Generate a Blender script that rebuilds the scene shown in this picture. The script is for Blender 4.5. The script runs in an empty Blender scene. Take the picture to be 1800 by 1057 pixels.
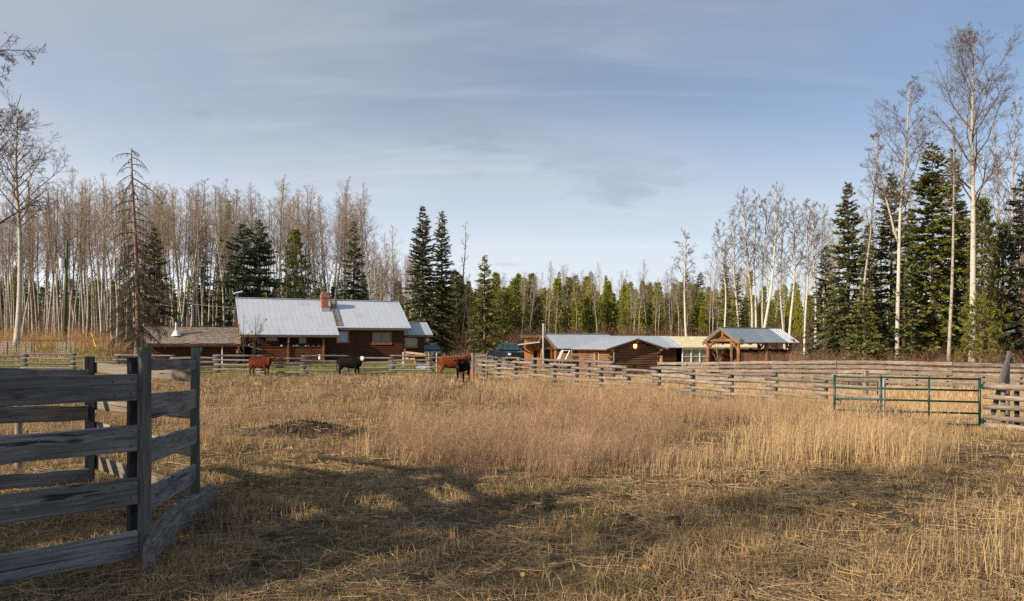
import bpy, bmesh, math, random
import numpy as np
from mathutils import Vector, Matrix

R = math.radians
SC = bpy.context.scene
COL = SC.collection
random.seed(7)
RNG = np.random.default_rng(11)

# ------------------------------------------------------------------ camera
CAMZ = 2.2
FPX = 1300.0          # focal length in pixels of the 1800 px wide photograph
HZ = 605.0            # horizon row of the photograph
cam = bpy.data.cameras.new("camera")
cam.sensor_width = 36.0
cam.lens = FPX / 1800.0 * 36.0
cam.shift_y = (HZ - 528.5) / 1800.0
cam.clip_start = 0.1
cam.clip_end = 6000
cam_ob = bpy.data.objects.new("camera", cam)
COL.objects.link(cam_ob)
cam_ob.location = (0, 0, CAMZ)
cam_ob.rotation_euler = (R(90), 0, 0)
SC.camera = cam_ob

# ------------------------------------------------------------------ light
SUN_EL = R(25.0)
SUN_H = Vector((-0.80, -0.60, 0)).normalized()
SUN_DIR = Vector((SUN_H.x * math.cos(SUN_EL), SUN_H.y * math.cos(SUN_EL), math.sin(SUN_EL)))
SUN_AZ = math.atan2(SUN_H.x, SUN_H.y)
sun = bpy.data.lights.new("sun", "SUN")
sun.energy = 5.0
sun.angle = R(0.5)
sun.color = (1.0, 0.83, 0.62)
sun_ob = bpy.data.objects.new("sun", sun)
COL.objects.link(sun_ob)
sun_ob.location = (-40, -30, 40)
sun_ob.rotation_euler = (-SUN_DIR).to_track_quat('-Z', 'Y').to_euler()
SC.view_settings.view_transform = 'Standard'
SC.view_settings.look = 'None'
SC.view_settings.exposure = 0.58
SC.view_settings.gamma = 1.0
SC.view_settings.use_curve_mapping = False
SC.cycles.max_bounces = 6
SC.cycles.diffuse_bounces = 3
SC.cycles.glossy_bounces = 3
SC.cycles.transparent_max_bounces = 8
SC.cycles.use_denoising = False


def nd(nt, t, ins=None, **props):
    n = nt.nodes.new(t)
    for k, v in props.items():
        setattr(n, k, v)
    for k, v in (ins or {}).items():
        s = n.inputs[k]
        if isinstance(v, bpy.types.NodeSocket):
            nt.links.new(v, s)
        else:
            s.default_value = v
    return n


def mth(nt, op, a, b=None, c=None, clamp=False):
    n = nt.nodes.new('ShaderNodeMath')
    n.operation = op
    n.use_clamp = clamp
    for i, v in enumerate((a, b, c)):
        if v is None:
            continue
        if isinstance(v, bpy.types.NodeSocket):
            nt.links.new(v, n.inputs[i])
        else:
            n.inputs[i].default_value = v
    return n.outputs[0]


def mix(nt, fac, a, b, mode='MIX'):
    n = nt.nodes.new('ShaderNodeMix')
    n.data_type = 'RGBA'
    n.blend_type = mode
    for i, v in ((0, fac), (6, a), (7, b)):
        if isinstance(v, bpy.types.NodeSocket):
            nt.links.new(v, n.inputs[i])
        else:
            n.inputs[i].default_value = v if i == 0 else (tuple(v) + (1,) if len(v) == 3 else v)
    return n.outputs[2]


def ramp(nt, fac, stops, interp='LINEAR'):
    n = nt.nodes.new('ShaderNodeValToRGB')
    cr = n.color_ramp
    cr.interpolation = interp
    while len(cr.elements) < len(stops):
        cr.elements.new(0.5)
    for e, (p, c) in zip(cr.elements, stops):
        e.position = p
        e.color = tuple(c) + (1,) if not isinstance(c, (int, float)) else (c, c, c, 1)
    nt.links.new(fac, n.inputs[0])
    return n.outputs[0]


def mapr(nt, v, a, b, c=0.0, d=1.0, smooth=True):
    n = nt.nodes.new('ShaderNodeMapRange')
    n.interpolation_type = 'SMOOTHSTEP' if smooth else 'LINEAR'
    nt.links.new(v, n.inputs[0])
    for i, x in zip((1, 2, 3, 4), (a, b, c, d)):
        n.inputs[i].default_value = x
    return n.outputs[0]


def noise(nt, vec, scale, detail=4.0, rough=0.55, dist=0.0):
    return nd(nt, 'ShaderNodeTexNoise', {'Vector': vec, 'Scale': scale, 'Detail': detail, 'Roughness': rough, 'Distortion': dist}).outputs[0]


# ------------------------------------------------------------------ sky
def build_world():
    w = bpy.data.worlds.new("World")
    SC.world = w
    w.use_nodes = True
    nt = w.node_tree
    nt.nodes.clear()
    out = nd(nt, 'ShaderNodeOutputWorld')
    bg = nd(nt, 'ShaderNodeBackground')
    bg.inputs['Strength'].default_value = 0.078
    nt.links.new(bg.outputs[0], out.inputs[0])
    sky = nd(nt, 'ShaderNodeTexSky', sky_type='NISHITA')
    sky.sun_disc = False
    sky.sun_elevation = SUN_EL
    sky.sun_rotation = SUN_AZ
    sky.altitude = 800
    sky.air_density = 1.0
    sky.dust_density = 0.6
    sky.ozone_density = 1.0
    tc = nd(nt, 'ShaderNodeTexCoord')
    sep = nd(nt, 'ShaderNodeSeparateXYZ', {0: tc.outputs['Generated']})
    x, y, z = sep.outputs
    # high thin veil of cloud, as a plane far overhead
    zz = mth(nt, 'ADD', mth(nt, 'MAXIMUM', z, 0.0), 0.22)
    u = mth(nt, 'DIVIDE', x, zz)
    v = mth(nt, 'DIVIDE', y, zz)
    vec = nd(nt, 'ShaderNodeCombineXYZ', {0: u, 1: v, 2: 0.0}).outputs[0]
    mp = nd(nt, 'ShaderNodeMapping', {0: vec, 2: (0, 0, R(-24)), 3: (0.34, 1.1, 1)}).outputs[0]
    n1 = nd(nt, 'ShaderNodeTexNoise', {'Vector': mp, 'Scale': 1.0, 'Detail': 6.0, 'Roughness': 0.5, 'Distortion': 0.5}).outputs[0]
    veil = mapr(nt, n1, 0.30, 0.70, 0.0, 1.0)
    # the veil is thicker towards the sun's side (left), thinner to the right
    side = mapr(nt, mth(nt, 'DIVIDE', x, mth(nt, 'MAXIMUM', y, 0.2)), -0.75, 0.75, 0.66, -0.06, smooth=False)
    vm = mth(nt, 'ADD', mth(nt, 'MULTIPLY', veil, 0.58), side, clamp=True)
    vm = mth(nt, 'MULTIPLY', mth(nt, 'MAXIMUM', vm, 0.0), 0.80)
    col = mix(nt, vm, sky.outputs[0], (5.0, 5.3, 5.9))
    st_v = nd(nt, 'ShaderNodeMapping', {0: vec, 2: (0, 0, R(-18)), 3: (0.55, 4.2, 1)}).outputs[0]
    st_n = noise(nt, st_v, 1.3, 7.0, 0.58, 0.8)
    patch = noise(nt, nd(nt, 'ShaderNodeMapping', {0: vec, 3: (0.7, 0.9, 1)}).outputs[0], 1.1, 4.0, 0.5, 0.6)
    col = mix(nt, mth(nt, 'MULTIPLY', mapr(nt, st_n, 0.42, 0.72), mapr(nt, patch, 0.40, 0.62, 0.03, 0.24)), col, (7.2, 7.4, 7.9))
    col = mix(nt, mth(nt, 'MULTIPLY', mapr(nt, patch, 0.36, 0.52, 0.36, 0.0), mapr(nt, z, 0.10, 0.30, 0.3, 1.0)), col, (2.7, 3.7, 5.9))
    # low bright haze band over the left horizon
    lowm = mth(nt, 'MULTIPLY', mapr(nt, z, 0.02, 0.34, 1.0, 0.0), mapr(nt, side, 0.10, 0.62, 0.42, 0.9))
    col = mix(nt, mth(nt, 'MULTIPLY', lowm, 0.75), col, (9.8, 10.2, 10.8))
    # three small flat grey clouds standing over the far forest
    yy = mth(nt, 'MAXIMUM', y, 0.05)
    a = mth(nt, 'DIVIDE', x, yy)
    b = mth(nt, 'DIVIDE', z, yy)
    wv = nd(nt, 'ShaderNodeCombineXYZ', {0: mth(nt, 'MULTIPLY', a, 11.0), 1: mth(nt, 'MULTIPLY', b, 38.0), 2: 0.0}).outputs[0]
    n2 = nd(nt, 'ShaderNodeTexNoise', {'Vector': wv, 'Scale': 1.0, 'Detail': 9.0, 'Roughness': 0.62, 'Distortion': 0.8}).outputs[0]
    for (px, py, hw, hh, s, c) in ((835, 222, 150, 60, 0.66, (3.2, 3.6, 4.6)), (1100, 305, 115, 50, 0.72, (3.7, 4.2, 5.2)),
                                   (1010, 270, 120, 26, 0.6, (3.7, 4.2, 5.4)), (358, 199, 34, 9, 0.55, (3.0, 3.5, 4.6)),
                                   (892, 495, 26, 5, 0.5, (3.9, 4.4, 5.6)), (880, 465, 40, 4, 0.35, (4.2, 4.7, 5.8))):
        da = mth(nt, 'DIVIDE', mth(nt, 'SUBTRACT', a, (px - 900) / FPX), hw / FPX)
        db = mth(nt, 'DIVIDE', mth(nt, 'SUBTRACT', b, (HZ - py) / FPX), hh / FPX)
        d = mth(nt, 'SQRT', mth(nt, 'ADD', mth(nt, 'MULTIPLY', da, da), mth(nt, 'MULTIPLY', db, db)))
        d = mth(nt, 'ADD', d, mth(nt, 'MULTIPLY', mth(nt, 'SUBTRACT', n2, 0.5), 3.2))
        m = mth(nt, 'MULTIPLY', mapr(nt, d, 0.0, 1.3, 1.0, 0.0), s)
        m = mth(nt, 'MULTIPLY', m, mth(nt, 'GREATER_THAN', y, 0.06))
        col = mix(nt, m, col, c)
    nt.links.new(col, bg.inputs[0])


build_world()


# ------------------------------------------------------------------ helpers
def ss(a, b, x):
    t = np.clip((np.asarray(x, float) - a) / (b - a), 0, 1)
    return t * t * (3 - 2 * t)


def gz(x, y):
    """height of the ground"""
    x = np.asarray(x, float)
    y = np.asarray(y, float)
    r = x / np.maximum(y, 8.0)
    h = 1.5 * ss(62, 112, y)
    left = 2.0 * ss(50, 68, y) * ss(-0.49, -0.565, r)
    h = h + left * (1 - 0.75 * ss(62, 112, y))
    h = h + 0.45 * ss(54, 66, y) * ss(-0.43, -0.37, r) * ss(-0.10, -0.15, r) * (1 - ss(70, 100, y))
    near = 1 - ss(40, 70, y)
    h = h + near * (0.030 * np.sin(x * 1.7 + 1.3 * np.sin(y * 0.9)) * np.sin(y * 1.9 + 0.7)
                    + 0.035 * np.sin(x * 0.43 + y * 0.31) + 0.015 * np.sin(x * 4.3 + 2.0 * np.sin(y * 2.3)) * np.sin(y * 3.9))
    # manure heap left of centre
    h = h + 0.30 * np.exp(-(((x + 5.1) / 1.35) ** 2 + ((y - 18.1) / 0.9) ** 2))
    return h


def G(x, y):
    return float(gz(x, y))


def wx(px, D):
    return (px - 900.0) / FPX * D


def wz(py, D):
    return CAMZ + (HZ - py) / FPX * D


def pt(px, py, D):
    return Vector((wx(px, D), D, wz(py, D)))


def dbase(py):
    return CAMZ * FPX / (py - HZ)


def tag(o, label=None, cat=None, group=None, kind=None):
    if label:
        o['label'] = label
    if cat:
        o['category'] = cat
    if group:
        o['group'] = group
    if kind:
        o['kind'] = kind
    return o


def thing(name, label, cat, loc=(0, 0, 0), rz=0.0, group=None):
    o = bpy.data.objects.new(name, None)
    COL.objects.link(o)
    o.empty_display_size = 0.3
    o.location = loc
    o.rotation_euler = (0, 0, rz)
    return tag(o, label, cat, group)


def ob(name, me, parent=None, mat=None):
    o = bpy.data.objects.new(name, me)
    COL.objects.link(o)
    if parent is not None:
        o.parent = parent
    if mat is not None:
        me.materials.clear()
        me.materials.append(mat)
    return o


class MB:
    """collects polygons; build() links them as ONE mesh object"""

    def __init__(s):
        s.v = []
        s.f = []

    def add(s, vs, fs):
        n = len(s.v)
        s.v += [tuple(p) for p in vs]
        s.f += [tuple(i + n for i in f) for f in fs]
        return s

    def box(s, c, size, rz=0.0, M=None):
        hx, hy, hz = size[0] / 2, size[1] / 2, size[2] / 2
        vs = [Vector((a * hx, b * hy, d * hz)) for a in (-1, 1) for b in (-1, 1) for d in (-1, 1)]
        if M is not None:
            vs = [M @ p for p in vs]
        elif rz:
            m = Matrix.Rotation(rz, 3, 'Z')
            vs = [m @ p for p in vs]
        vs = [p + Vector(c) for p in vs]
        return s.add(vs, [(0, 1, 3, 2), (4, 6, 7, 5), (0, 4, 5, 1), (2, 3, 7, 6), (0, 2, 6, 4), (1, 5, 7, 3)])

    def bar(s, p0, p1, w, h, up=(0, 0, 1)):
        p0, p1 = Vector(p0), Vector(p1)
        d = p1 - p0
        L = d.length
        d.normalize()
        up = Vector(up)
        sd = d.cross(up)
        if sd.length < 1e-4:
            sd = d.cross(Vector((0, 1, 0)))
        sd.normalize()
        u = sd.cross(d)
        vs = []
        for q in (p0, p1):
            for a, b in ((-1, -1), (1, -1), (1, 1), (-1, 1)):
                vs.append(q + sd * (a * w / 2) + u * (b * h / 2))
        return s.add(vs, [(3, 2, 1, 0), (4, 5, 6, 7), (0, 1, 5, 4), (1, 2, 6, 5), (2, 3, 7, 6), (3, 0, 4, 7)])

    def tube(s, pts, rad, n=8, cap=True, ry=None):
        pts = [Vector(p) for p in pts]
        k = len(pts)
        if not hasattr(rad, '__len__'):
            rad = [rad] * k
        base = len(s.v)
        prev = None
        for i in range(k):
            d = (pts[min(i + 1, k - 1)] - pts[max(i - 1, 0)]).normalized()
            if prev is None:
                a = d.cross(Vector((0, 1, 0))) if abs(d.y) < 0.9 else d.cross(Vector((1, 0, 0)))
            else:
                a = prev - d * prev.dot(d)
            a.normalize()
            prev = a
            b = d.cross(a)
            for j in range(n):
                t = 2 * math.pi * j / n
                q = (ry[i] if ry else rad[i])
                s.v.append(tuple(pts[i] + a * (math.cos(t) * rad[i]) + b * (math.sin(t) * q)))
        for i in range(k - 1):
            for j in range(n):
                a0 = base + i * n + j
                a1 = base + i * n + (j + 1) % n
                s.f.append((a0, a1, a1 + n, a0 + n))
        if cap:
            s.f.append(tuple(base + j for j in reversed(range(n))))
            s.f.append(tuple(base + (k - 1) * n + j for j in range(n)))
        return s

    def prism(s, poly, y0, y1):
        """side outline (x,z) extruded along y"""
        n = len(poly)
        vs = [(p[0], y0, p[1]) for p in poly] + [(p[0], y1, p[1]) for p in poly]
        fs = [tuple(range(n)), tuple(reversed(range(n, 2 * n)))]
        fs += [(i, i + n, (i + 1) % n + n, (i + 1) % n) for i in range(n)]
        return s.add(vs, fs)

    def mesh(s, name, smooth=False, bevel=0.0):
        me = bpy.data.meshes.new(name)
        me.from_pydata(s.v, [], s.f)
        if bevel > 0:
            bm = bmesh.new()
            bm.from_mesh(me)
            bmesh.ops.recalc_face_normals(bm, faces=bm.faces)
            es = [e for e in bm.edges if len(e.link_faces) == 2 and e.calc_face_angle(0) > 0.5]
            bmesh.ops.bevel(bm, geom=es, offset=bevel, segments=2, affect='EDGES', clamp_overlap=True)
            bm.to_mesh(me)
            bm.free()
        if smooth:
            me.polygons.foreach_set('use_smooth', [True] * len(me.polygons))
        me.update()
        return me

    def build(s, name, mat, parent=None, smooth=False, bevel=0.0, origin=None):
        if origin is not None:
            ox, oy, oz = origin
            s.v = [(p[0] - ox, p[1] - oy, p[2] - oz) for p in s.v]
        return ob(name, s.mesh(name, smooth, bevel), parent, mat)


def np_mesh(name, V, F, mat=None, rnd=None, smooth=False):
    V = np.ascontiguousarray(V, np.float32).reshape(-1, 3)
    F = np.ascontiguousarray(F, np.int32)
    me = bpy.data.meshes.new(name)
    me.vertices.add(len(V))
    me.vertices.foreach_set('co', V.ravel())
    me.loops.add(F.size)
    me.loops.foreach_set('vertex_index', F.ravel())
    me.polygons.add(len(F))
    me.polygons.foreach_set('loop_start', np.arange(0, F.size, F.shape[1], dtype=np.int32))
    if smooth:
        me.polygons.foreach_set('use_smooth', np.ones(len(F), dtype=bool))
    me.update(calc_edges=True)
    if rnd is not None:
        at = me.attributes.new('rnd', 'FLOAT', 'POINT')
        at.data.foreach_set('value', np.ascontiguousarray(rnd, np.float32))
    if mat is not None:
        me.materials.append(mat)
    return me


def seg_mesh(P0, P1, r0, r1, n=3):
    """independent tapered twigs -> V, F (quads)"""
    P0, P1 = np.asarray(P0, float), np.asarray(P1, float)
    r0, r1 = np.asarray(r0, float)[:, None], np.asarray(r1, float)[:, None]
    d = P1 - P0
    d /= np.maximum(np.linalg.norm(d, axis=1, keepdims=True), 1e-6)
    ref = np.where(np.abs(d[:, 2:3]) > 0.8, np.array([[1.0, 0, 0]]), np.array([[0, 0, 1.0]]))
    a = np.cross(d, ref)
    a /= np.linalg.norm(a, axis=1, keepdims=True)
    b = np.cross(d, a)
    N = len(P0)
    V = np.empty((N, 2 * n, 3))
    for j in range(n):
        t = 2 * math.pi * j / n
        o = a * math.cos(t) + b * math.sin(t)
        V[:, j] = P0 + o * r0
        V[:, n + j] = P1 + o * r1
    f = np.array([[j, (j + 1) % n, n + (j + 1) % n, n + j] for j in range(n)])
    F = (np.arange(N)[:, None, None] * 2 * n + f[None]).reshape(-1, 4)
    return V.reshape(-1, 3), F


def vnoise(x, y, scale, seed):
    rg = np.random.default_rng(seed)
    T = rg.random((128, 128))
    fx, fy = np.asarray(x) / scale, np.asarray(y) / scale
    ix, iy = np.floor(fx).astype(int), np.floor(fy).astype(int)
    tx, ty = fx - ix, fy - iy
    tx, ty = tx * tx * (3 - 2 * tx), ty * ty * (3 - 2 * ty)
    g = lambda i, j: T[i % 128, j % 128]
    return (g(ix, iy) * (1 - tx) * (1 - ty) + g(ix + 1, iy) * tx * (1 - ty) + g(ix, iy + 1) * (1 - tx) * ty + g(ix + 1, iy + 1) * tx * ty)


# ------------------------------------------------------------------ materials
def new_mat(name, rough=0.8, spec=0.3):
    m = bpy.data.materials.new(name)
    m.use_nodes = True
    nt = m.node_tree
    b = nt.nodes['Principled BSDF']
    b.inputs['Roughness'].default_value = rough
    b.inputs['Specular IOR Level'].default_value = spec
    return m, nt, b


def obj_coord(nt, scale=(1, 1, 1), kind='Object'):
    tc = nd(nt, 'ShaderNodeTexCoord')
    return nd(nt, 'ShaderNodeMapping', {0: tc.outputs[kind], 3: scale}).outputs[0]


def bump(nt, b, h, strength, dist=0.02):
    n = nd(nt, 'ShaderNodeBump', {'Height': h, 'Strength': strength, 'Distance': dist})
    nt.links.new(n.outputs[0], b.inputs['Normal'])


def simple(name, col, rough=0.7, metal=0.0, var=0.25, scale=6.0, spec=0.3, sc=(1, 1, 1)):
    """one paint or metal, faintly mottled"""
    m, nt, b = new_mat(name, rough, spec)
    n = noise(nt, obj_coord(nt, sc), scale)
    lo = tuple(c * (1 - var) for c in col)
    hi = tuple(min(1, c * (1 + var)) for c in col)
    nt.links.new(ramp(nt, n, [(0.3, lo), (0.7, hi)]), b.inputs['Base Color'])
    b.inputs['Metallic'].default_value = metal
    return m


def wood(name, dark, light, grain=(1.2, 16, 16), crack=0.5, bumps=0.4, rnd=0.35, stain=None, rough=0.85):
    """wood whose grain runs along the object's own x axis"""
    m, nt, b = new_mat(name, rough, 0.2)
    oi = nd(nt, 'ShaderNodeObjectInfo')
    off = nd(nt, 'ShaderNodeCombineXYZ', {0: mth(nt, 'MULTIPLY', oi.outputs['Random'], 37.0), 1: mth(nt, 'MULTIPLY', oi.outputs['Random'], 11.0), 2: 0.0}).outputs[0]
    tc = nd(nt, 'ShaderNodeTexCoord')
    vec = nd(nt, 'ShaderNodeMapping', {0: nd(nt, 'ShaderNodeVectorMath', {0: tc.outputs['Object'], 1: off}, operation='ADD').outputs[0], 3: grain}).outputs[0]
    g = noise(nt, vec, 1.6, 8.0, 0.62, 0.9)
    c = ramp(nt, g, [(0.28, dark), (0.55, tuple((p + q) / 2 for p, q in zip(dark, light))), (0.75, light)])
    v2 = nd(nt, 'ShaderNodeMapping', {0: nd(nt, 'ShaderNodeVectorMath', {0: tc.outputs['Object'], 1: off}, operation='ADD').outputs[0], 3: (grain[0] * 0.5, grain[1] * 2.2, grain[2] * 2.2)}).outputs[0]
    ck = noise(nt, v2, 1.5, 3.0, 0.6, 0.6)
    cm = mapr(nt, ck, 0.60, 0.68, 0.0, crack)
    c = mix(nt, cm, c, tuple(p * 0.35 for p in dark))
    if stain:
        st = noise(nt, nd(nt, 'ShaderNodeVectorMath', {0: tc.outputs['Object'], 1: off}, operation='ADD').outputs[0], 2.3, 4.0)
        c = mix(nt, mapr(nt, st, 0.50, 0.68, 0.0, 0.7), c, stain)
    k = mapr(nt, oi.outputs['Random'], 0.0, 1.0, 1.0 - rnd, 1.0 + rnd, smooth=False)
    c = mix(nt, 1.0, c, nd(nt, 'ShaderNodeCombineColor', {0: k, 1: k, 2: k}).outputs[0], 'MULTIPLY')
    nt.links.new(c, b.inputs['Base Color'])
    bump(nt, b, mth(nt, 'SUBTRACT', g, mth(nt, 'MULTIPLY', cm, 0.8)), bumps, 0.012)
    return m


def old_board(name, dark, light):
    """sawn plank long out in the weather: fine raised grain bending round knots, splits, lichen"""
    m, nt, b = new_mat(name, 0.9, 0.15)
    oi = nd(nt, 'ShaderNodeObjectInfo')
    tc = nd(nt, 'ShaderNodeTexCoord')
    off = nd(nt, 'ShaderNodeCombineXYZ', {0: mth(nt, 'MULTIPLY', oi.outputs['Random'], 53.0), 1: 0.0, 2: mth(nt, 'MULTIPLY', oi.outputs['Random'], 17.0)}).outputs[0]
    p = nd(nt, 'ShaderNodeVectorMath', {0: tc.outputs['Object'], 1: off}, operation='ADD').outputs[0]
    kv = nd(nt, 'ShaderNodeMapping', {0: p, 3: (1.25, 3.0, 4.2)}).outputs[0]
    vo = nd(nt, 'ShaderNodeTexVoronoi', {'Vector': kv, 'Scale': 1.0, 'Randomness': 1.0})
    kd = vo.outputs['Distance']
    knot = mapr(nt, kd, 0.05, 0.15, 1.0, 0.0)
    bend = mapr(nt, kd, 0.05, 0.42, 1.0, 0.0)
    s = nd(nt, 'ShaderNodeSeparateXYZ', {0: p}).outputs
    zz = mth(nt, 'ADD', s[2], mth(nt, 'MULTIPLY', bend, 0.035))
    gv = nd(nt, 'ShaderNodeCombineXYZ', {0: mth(nt, 'MULTIPLY', s[0], 1.1), 1: mth(nt, 'MULTIPLY', s[1], 30.0), 2: mth(nt, 'MULTIPLY', zz, 46.0)}).outputs[0]
    g = noise(nt, gv, 1.0, 7.0, 0.65, 0.7)
    c = ramp(nt, g, [(0.25, dark), (0.52, tuple((q + r) * 0.45 for q, r in zip(dark, light))), (0.78, light)])
    wide = noise(nt, nd(nt, 'ShaderNodeMapping', {0: p, 3: (0.8, 5, 5)}).outputs[0], 1.0, 5.0, 0.6)
    c = mix(nt, mapr(nt, wide, 0.42, 0.68, 0.0, 0.65), c, tuple(q * 0.75 for q in dark))
    cv = nd(nt, 'ShaderNodeCombineXYZ', {0: mth(nt, 'MULTIPLY', s[0], 0.55), 1: mth(nt, 'MULTIPLY', s[1], 12.0), 2: mth(nt, 'MULTIPLY', zz, 22.0)}).outputs[0]
    ck = mapr(nt, noise(nt, cv, 1.0, 4.0, 0.55, 1.1), 0.640, 0.665, 0.0, 1.0)
    c = mix(nt, mth(nt, 'MULTIPLY', ck, 0.85), c, tuple(q * 0.18 for q in dark))
    c = mix(nt, mth(nt, 'MULTIPLY', knot, 0.85), c, tuple(q * 0.35 for q in dark))
    li = mapr(nt, noise(nt, p, 9.0, 6.0, 0.7), 0.66, 0.74, 0.0, 0.6)
    c = mix(nt, li, c, tuple(min(1, q * 1.5) for q in light))
    k = mapr(nt, oi.outputs['Random'], 0.0, 1.0, 0.8, 1.2, smooth=False)
    c = mix(nt, 1.0, c, nd(nt, 'ShaderNodeCombineColor', {0: k, 1: k, 2: k}).outputs[0], 'MULTIPLY')
    nt.links.new(c, b.inputs['Base Color'])
    bump(nt, b, mth(nt, 'SUBTRACT', mth(nt, 'SUBTRACT', g, mth(nt, 'MULTIPLY', ck, 1.2)), mth(nt, 'MULTIPLY', knot, 0.5)), 0.9, 0.012)
    return m


def siding(name, dark, light, sc=(0.5, 0.5, 9), rough=0.75, patch=None):
    """logs or boards of a building, grain along the wall"""
    m, nt, b = new_mat(name, rough, 0.25)
    vec = obj_coord(nt, sc)
    g = noise(nt, vec, 1.4, 6.0, 0.6, 0.4)
    c = ramp(nt, g, [(0.3, dark), (0.72, light)])
    p = noise(nt, obj_coord(nt), 1.1, 4.0)
    c = mix(nt, mapr(nt, p, 0.45, 0.75, 0.0, 0.55), c, patch or tuple(q * 0.55 for q in dark))
    nt.links.new(c, b.inputs['Base Color'])
    bump(nt, b, g, 0.35, 0.02)
    return m


def metal_roof(name, col, rough=0.42, metal=0.35, streak=0.25, rust=0.0):
    m, nt, b = new_mat(name, rough, 0.5)
    v = obj_coord(nt, (7, 0.35, 0.35))
    n = noise(nt, v, 1.0, 5.0)
    c = ramp(nt, n, [(0.3, tuple(q * (1 - streak) for q in col)), (0.7, tuple(min(1, q * (1 + streak * 0.5)) for q in col))])
    n2 = noise(nt, obj_coord(nt), 0.6, 5.0)
    c = mix(nt, mapr(nt, n2, 0.50, 0.72, 0.0, 0.45 + rust), c, (0.33, 0.325, 0.31) if not rust else (0.22, 0.15, 0.10))
    nt.links.new(c, b.inputs['Base Color'])
    b.inputs['Metallic'].default_value = metal
    nt.links.new(mapr(nt, n2, 0.3, 0.7, rough - 0.08, rough + 0.12), b.inputs['Roughness'])
    return m


def brickmat(name, c1, c2, mortar, w, h, axes='xz', rough=0.9, mort=0.012):
    m, nt, b = new_mat(name, rough, 0.2)
    tc = nd(nt, 'ShaderNodeTexCoord')
    s = nd(nt, 'ShaderNodeSeparateXYZ', {0: tc.outputs['Object']}).outputs
    vec = nd(nt, 'ShaderNodeCombineXYZ', {0: mth(nt, 'ADD', s[0], s[1]) if axes == 'xyz' else s[0], 1: s[2], 2: 0.0}).outputs[0]
    br = nd(nt, 'ShaderNodeTexBrick', {'Vector': vec, 'Color1': tuple(c1) + (1,), 'Color2': tuple(c2) + (1,), 'Mortar': tuple(mortar) + (1,),
                                       'Scale': 1.0, 'Mortar Size': mort, 'Brick Width': w, 'Row Height': h, 'Bias': 0.0})
    n = noise(nt, obj_coord(nt), 5.0, 5.0)
    c = mix(nt, mapr(nt, n, 0.4, 0.7, 0.0, 0.4), br.outputs['Color'], tuple(q * 0.5 for q in c1))
    nt.links.new(c, b.inputs['Base Color'])
    bump(nt, b, br.outputs['Fac'], -0.4, 0.02)
    return m


def bark_white(name, white, mark, top, marks=0.57):
    m, nt, b = new_mat(name, 0.85, 0.2)
    oi = nd(nt, 'ShaderNodeObjectInfo')
    tc = nd(nt, 'ShaderNodeTexCoord')
    p = nd(nt, 'ShaderNodeVectorMath', {0: tc.outputs['Object'], 1: nd(nt, 'ShaderNodeCombineXYZ', {0: 0.0, 1: 0.0, 2: mth(nt, 'MULTIPLY', oi.outputs['Random'], 90.0)}).outputs[0]}, operation='ADD').outputs[0]
    v = nd(nt, 'ShaderNodeMapping', {0: p, 3: (2.2, 2.2, 7.0)}).outputs[0]
    n = noise(nt, v, 1.3, 6.0, 0.6)
    mk = mapr(nt, n, marks, marks + 0.07, 0.0, 0.9)
    gen = nd(nt, 'ShaderNodeSeparateXYZ', {0: tc.outputs['Generated']}).outputs[2]
    big = noise(nt, p, 0.5, 4.0)
    base = mix(nt, mapr(nt, big, 0.4, 0.7, 0.0, 0.5), white, tuple(q * 0.72 for q in white))
    base = mix(nt, mapr(nt, gen, 0.35, 0.85, 0.0, 0.9), base, top)
    c = mix(nt, mk, base, mark)
    c = mix(nt, mapr(nt, gen, 0.0, 0.05, 0.5, 0.0), c, mark)
    k = mapr(nt, oi.outputs['Random'], 0.0, 1.0, 0.72, 1.08, smooth=False)
    c = mix(nt, 1.0, c, nd(nt, 'ShaderNodeCombineColor', {0: k, 1: k, 2: k}).outputs[0], 'MULTIPLY')
    nt.links.new(c, b.inputs['Base Color'])
    bump(nt, b, n, 0.3, 0.02)
    return m


def leafmat(name, c1, c2, rough=0.7, trans=0.0, objvar=0.25):
    """colour varies from blade to blade and plant to plant"""
    m, nt, b = new_mat(name, rough, 0.2)
    at = nd(nt, 'ShaderNodeAttribute', attribute_name='rnd')
    c = ramp(nt, at.outputs['Fac'], [(0.0, c1), (1.0, c2)])
    oi = nd(nt, 'ShaderNodeObjectInfo')
    k = mapr(nt, oi.outputs['Random'], 0.0, 1.0, 1 - objvar, 1 + objvar, smooth=False)
    c = mix(nt, 1.0, c, nd(nt, 'ShaderNodeCombineColor', {0: k, 1: k, 2: mth(nt, 'SUBTRACT', 2.0, k)}).outputs[0], 'MULTIPLY')
    nt.links.new(c, b.inputs['Base Color'])
    if trans:
        t = nd(nt, 'ShaderNodeBsdfTranslucent')
        nt.links.new(c, t.inputs[0])
        ms = nd(nt, 'ShaderNodeMixShader', {0: trans})
        nt.links.new(b.outputs[0], ms.inputs[1])
        nt.links.new(t.outputs[0], ms.inputs[2])
        nt.links.new(ms.outputs[0], nt.nodes['Material Output'].inputs[0])
    return m


def glassmat(name, col=(0.02, 0.025, 0.03), rough=0.04):
    m, nt, b = new_mat(name, rough, 0.8)
    n = noise(nt, obj_coord(nt), 2.0, 3.0)
    nt.links.new(ramp(nt, n, [(0.35, col), (0.7, tuple(q * 1.8 for q in col))]), b.inputs['Base Color'])
    return m


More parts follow.
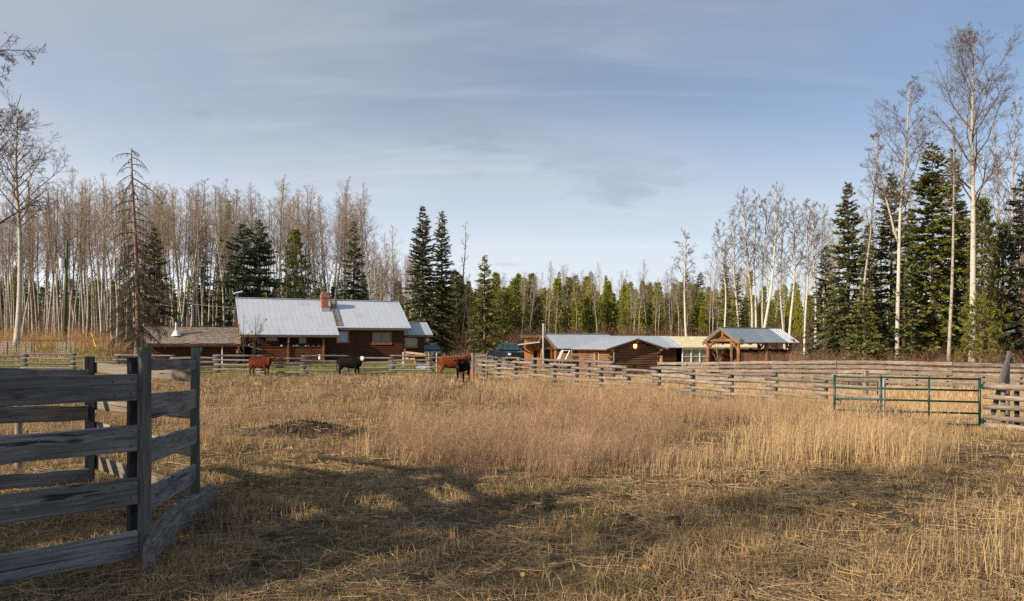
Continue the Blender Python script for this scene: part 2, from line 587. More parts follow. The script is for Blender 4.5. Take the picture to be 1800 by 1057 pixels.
M = {}
M['near_wood'] = old_board('grey_board', (0.068, 0.067, 0.070), (0.37, 0.365, 0.365))
M['near_post'] = wood('dark_post', (0.05, 0.05, 0.048), (0.20, 0.195, 0.18), (1.0, 14, 14), 0.7, 0.6, 0.1, (0.10, 0.12, 0.10))
M['green_post'] = wood('mossy_post', (0.045, 0.055, 0.044), (0.135, 0.155, 0.125), (1.0, 14, 14), 0.6, 0.6, 0.1)
M['black_post'] = wood('black_post', (0.012, 0.012, 0.014), (0.06, 0.06, 0.065), (1.0, 14, 14), 0.6, 0.5, 0.1)
M['inner_wood'] = old_board('tan_grey_board', (0.13, 0.11, 0.088), (0.40, 0.35, 0.29))
M['slab_wood'] = wood('bark_slab', (0.05, 0.045, 0.042), (0.30, 0.28, 0.26), (2.0, 9, 9), 0.6, 1.0, 0.1)
M['rail'] = wood('weathered_rail', (0.09, 0.074, 0.062), (0.36, 0.315, 0.275), (1.6, 11, 11), 0.7, 0.5, 0.28, (0.155, 0.11, 0.08))
M['rail_dark'] = wood('grey_rail', (0.075, 0.070, 0.072), (0.235, 0.22, 0.215), (1.6, 11, 11), 0.6, 0.5, 0.25)
M['post_dark'] = wood('dark_shaded_post', (0.014, 0.013, 0.013), (0.07, 0.066, 0.064), (1.4, 12, 12), 0.5, 0.5, 0.3)  # dark wood with the fence posts' shade put into its colour
M['new_wood'] = wood('fresh_timber', (0.36, 0.23, 0.13), (0.66, 0.47, 0.30), (1.2, 12, 12), 0.2, 0.3, 0.12)
M['orange_wood'] = siding('orange_plank', (0.24, 0.095, 0.026), (0.50, 0.23, 0.068), (9, 9, 0.4), 0.75, (0.20, 0.07, 0.02))
M['log_red'] = siding('red_brown_siding', (0.044, 0.017, 0.010), (0.105, 0.039, 0.019))
M['log_porch'] = siding('porch_siding', (0.075, 0.028, 0.013), (0.18, 0.066, 0.027))
M['log_old'] = siding('old_log', (0.045, 0.024, 0.015), (0.21, 0.118, 0.070), (0.5, 0.5, 10))
M['log_left'] = siding('lit_log', (0.12, 0.06, 0.033), (0.34, 0.185, 0.105), (0.5, 0.5, 10))  # old log lightened in colour for the sunlit left cabin wall
M['log_dark'] = siding('dark_log', (0.045, 0.017, 0.010), (0.12, 0.045, 0.024))
M['plank_old'] = siding('upright_plank', (0.17, 0.085, 0.047), (0.42, 0.235, 0.135), (9, 9, 0.35))
M['timber'] = siding('peeled_timber', (0.13, 0.062, 0.029), (0.29, 0.15, 0.073), (2, 2, 2))
M['trim'] = simple('orange_trim', (0.33, 0.125, 0.035), 0.6, 0, 0.2)
M['fascia'] = simple('brown_fascia', (0.11, 0.085, 0.07), 0.7, 0, 0.2)
M['roof_new'] = metal_roof('galvanised_roof', (0.50, 0.55, 0.625), 0.45, 0.25, 0.07)
M['roof_grey'] = metal_roof('blue_grey_roof', (0.40, 0.46, 0.52), 0.45, 0.25, 0.08)
M['roof_blue'] = metal_roof('dark_blue_roof', (0.20, 0.25, 0.31), 0.42, 0.3, 0.15)
M['roof_pale'] = metal_roof('pale_roof_strip', (0.50, 0.55, 0.63), 0.45, 0.2, 0.1)
M['shingle'] = brickmat('cedar_shingle', (0.46, 0.385, 0.33), (0.27, 0.22, 0.185), (0.06, 0.048, 0.04), 0.30, 0.105, 'xz', 0.9, 0.018)
M['brick'] = brickmat('red_brick', (0.33, 0.10, 0.06), (0.22, 0.07, 0.045), (0.30, 0.24, 0.20), 0.24, 0.085, 'xyz', 0.9, 0.014)
M['white'] = simple('white_paint', (0.72, 0.72, 0.70), 0.6, 0, 0.1)
M['pale_frame'] = simple('pale_blue_frame', (0.60, 0.66, 0.70), 0.6, 0, 0.1)
M['galv'] = simple('galvanised_metal', (0.55, 0.56, 0.57), 0.35, 0.7, 0.15)
M['black_metal'] = simple('sooty_metal', (0.03, 0.03, 0.032), 0.5, 0.4, 0.3)
M['glass'] = glassmat('window_glass')
M['glass_blind'] = glassmat('blue_blind_glass', (0.22, 0.31, 0.44), 0.25)
M['glass_green'] = glassmat('greenhouse_glass', (0.16, 0.15, 0.11), 0.12)
M['plastic_roof'] = simple('yellowed_plastic', (0.50, 0.46, 0.31), 0.5, 0, 0.15, 3.0)
M['gate_green'] = simple('green_gate_paint', (0.003, 0.038, 0.027), 0.4, 0.1, 0.25, 8.0, 0.5)
M['bark_birch'] = bark_white('birch_bark', (0.55, 0.515, 0.455), (0.04, 0.035, 0.03), (0.40, 0.33, 0.24), 0.585)
M['bark_aspen'] = bark_white('aspen_bark', (0.40, 0.365, 0.315), (0.055, 0.045, 0.035), (0.30, 0.235, 0.165), 0.56)
M['bark_brown'] = siding('brown_bark', (0.07, 0.045, 0.03), (0.22, 0.15, 0.10), (6, 6, 1.2))
M['bark_dead'] = siding('dead_bark', (0.10, 0.07, 0.055), (0.30, 0.21, 0.165), (6, 6, 1.2))
M['twig'] = leafmat('aspen_twig', (0.19, 0.15, 0.12), (0.39, 0.32, 0.26), 0.8, 0, 0.12)
M['twig_dark'] = leafmat('dark_twig', (0.075, 0.056, 0.042), (0.20, 0.145, 0.105), 0.8, 0, 0.1)
M['twig_dead'] = leafmat('dead_twig', (0.050, 0.040, 0.033), (0.13, 0.10, 0.08), 0.85, 0, 0.1)
M['needle_spruce'] = leafmat('spruce_needles', (0.042, 0.052, 0.018), (0.155, 0.165, 0.058), 0.6, 0.08)
M['needle_blue'] = leafmat('blue_spruce_needles', (0.042, 0.062, 0.036), (0.135, 0.175, 0.105), 0.6, 0.08, 0.05)
M['needle_pine'] = leafmat('pine_needles', (0.070, 0.078, 0.015), (0.205, 0.205, 0.038), 0.6, 0.12)
M['needle_far'] = leafmat('young_pine_needles', (0.078, 0.096, 0.019), (0.255, 0.262, 0.050), 0.6, 0.12, 0.35)
M['cone'] = leafmat('spruce_cones', (0.10, 0.045, 0.02), (0.20, 0.095, 0.04), 0.7)

# ================================================================== GROUND
def ground_material():
    m, nt, b = new_mat('pasture_ground', 0.95, 0.1)
    tc = nd(nt, 'ShaderNodeTexCoord')
    p = tc.outputs['Object']
    x, y, z = nd(nt, 'ShaderNodeSeparateXYZ', {0: p}).outputs
    big = noise(nt, p, 0.22, 5.0, 0.6)
    mid = noise(nt, p, 1.6, 6.0, 0.62, 0.5)
    fine = noise(nt, p, 14.0, 6.0, 0.7, 0.8)
    wob = mth(nt, 'MULTIPLY', mth(nt, 'SUBTRACT', big, 0.5), 9.0)
    straw = ramp(nt, fine, [(0.28, (0.065, 0.046, 0.026)), (0.5, (0.19, 0.130, 0.066)), (0.72, (0.38, 0.275, 0.145))])
    olive = ramp(nt, fine, [(0.3, (0.042, 0.034, 0.016)), (0.7, (0.165, 0.125, 0.058))])
    c = mix(nt, mapr(nt, mid, 0.46, 0.66, 0.0, 0.6), straw, olive)
    dirt = ramp(nt, fine, [(0.3, (0.030, 0.022, 0.014)), (0.7, (0.13, 0.095, 0.058))])
    c = mix(nt, mapr(nt, noise(nt, p, 0.9, 6.0, 0.65, 1.0), 0.55, 0.66, 0.0, 0.9), c, dirt)
    # bare thatch under the near grass
    c = mix(nt, mth(nt, 'MULTIPLY', mapr(nt, y, 11.0, 19.0, 1.0, 0.0), 0.58), c, dirt)
    # manure heap
    hx = mth(nt, 'DIVIDE', mth(nt, 'ADD', x, 5.1), 1.9)
    hy = mth(nt, 'DIVIDE', mth(nt, 'SUBTRACT', y, 18.0), 1.25)
    hd = mth(nt, 'ADD', mth(nt, 'ADD', mth(nt, 'MULTIPLY', hx, hx), mth(nt, 'MULTIPLY', hy, hy)), mth(nt, 'MULTIPLY', mth(nt, 'SUBTRACT', mid, 0.5), 1.6))
    c = mix(nt, mapr(nt, hd, 0.6, 1.1, 1.0, 0.0), c, dirt)
    # paddock beyond the log fence: bright mown straw
    pale = ramp(nt, fine, [(0.28, (0.26, 0.17, 0.07)), (0.7, (0.56, 0.40, 0.19))])
    side = mth(nt, 'ADD', mth(nt, 'ADD', x, mth(nt, 'MULTIPLY', y, 0.555)), mth(nt, 'MULTIPLY', wob, 0.12))
    c = mix(nt, mth(nt, 'MULTIPLY', mapr(nt, side, 23.3, 24.2), mapr(nt, y, 17.0, 21.0)), c, pale)
    # lawn of the house yard
    yw = mth(nt, 'ADD', y, wob)
    lawn = ramp(nt, fine, [(0.3, (0.10, 0.105, 0.020)), (0.7, (0.34, 0.31, 0.085))])
    lm = mth(nt, 'MULTIPLY', mapr(nt, yw, 49.5, 53.0), mapr(nt, x, -1.0, -4.5, 0.0, 1.0))
    lm = mth(nt, 'MULTIPLY', lm, mapr(nt, mid, 0.30, 0.55, 0.35, 1.0))
    c = mix(nt, mth(nt, 'MULTIPLY', lm, 0.9), c, lawn)
    # dry brown meadow behind and the slope on the left
    meadow = ramp(nt, fine, [(0.3, (0.16, 0.09, 0.045)), (0.7, (0.38, 0.24, 0.12))])
    c = mix(nt, mapr(nt, yw, 66.0, 74.0), c, meadow)
    c = mix(nt, mapr(nt, z, 0.65, 1.2), c, meadow)
    # sawdust round the wood shed
    sx = mth(nt, 'DIVIDE', mth(nt, 'SUBTRACT', x, 3.1), 4.2)
    sy = mth(nt, 'DIVIDE', mth(nt, 'SUBTRACT', y, 51.5), 6.5)
    sd = mth(nt, 'ADD', mth(nt, 'ADD', mth(nt, 'MULTIPLY', sx, sx), mth(nt, 'MULTIPLY', sy, sy)), mth(nt, 'MULTIPLY', mth(nt, 'SUBTRACT', mid, 0.5), 0.9))
    saw = ramp(nt, fine, [(0.3, (0.44, 0.22, 0.055)), (0.7, (0.66, 0.37, 0.12))])
    c = mix(nt, mapr(nt, sd, 0.75, 1.1, 1.0, 0.0), c, saw)
    nt.links.new(c, b.inputs['Base Color'])
    h = mth(nt, 'ADD', fine, mth(nt, 'MULTIPLY', mid, 1.5))
    bump(nt, b, h, 0.9, 0.06)
    return m


def build_ground():
    xs = np.concatenate([np.linspace(-1500, -60, 16)[:-1], np.arange(-60, 60, 0.6), np.linspace(60, 1500, 16)])
    ys = np.concatenate([np.linspace(-400, -12, 14)[:-1], np.arange(-12, 46, 0.3), np.arange(46, 130, 0.9), np.linspace(130, 3000, 18)])
    X, Y = np.meshgrid(xs, ys, indexing='ij')
    Z = gz(X, Y)
    V = np.stack([X, Y, Z], -1).reshape(-1, 3)
    nx, ny = len(xs), len(ys)
    i, j = np.meshgrid(np.arange(nx - 1), np.arange(ny - 1), indexing='ij')
    a = (i * ny + j).ravel()
    F = np.stack([a, a + ny, a + ny + 1, a + 1], -1)
    me = np_mesh('ground', V, F, ground_material(), smooth=True)
    o = ob('ground', me)
    tag(o, kind='structure')
    return o


build_ground()

# ================================================================== TREES
def arr(l):
    return np.array([tuple(p) for p in l], float)


class Segs:
    def __init__(s):
        s.a, s.b, s.r0, s.r1 = [], [], [], []

    def add(s, p0, p1, r0, r1):
        s.a.append(tuple(p0))
        s.b.append(tuple(p1))
        s.r0.append(r0)
        s.r1.append(r1)

    def poly(s, pts, r0, r1):
        k = len(pts) - 1
        for i in range(k):
            s.add(pts[i], pts[i + 1], r0 + (r1 - r0) * i / k, r0 + (r1 - r0) * (i + 1) / k)

    def arrays(s):
        return np.array(s.a), np.array(s.b), np.array(s.r0), np.array(s.r1)


def rot_about(v, axis, ang):
    return Matrix.Rotation(ang, 3, axis) @ v


def aspen_meshes(seed, H, r0, cs, spread, n1=24, n2=6, n3=4, n4=0, lean=(0, 0), wob=0.25, fork=None, twig='twig', bark='bark_aspen', tw=0.011, up=0.75, el=(25, 50, 22), droop=0.0, knee=None, extra=()):
    """bare aspen or birch: (trunk mesh, crown mesh)"""
    rg = random.Random(seed)
    ph1, ph2 = rg.uniform(0, 6), rg.uniform(0, 6)

    def axis(t):
        x = lean[0] * t * H + wob * (math.sin(ph1 + 5.0 * t) - math.sin(ph1)) + 0.3 * wob * math.sin(ph2 + 14 * t) * t
        y = lean[1] * t * H + wob * (math.sin(ph2 + 4.3 * t) - math.sin(ph2))
        if knee and t > knee[0]:
            x += knee[1] * (t - knee[0]) * H
        return Vector((x, y, t * H))

    def rad(t):
        return r0 * (1.12 - t) ** 0.85 * (1 + 0.35 * math.exp(-t * 45)) * 0.95 + 0.006

    trunk = MB()
    k = 22
    trunk.tube([axis(i / k) for i in range(k + 1)], [rad(i / k) for i in range(k + 1)], 9)
    S = Segs()

    def branch(p, d, L, r, depth, curl):
        n = 5 if depth == 0 else (3 if depth == 1 else 2)
        pts = [Vector(p)]
        d = Vector(d).normalized()
        for i in range(n):
            d = (d + Vector((rg.gauss(0, 0.13), rg.gauss(0, 0.13), curl + rg.gauss(0, 0.08)))).normalized()
            pts.append(pts[-1] + d * (L / n))
        S.poly(pts, r, max(tw * 0.5, r * 0.28) if depth < 2 else tw * 0.5)
        return pts

    def sub(pts, L, r, depth, counts, curl):
        if depth > len(counts):
            return
        cnt = counts[depth - 1]
        for q in range(cnt):
            t = rg.uniform(0.28, 1.0) if depth == 1 else rg.uniform(0.15, 1.0)
            f = t * (len(pts) - 1)
            i = min(int(f), len(pts) - 2)
            p = pts[i].lerp(pts[i + 1], f - i)
            d = (pts[i + 1] - pts[i]).normalized()
            ax = d.orthogonal().normalized()
            ax = rot_about(ax, d, rg.uniform(0, 6.28))
            d2 = rot_about(d, ax, R(rg.uniform(28, 60)))
            l2 = L * rg.uniform(0.28, 0.55) * (1.15 - 0.55 * t)
            r2 = max(tw * 0.75, r * 0.42 * (1 - 0.4 * t))
            pp = branch(p, d2, l2, r2, depth, curl * 0.8)
            sub(pp, l2, r2, depth + 1, counts, curl)

    az = rg.uniform(0, 6.28)
    for q in range(n1):
        t = cs + (0.985 - cs) * (q + rg.random()) / n1
        az += 2.4 + rg.uniform(-0.5, 0.5)
        u = (t - cs) / (1 - cs)
        prof = (0.55 + 0.75 * math.sin(min(1, u * 1.5 + 0.15) * math.pi * 0.62)) * (1.05 - u) ** 0.6
        L = spread * prof * rg.uniform(0.65, 1.15)
        if u < 0.2 and rg.random() < 0.35:
            L *= 0.4
        elv = R(rg.uniform(el[0], el[1]) + el[2] * u)
        d = Vector((math.cos(az) * math.cos(elv), math.sin(az) * math.cos(elv), math.sin(elv)))
        p = axis(t)
        r = min(rad(t) * 0.55, 0.012 + 0.017 * L)
        pts = branch(p, d, L, r, 0, 0.16 * up - droop)
        sub(pts, L, r, 1, [n2, n3, n4] if n4 else [n2, n3], 0.10 * up - droop)
    for (t, a_, e_, L) in extra:
        d = Vector((math.cos(a_) * math.cos(e_), math.sin(a_) * math.cos(e_), math.sin(e_)))
        pts = branch(axis(t), d, L, 0.05, 0, -0.06)
        sub(pts, L * 0.7, 0.05, 1, [n2 * 2, n3 + 2, n4] if n4 else [n2 * 2, n3 + 2], 0.02)
    if fork:
        for (t, ang, azf, lf) in fork:
            L = (1 - t) * H * lf
            d = Vector((math.cos(azf) * math.sin(ang), math.sin(azf) * math.sin(ang), math.cos(ang)))
            pts = [axis(t)]
            for i in range(8):
                d = (d + Vector((rg.gauss(0, 0.05), rg.gauss(0, 0.05), 0.11))).normalized()
                pts.append(pts[-1] + d * L / 8)
            rr = rad(t) * 0.72
            trunk.tube(pts, [rr * (1 - 0.8 * i / 8) + 0.008 for i in range(9)], 7)
            for q in range(int(n1 * 0.9)):
                f = rg.uniform(2.5, 7.95)
                i = int(f)
                p = pts[i].lerp(pts[i + 1], f - i)
                a2 = rg.uniform(0, 6.28)
                elv = R(rg.uniform(25, 60))
                u = f / 8
                Lb = spread * 0.75 * (1.15 - u) * rg.uniform(0.6, 1.1)
                dd = Vector((math.cos(a2) * math.cos(elv), math.sin(a2) * math.cos(elv), math.sin(elv)))
                pp = branch(p, dd, Lb, 0.012 + 0.014 * Lb, 0, 0.14 * up)
                sub(pp, Lb, 0.012 + 0.014 * Lb, 1, [n2, n3, n4] if n4 else [n2, n3], 0.1 * up)
    tm = trunk.mesh('trunk', smooth=True)
    tm.materials.append(M[bark])
    a, b, q0, q1 = S.arrays()
    V, F = seg_mesh(a, b, q0, q1, 3)
    rn = np.repeat(np.random.default_rng(seed).random(len(a)), 6)
    cm = np_mesh('crown', V, F, M[twig], rnd=rn)
    return tm, cm


def sprays(P, D, L, W, rg, roll=1.0):
    """flat pointed tufts: P base, D direction (unit), L length, W width -> V, F(tri)"""
    N = len(P)
    rnd = rg.normal(size=(N, 3))
    rnd[:, 2] += roll
    a = np.cross(D, rnd)
    a /= np.maximum(np.linalg.norm(a, axis=1, keepdims=True), 1e-6)
    V = np.empty((N, 4, 3))
    V[:, 0] = P
    V[:, 1] = P + D * (L * 0.45)[:, None] + a * (W * 0.5)[:, None]
    V[:, 2] = P + D * L[:, None]
    V[:, 3] = P + D * (L * 0.45)[:, None] - a * (W * 0.5)[:, None]
    F = np.arange(N * 4).reshape(N, 4)
    return V.reshape(-1, 3), F


def spruce_meshes(seed, H, Rmax, base=0.05, r0=0.2, dens=1.0, droop=0.35, mat='needle_spruce', power=0.8, whorl=0.38, narrow_top=1.0, spray=0.34, cones=0, tiers=0.0, leader=None, irregular=0.25, fat=1.0):
    rg = np.random.default_rng(seed)
    trunk = MB()
    k = 12
    sway = rg.normal(size=2) * 0.08

    def ax(t):
        return np.array([sway[0] * math.sin(t * 3) * H * 0.05, sway[1] * math.sin(t * 2.6) * H * 0.05, t * H])
    trunk.tube([ax(i / k) for i in range(k + 1)], [r0 * (1 - i / k) ** 0.9 + 0.012 for i in range(k + 1)], 8)
    P, D, L, W, RN = [], [], [], [], []
    S = Segs()
    cp = []
    z = base * H
    cur_az = rg.uniform(0, 6.28)
    lump = rg.uniform(0.75, 1.2, size=12)
    while z < H * 0.992:
        t = z / H
        prof = (1 - t) ** power
        if t < base + 0.10:
            prof *= 0.75 + 2.5 * (t - base)
        br = Rmax * prof + 0.12
        nb = 7 if t < 0.85 else 5
        for q in range(nb):
            cur_az += 2.399 + rg.normal() * 0.25
            sec = lump[int((cur_az % 6.2832) / 6.2832 * 12) % 12] if t < 0.85 else 1
            if rg.random() < irregular * 0.22:
                continue
            Lb = br * rg.uniform(1 - irregular * 1.4, 1 + irregular * 0.6) * (0.6 + 0.4 * sec)
            z0 = z + rg.uniform(-0.18, 0.18)
            c, s_ = math.cos(cur_az), math.sin(cur_az)
            up0 = 0.55 * t * t * narrow_top - droop * (1 - t) * 0.8
            n = max(3, int(Lb / 0.16 * dens))
            u = (np.arange(n) + rg.random(n)) / n
            hz = Lb * u
            vz = up0 * hz - droop * 0.55 * (1 - t) * hz * u + 0.22 * Lb * u ** 3 * droop
            a0 = ax(z0 / H)
            px = a0[0] + c * hz
            py = a0[1] + s_ * hz
            pz = z0 + vz
            pts = np.stack([px, py, pz], 1)
            if Lb > 0.5:
                S.poly([tuple(a0), tuple(pts[n // 2]), tuple(pts[-1])], 0.012 + 0.010 * Lb, 0.006)
            # side shoots left and right plus the shoot itself
            for side in (-1, 0, 1, -1, 1):
                m = rg.random(n) < (0.95 if side else 0.6)
                m &= (u > 0.12)
                idx = np.nonzero(m)[0]
                if not len(idx):
                    continue
                ang = cur_az + side * rg.uniform(0.5, 1.25, len(idx)) + rg.normal(size=len(idx)) * 0.15
                dz = rg.normal(size=len(idx)) * 0.22 - (0.32 if side else 0.0) * droop * 1.5 + 0.12 * t
                d = np.stack([np.cos(ang), np.sin(ang), dz], 1)
                d /= np.linalg.norm(d, axis=1, keepdims=True)
                wdt = (0.55 + 0.75 * (1 - np.abs(u[idx] - 0.45)))
                ln = spray * rg.uniform(0.7, 1.35, len(idx)) * wdt * (0.55 + 0.45 * min(1.0, Lb / 1.2))
                P.append(pts[idx] + rg.normal(size=(len(idx), 3)) * 0.03)
                D.append(d)
                L.append(ln)
                W.append(ln * 0.34 * fat * rg.uniform(0.7, 1.3, len(idx)))
                RN.append(np.clip(0.15 + 0.6 * u[idx] + rg.normal(size=len(idx)) * 0.2, 0, 1))
            if cones and t > 1 - cones and rg.random() < 0.8:
                for _ in range(4):
                    j = rg.integers(n // 3, n)
                    cp.append(pts[j])
        z += whorl * rg.uniform(0.75, 1.25) * (0.55 + 0.45 * (1 - t)) * (1 + tiers)
    # leader
    for q in range(14):
        tt = 0.97 + 0.03 * q / 14
        a0 = ax(tt)
        an = q * 2.4
        P.append(np.array([a0])), D.append(np.array([[math.cos(an) * 0.6, math.sin(an) * 0.6, 0.6]])), L.append(np.array([0.22])), W.append(np.array([0.07])), RN.append(np.array([0.6]))
    P, D, L, W, RN = map(np.concatenate, (P, D, L, W, RN))
    V, F = sprays(P, D, L, W, rg, 0.8)
    rn_ = np.repeat(RN, 4)
    nf = len(F)
    if cp:
        cp = np.array(cp)
        N = len(cp)
        d = rg.normal(size=(N, 3)) * 0.3
        d[:, 2] -= 1
        d /= np.linalg.norm(d, axis=1, keepdims=True)
        Vc, Fc = seg_mesh(cp, cp + d * 0.16, np.full(N, 0.035), np.full(N, 0.02), 4)
        F = np.concatenate([F, Fc + len(V)])
        V = np.concatenate([V, Vc])
        rn_ = np.concatenate([rn_, np.repeat(rg.random(N), 8)])
    cm = np_mesh('crown', V, F, M[mat], rnd=rn_)
    if len(cp):
        cm.materials.append(M['cone'])
        mi = np.zeros(len(F), np.int32)
        mi[nf:] = 1
        cm.polygons.foreach_set('material_index', mi)
    tm = trunk.mesh('trunk', smooth=True)
    a, b, q0, q1 = S.arrays()
    V2, F2 = seg_mesh(a, b, q0, q1, 3)
    n0 = len(tm.vertices)
    # limbs join the trunk mesh
    tv = np.empty(n0 * 3, np.float32)
    tm.vertices.foreach_get('co', tv)
    mb = MB()
    mb.v = [tuple(p) for p in tv.reshape(-1, 3)] + [tuple(p) for p in V2]
    mb.f = [tuple(p.vertices) for p in tm.polygons] + [tuple(int(i) + n0 for i in f) for f in F2]
    tm2 = mb.mesh('trunk', smooth=True)
    tm2.materials.append(M['bark_brown'])
    bpy.data.meshes.remove(tm)
    return tm2, cm


def pine_meshes(seed, H, Rmax, base=0.15, r0=0.14, mat='needle_pine', whorl=0.5, tuft=0.26, dens=1.0, power=0.7, upb=0.35, nb=6):
    rg = np.random.default_rng(seed)
    trunk = MB()
    sx, sy = rg.normal(size=2) * 0.012
    ax = lambda t: np.array([sx * t * H, sy * t * H, t * H])
    trunk.tube([ax(i / 10) for i in range(11)], [r0 * (1 - i / 10) ** 0.85 + 0.012 for i in range(11)], 7)
    S = Segs()
    P, D, L, W, RN = [], [], [], [], []
    z = base * H
    while z < H * 0.985:
        t = z / H
        br = Rmax * (1 - t) ** power * rg.uniform(0.8, 1.1) + 0.10
        az0 = rg.uniform(0, 6.28)
        for q in range(nb):
            az = az0 + q * 6.283 / nb + rg.normal() * 0.25
            Lb = br * rg.uniform(0.6, 1.15)
            z0 = z + rg.normal() * 0.12
            upk = upb * (0.4 + t) + rg.normal() * 0.08
            tips = [(1.0, 0.0)] + [(rg.uniform(0.35, 0.95), rg.choice([-1, 1]) * rg.uniform(0.3, 0.8)) for _ in range(max(1, int(Lb * 3.2 * dens)))]
            a0 = ax(t)
            e = a0 + np.array([math.cos(az) * Lb, math.sin(az) * Lb, z0 - a0[2] + upk * Lb])
            S.add(a0, e, 0.010 + 0.010 * Lb, 0.006)
            for f, side in tips:
                p = a0 + (e - a0) * f
                a2 = az + side
                l2 = 0.30 * Lb * (1 - f * 0.5)
                pe = p + np.array([math.cos(a2) * l2, math.sin(a2) * l2, l2 * (0.45 + rg.normal() * 0.2)]) if side else e
                n = int(15 * dens)
                d = rg.normal(size=(n, 3)) * 0.75
                d += np.array([math.cos(a2) * 0.5, math.sin(a2) * 0.5, 0.75])
                d /= np.linalg.norm(d, axis=1, keepdims=True)
                bp = pe + rg.normal(size=(n, 3)) * 0.07 - (pe - p) * rg.random((n, 1)) * 0.8
                P.append(bp)
                D.append(d)
                ln = tuft * rg.uniform(0.6, 1.25, n)
                L.append(ln)
                W.append(ln * 0.30)
                RN.append(np.clip(rg.random(n) * 0.7 + 0.3 * f, 0, 1))
        z += whorl * rg.uniform(0.7, 1.2) * (0.5 + 0.5 * (1 - t))
    P, D, L, W, RN = map(np.concatenate, (P, D, L, W, RN))
    V, F = sprays(P, D, L, W, rg, 0.3)
    cm = np_mesh('crown', V, F, M[mat], rnd=np.repeat(RN, 4))
    a, b, q0, q1 = S.arrays()
    V2, F2 = seg_mesh(a, b, q0, q1, 3)
    n0 = len(trunk.v)
    trunk.v += [tuple(p) for p in V2]
    trunk.f += [tuple(int(i) + n0 for i in f) for f in F2]
    tm = trunk.mesh('trunk', smooth=True)
    tm.materials.append(M['bark_brown'])
    return tm, cm


def dead_spruce_meshes(seed, H, r0):
    rg = random.Random(seed)
    trunk = MB()
    ax = lambda t: Vector((-0.035 * t * H * 0.4 + 0.12 * math.sin(t * 5), 0.1 * math.sin(t * 4), t * H))
    trunk.tube([ax(i / 14) for i in range(15)], [r0 * (1 - i / 14) ** 0.7 + 0.03 for i in range(15)], 9)
    S = Segs()
    n = 104
    for q in range(n):
        t = 0.14 + 0.50 * (q / 72.0) if q < 72 else 0.64 + 0.355 * (q - 72) / 31.0
        az = q * 2.399 + rg.uniform(-0.4, 0.4)
        low = 1 - t
        L = (1.0 + 3.4 * low * (1.15 - low * 0.55)) * rg.uniform(0.45, 1.1)
        if t > 0.965:
            L = rg.uniform(1.1, 1.9)
        elif t > 0.64:
            L = rg.uniform(0.7, 2.1)
        if 0.75 < t < 0.93 and rg.random() < 0.3:
            L *= 1.5
        p = ax(t)
        el = R(12 + rg.uniform(-10, 12)) if t > 0.9 else R(rg.uniform(-14, 6))
        d = Vector((math.cos(az) * math.cos(el), math.sin(az) * math.cos(el), math.sin(el)))
        pts = [p]
        kk = 6
        for i in range(kk):
            d = (d + Vector((rg.gauss(0, 0.05), rg.gauss(0, 0.05), -0.13 - 0.05 * (t > 0.9)))).normalized()
            pts.append(pts[-1] + d * L / kk)
        S.poly(pts, 0.028 + 0.010 * L, 0.012)
        m = int((14 if t < 0.6 else 9) * L)
        for _ in range(m):
            f = rg.uniform(0.15, 1.0) * kk
            i = min(int(f), kk - 1)
            a = pts[i].lerp(pts[i + 1], f - i)
            dd = (Vector((rg.gauss(0, 0.7), rg.gauss(0, 0.7), -1.0)) + d * 0.6).normalized()
            l2 = rg.uniform(0.15, 0.55) * (1.3 if t < 0.55 else 0.8)
            e = a + dd * l2
            S.add(a, e, 0.014, 0.007)
            if t < 0.6:
                for _ in range(4):
                    g = a.lerp(e, rg.uniform(0.2, 1))
                    S.add(g, g + Vector((rg.gauss(0, 0.11), rg.gauss(0, 0.11), rg.uniform(-0.24, 0.02))), 0.010, 0.006)
    tm = trunk.mesh('trunk', smooth=True)
    tm.materials.append(M['bark_dead'])
    a, b, q0, q1 = S.arrays()
    V, F = seg_mesh(a, b, q0, q1, 3)
    cm = np_mesh('crown', V, F, M['twig_dead'], rnd=np.repeat(np.random.default_rng(seed).random(len(a)), 6))
    return tm, cm


def plant_tree(name, label, cat, meshes, x, y, rz=0.0, sc=1.0, group=None, sz=None, tilt=(0, 0), dz=-0.08):
    t = thing(name, label, cat, (x, y, G(x, y) + dz), rz, group)
    t.rotation_euler = (tilt[0], tilt[1], rz)
    t.scale = (sc, sc, sz or sc)
    for nm, me in zip(('trunk', 'crown'), meshes):
        if me is not None:
            ob(nm, me, t)
    return t


def htree(px, top, D):
    """x and height for a tree whose tip shows at (px, top)"""
    x = wx(px, D)
    return x, wz(top, D) - G(x, D)


def hero_aspen(label, px, top, D, r0, seed, base_px=None, name='aspen_tree', group=None, **kw):
    r0 *= 0.84
    bp = base_px if base_px is not None else px
    x = wx(bp, D)
    H = wz(top, D) - G(x, D)
    kw.setdefault('lean', ((wx(px, D) - x) / H, 0.0))
    ms = aspen_meshes(seed, H, r0, **kw)
    return plant_tree(name, label, 'tree', ms, x, D, group=group)


def hero_spruce(label, px, top, D, hw_px, seed, name='spruce_tree', **kw):
    x, H = htree(px, top, D)
    hw_px *= 1.28
    kw['power'] = kw.get('power', 0.8) + 0.12
    kw['irregular'] = kw.get('irregular', 0.25) + 0.17
    kw.setdefault('whorl', 0.46)
    ms = spruce_meshes(seed, H, hw_px / FPX * D, **kw)
    return plant_tree(name, label, 'tree', ms, x, D, rz=seed)


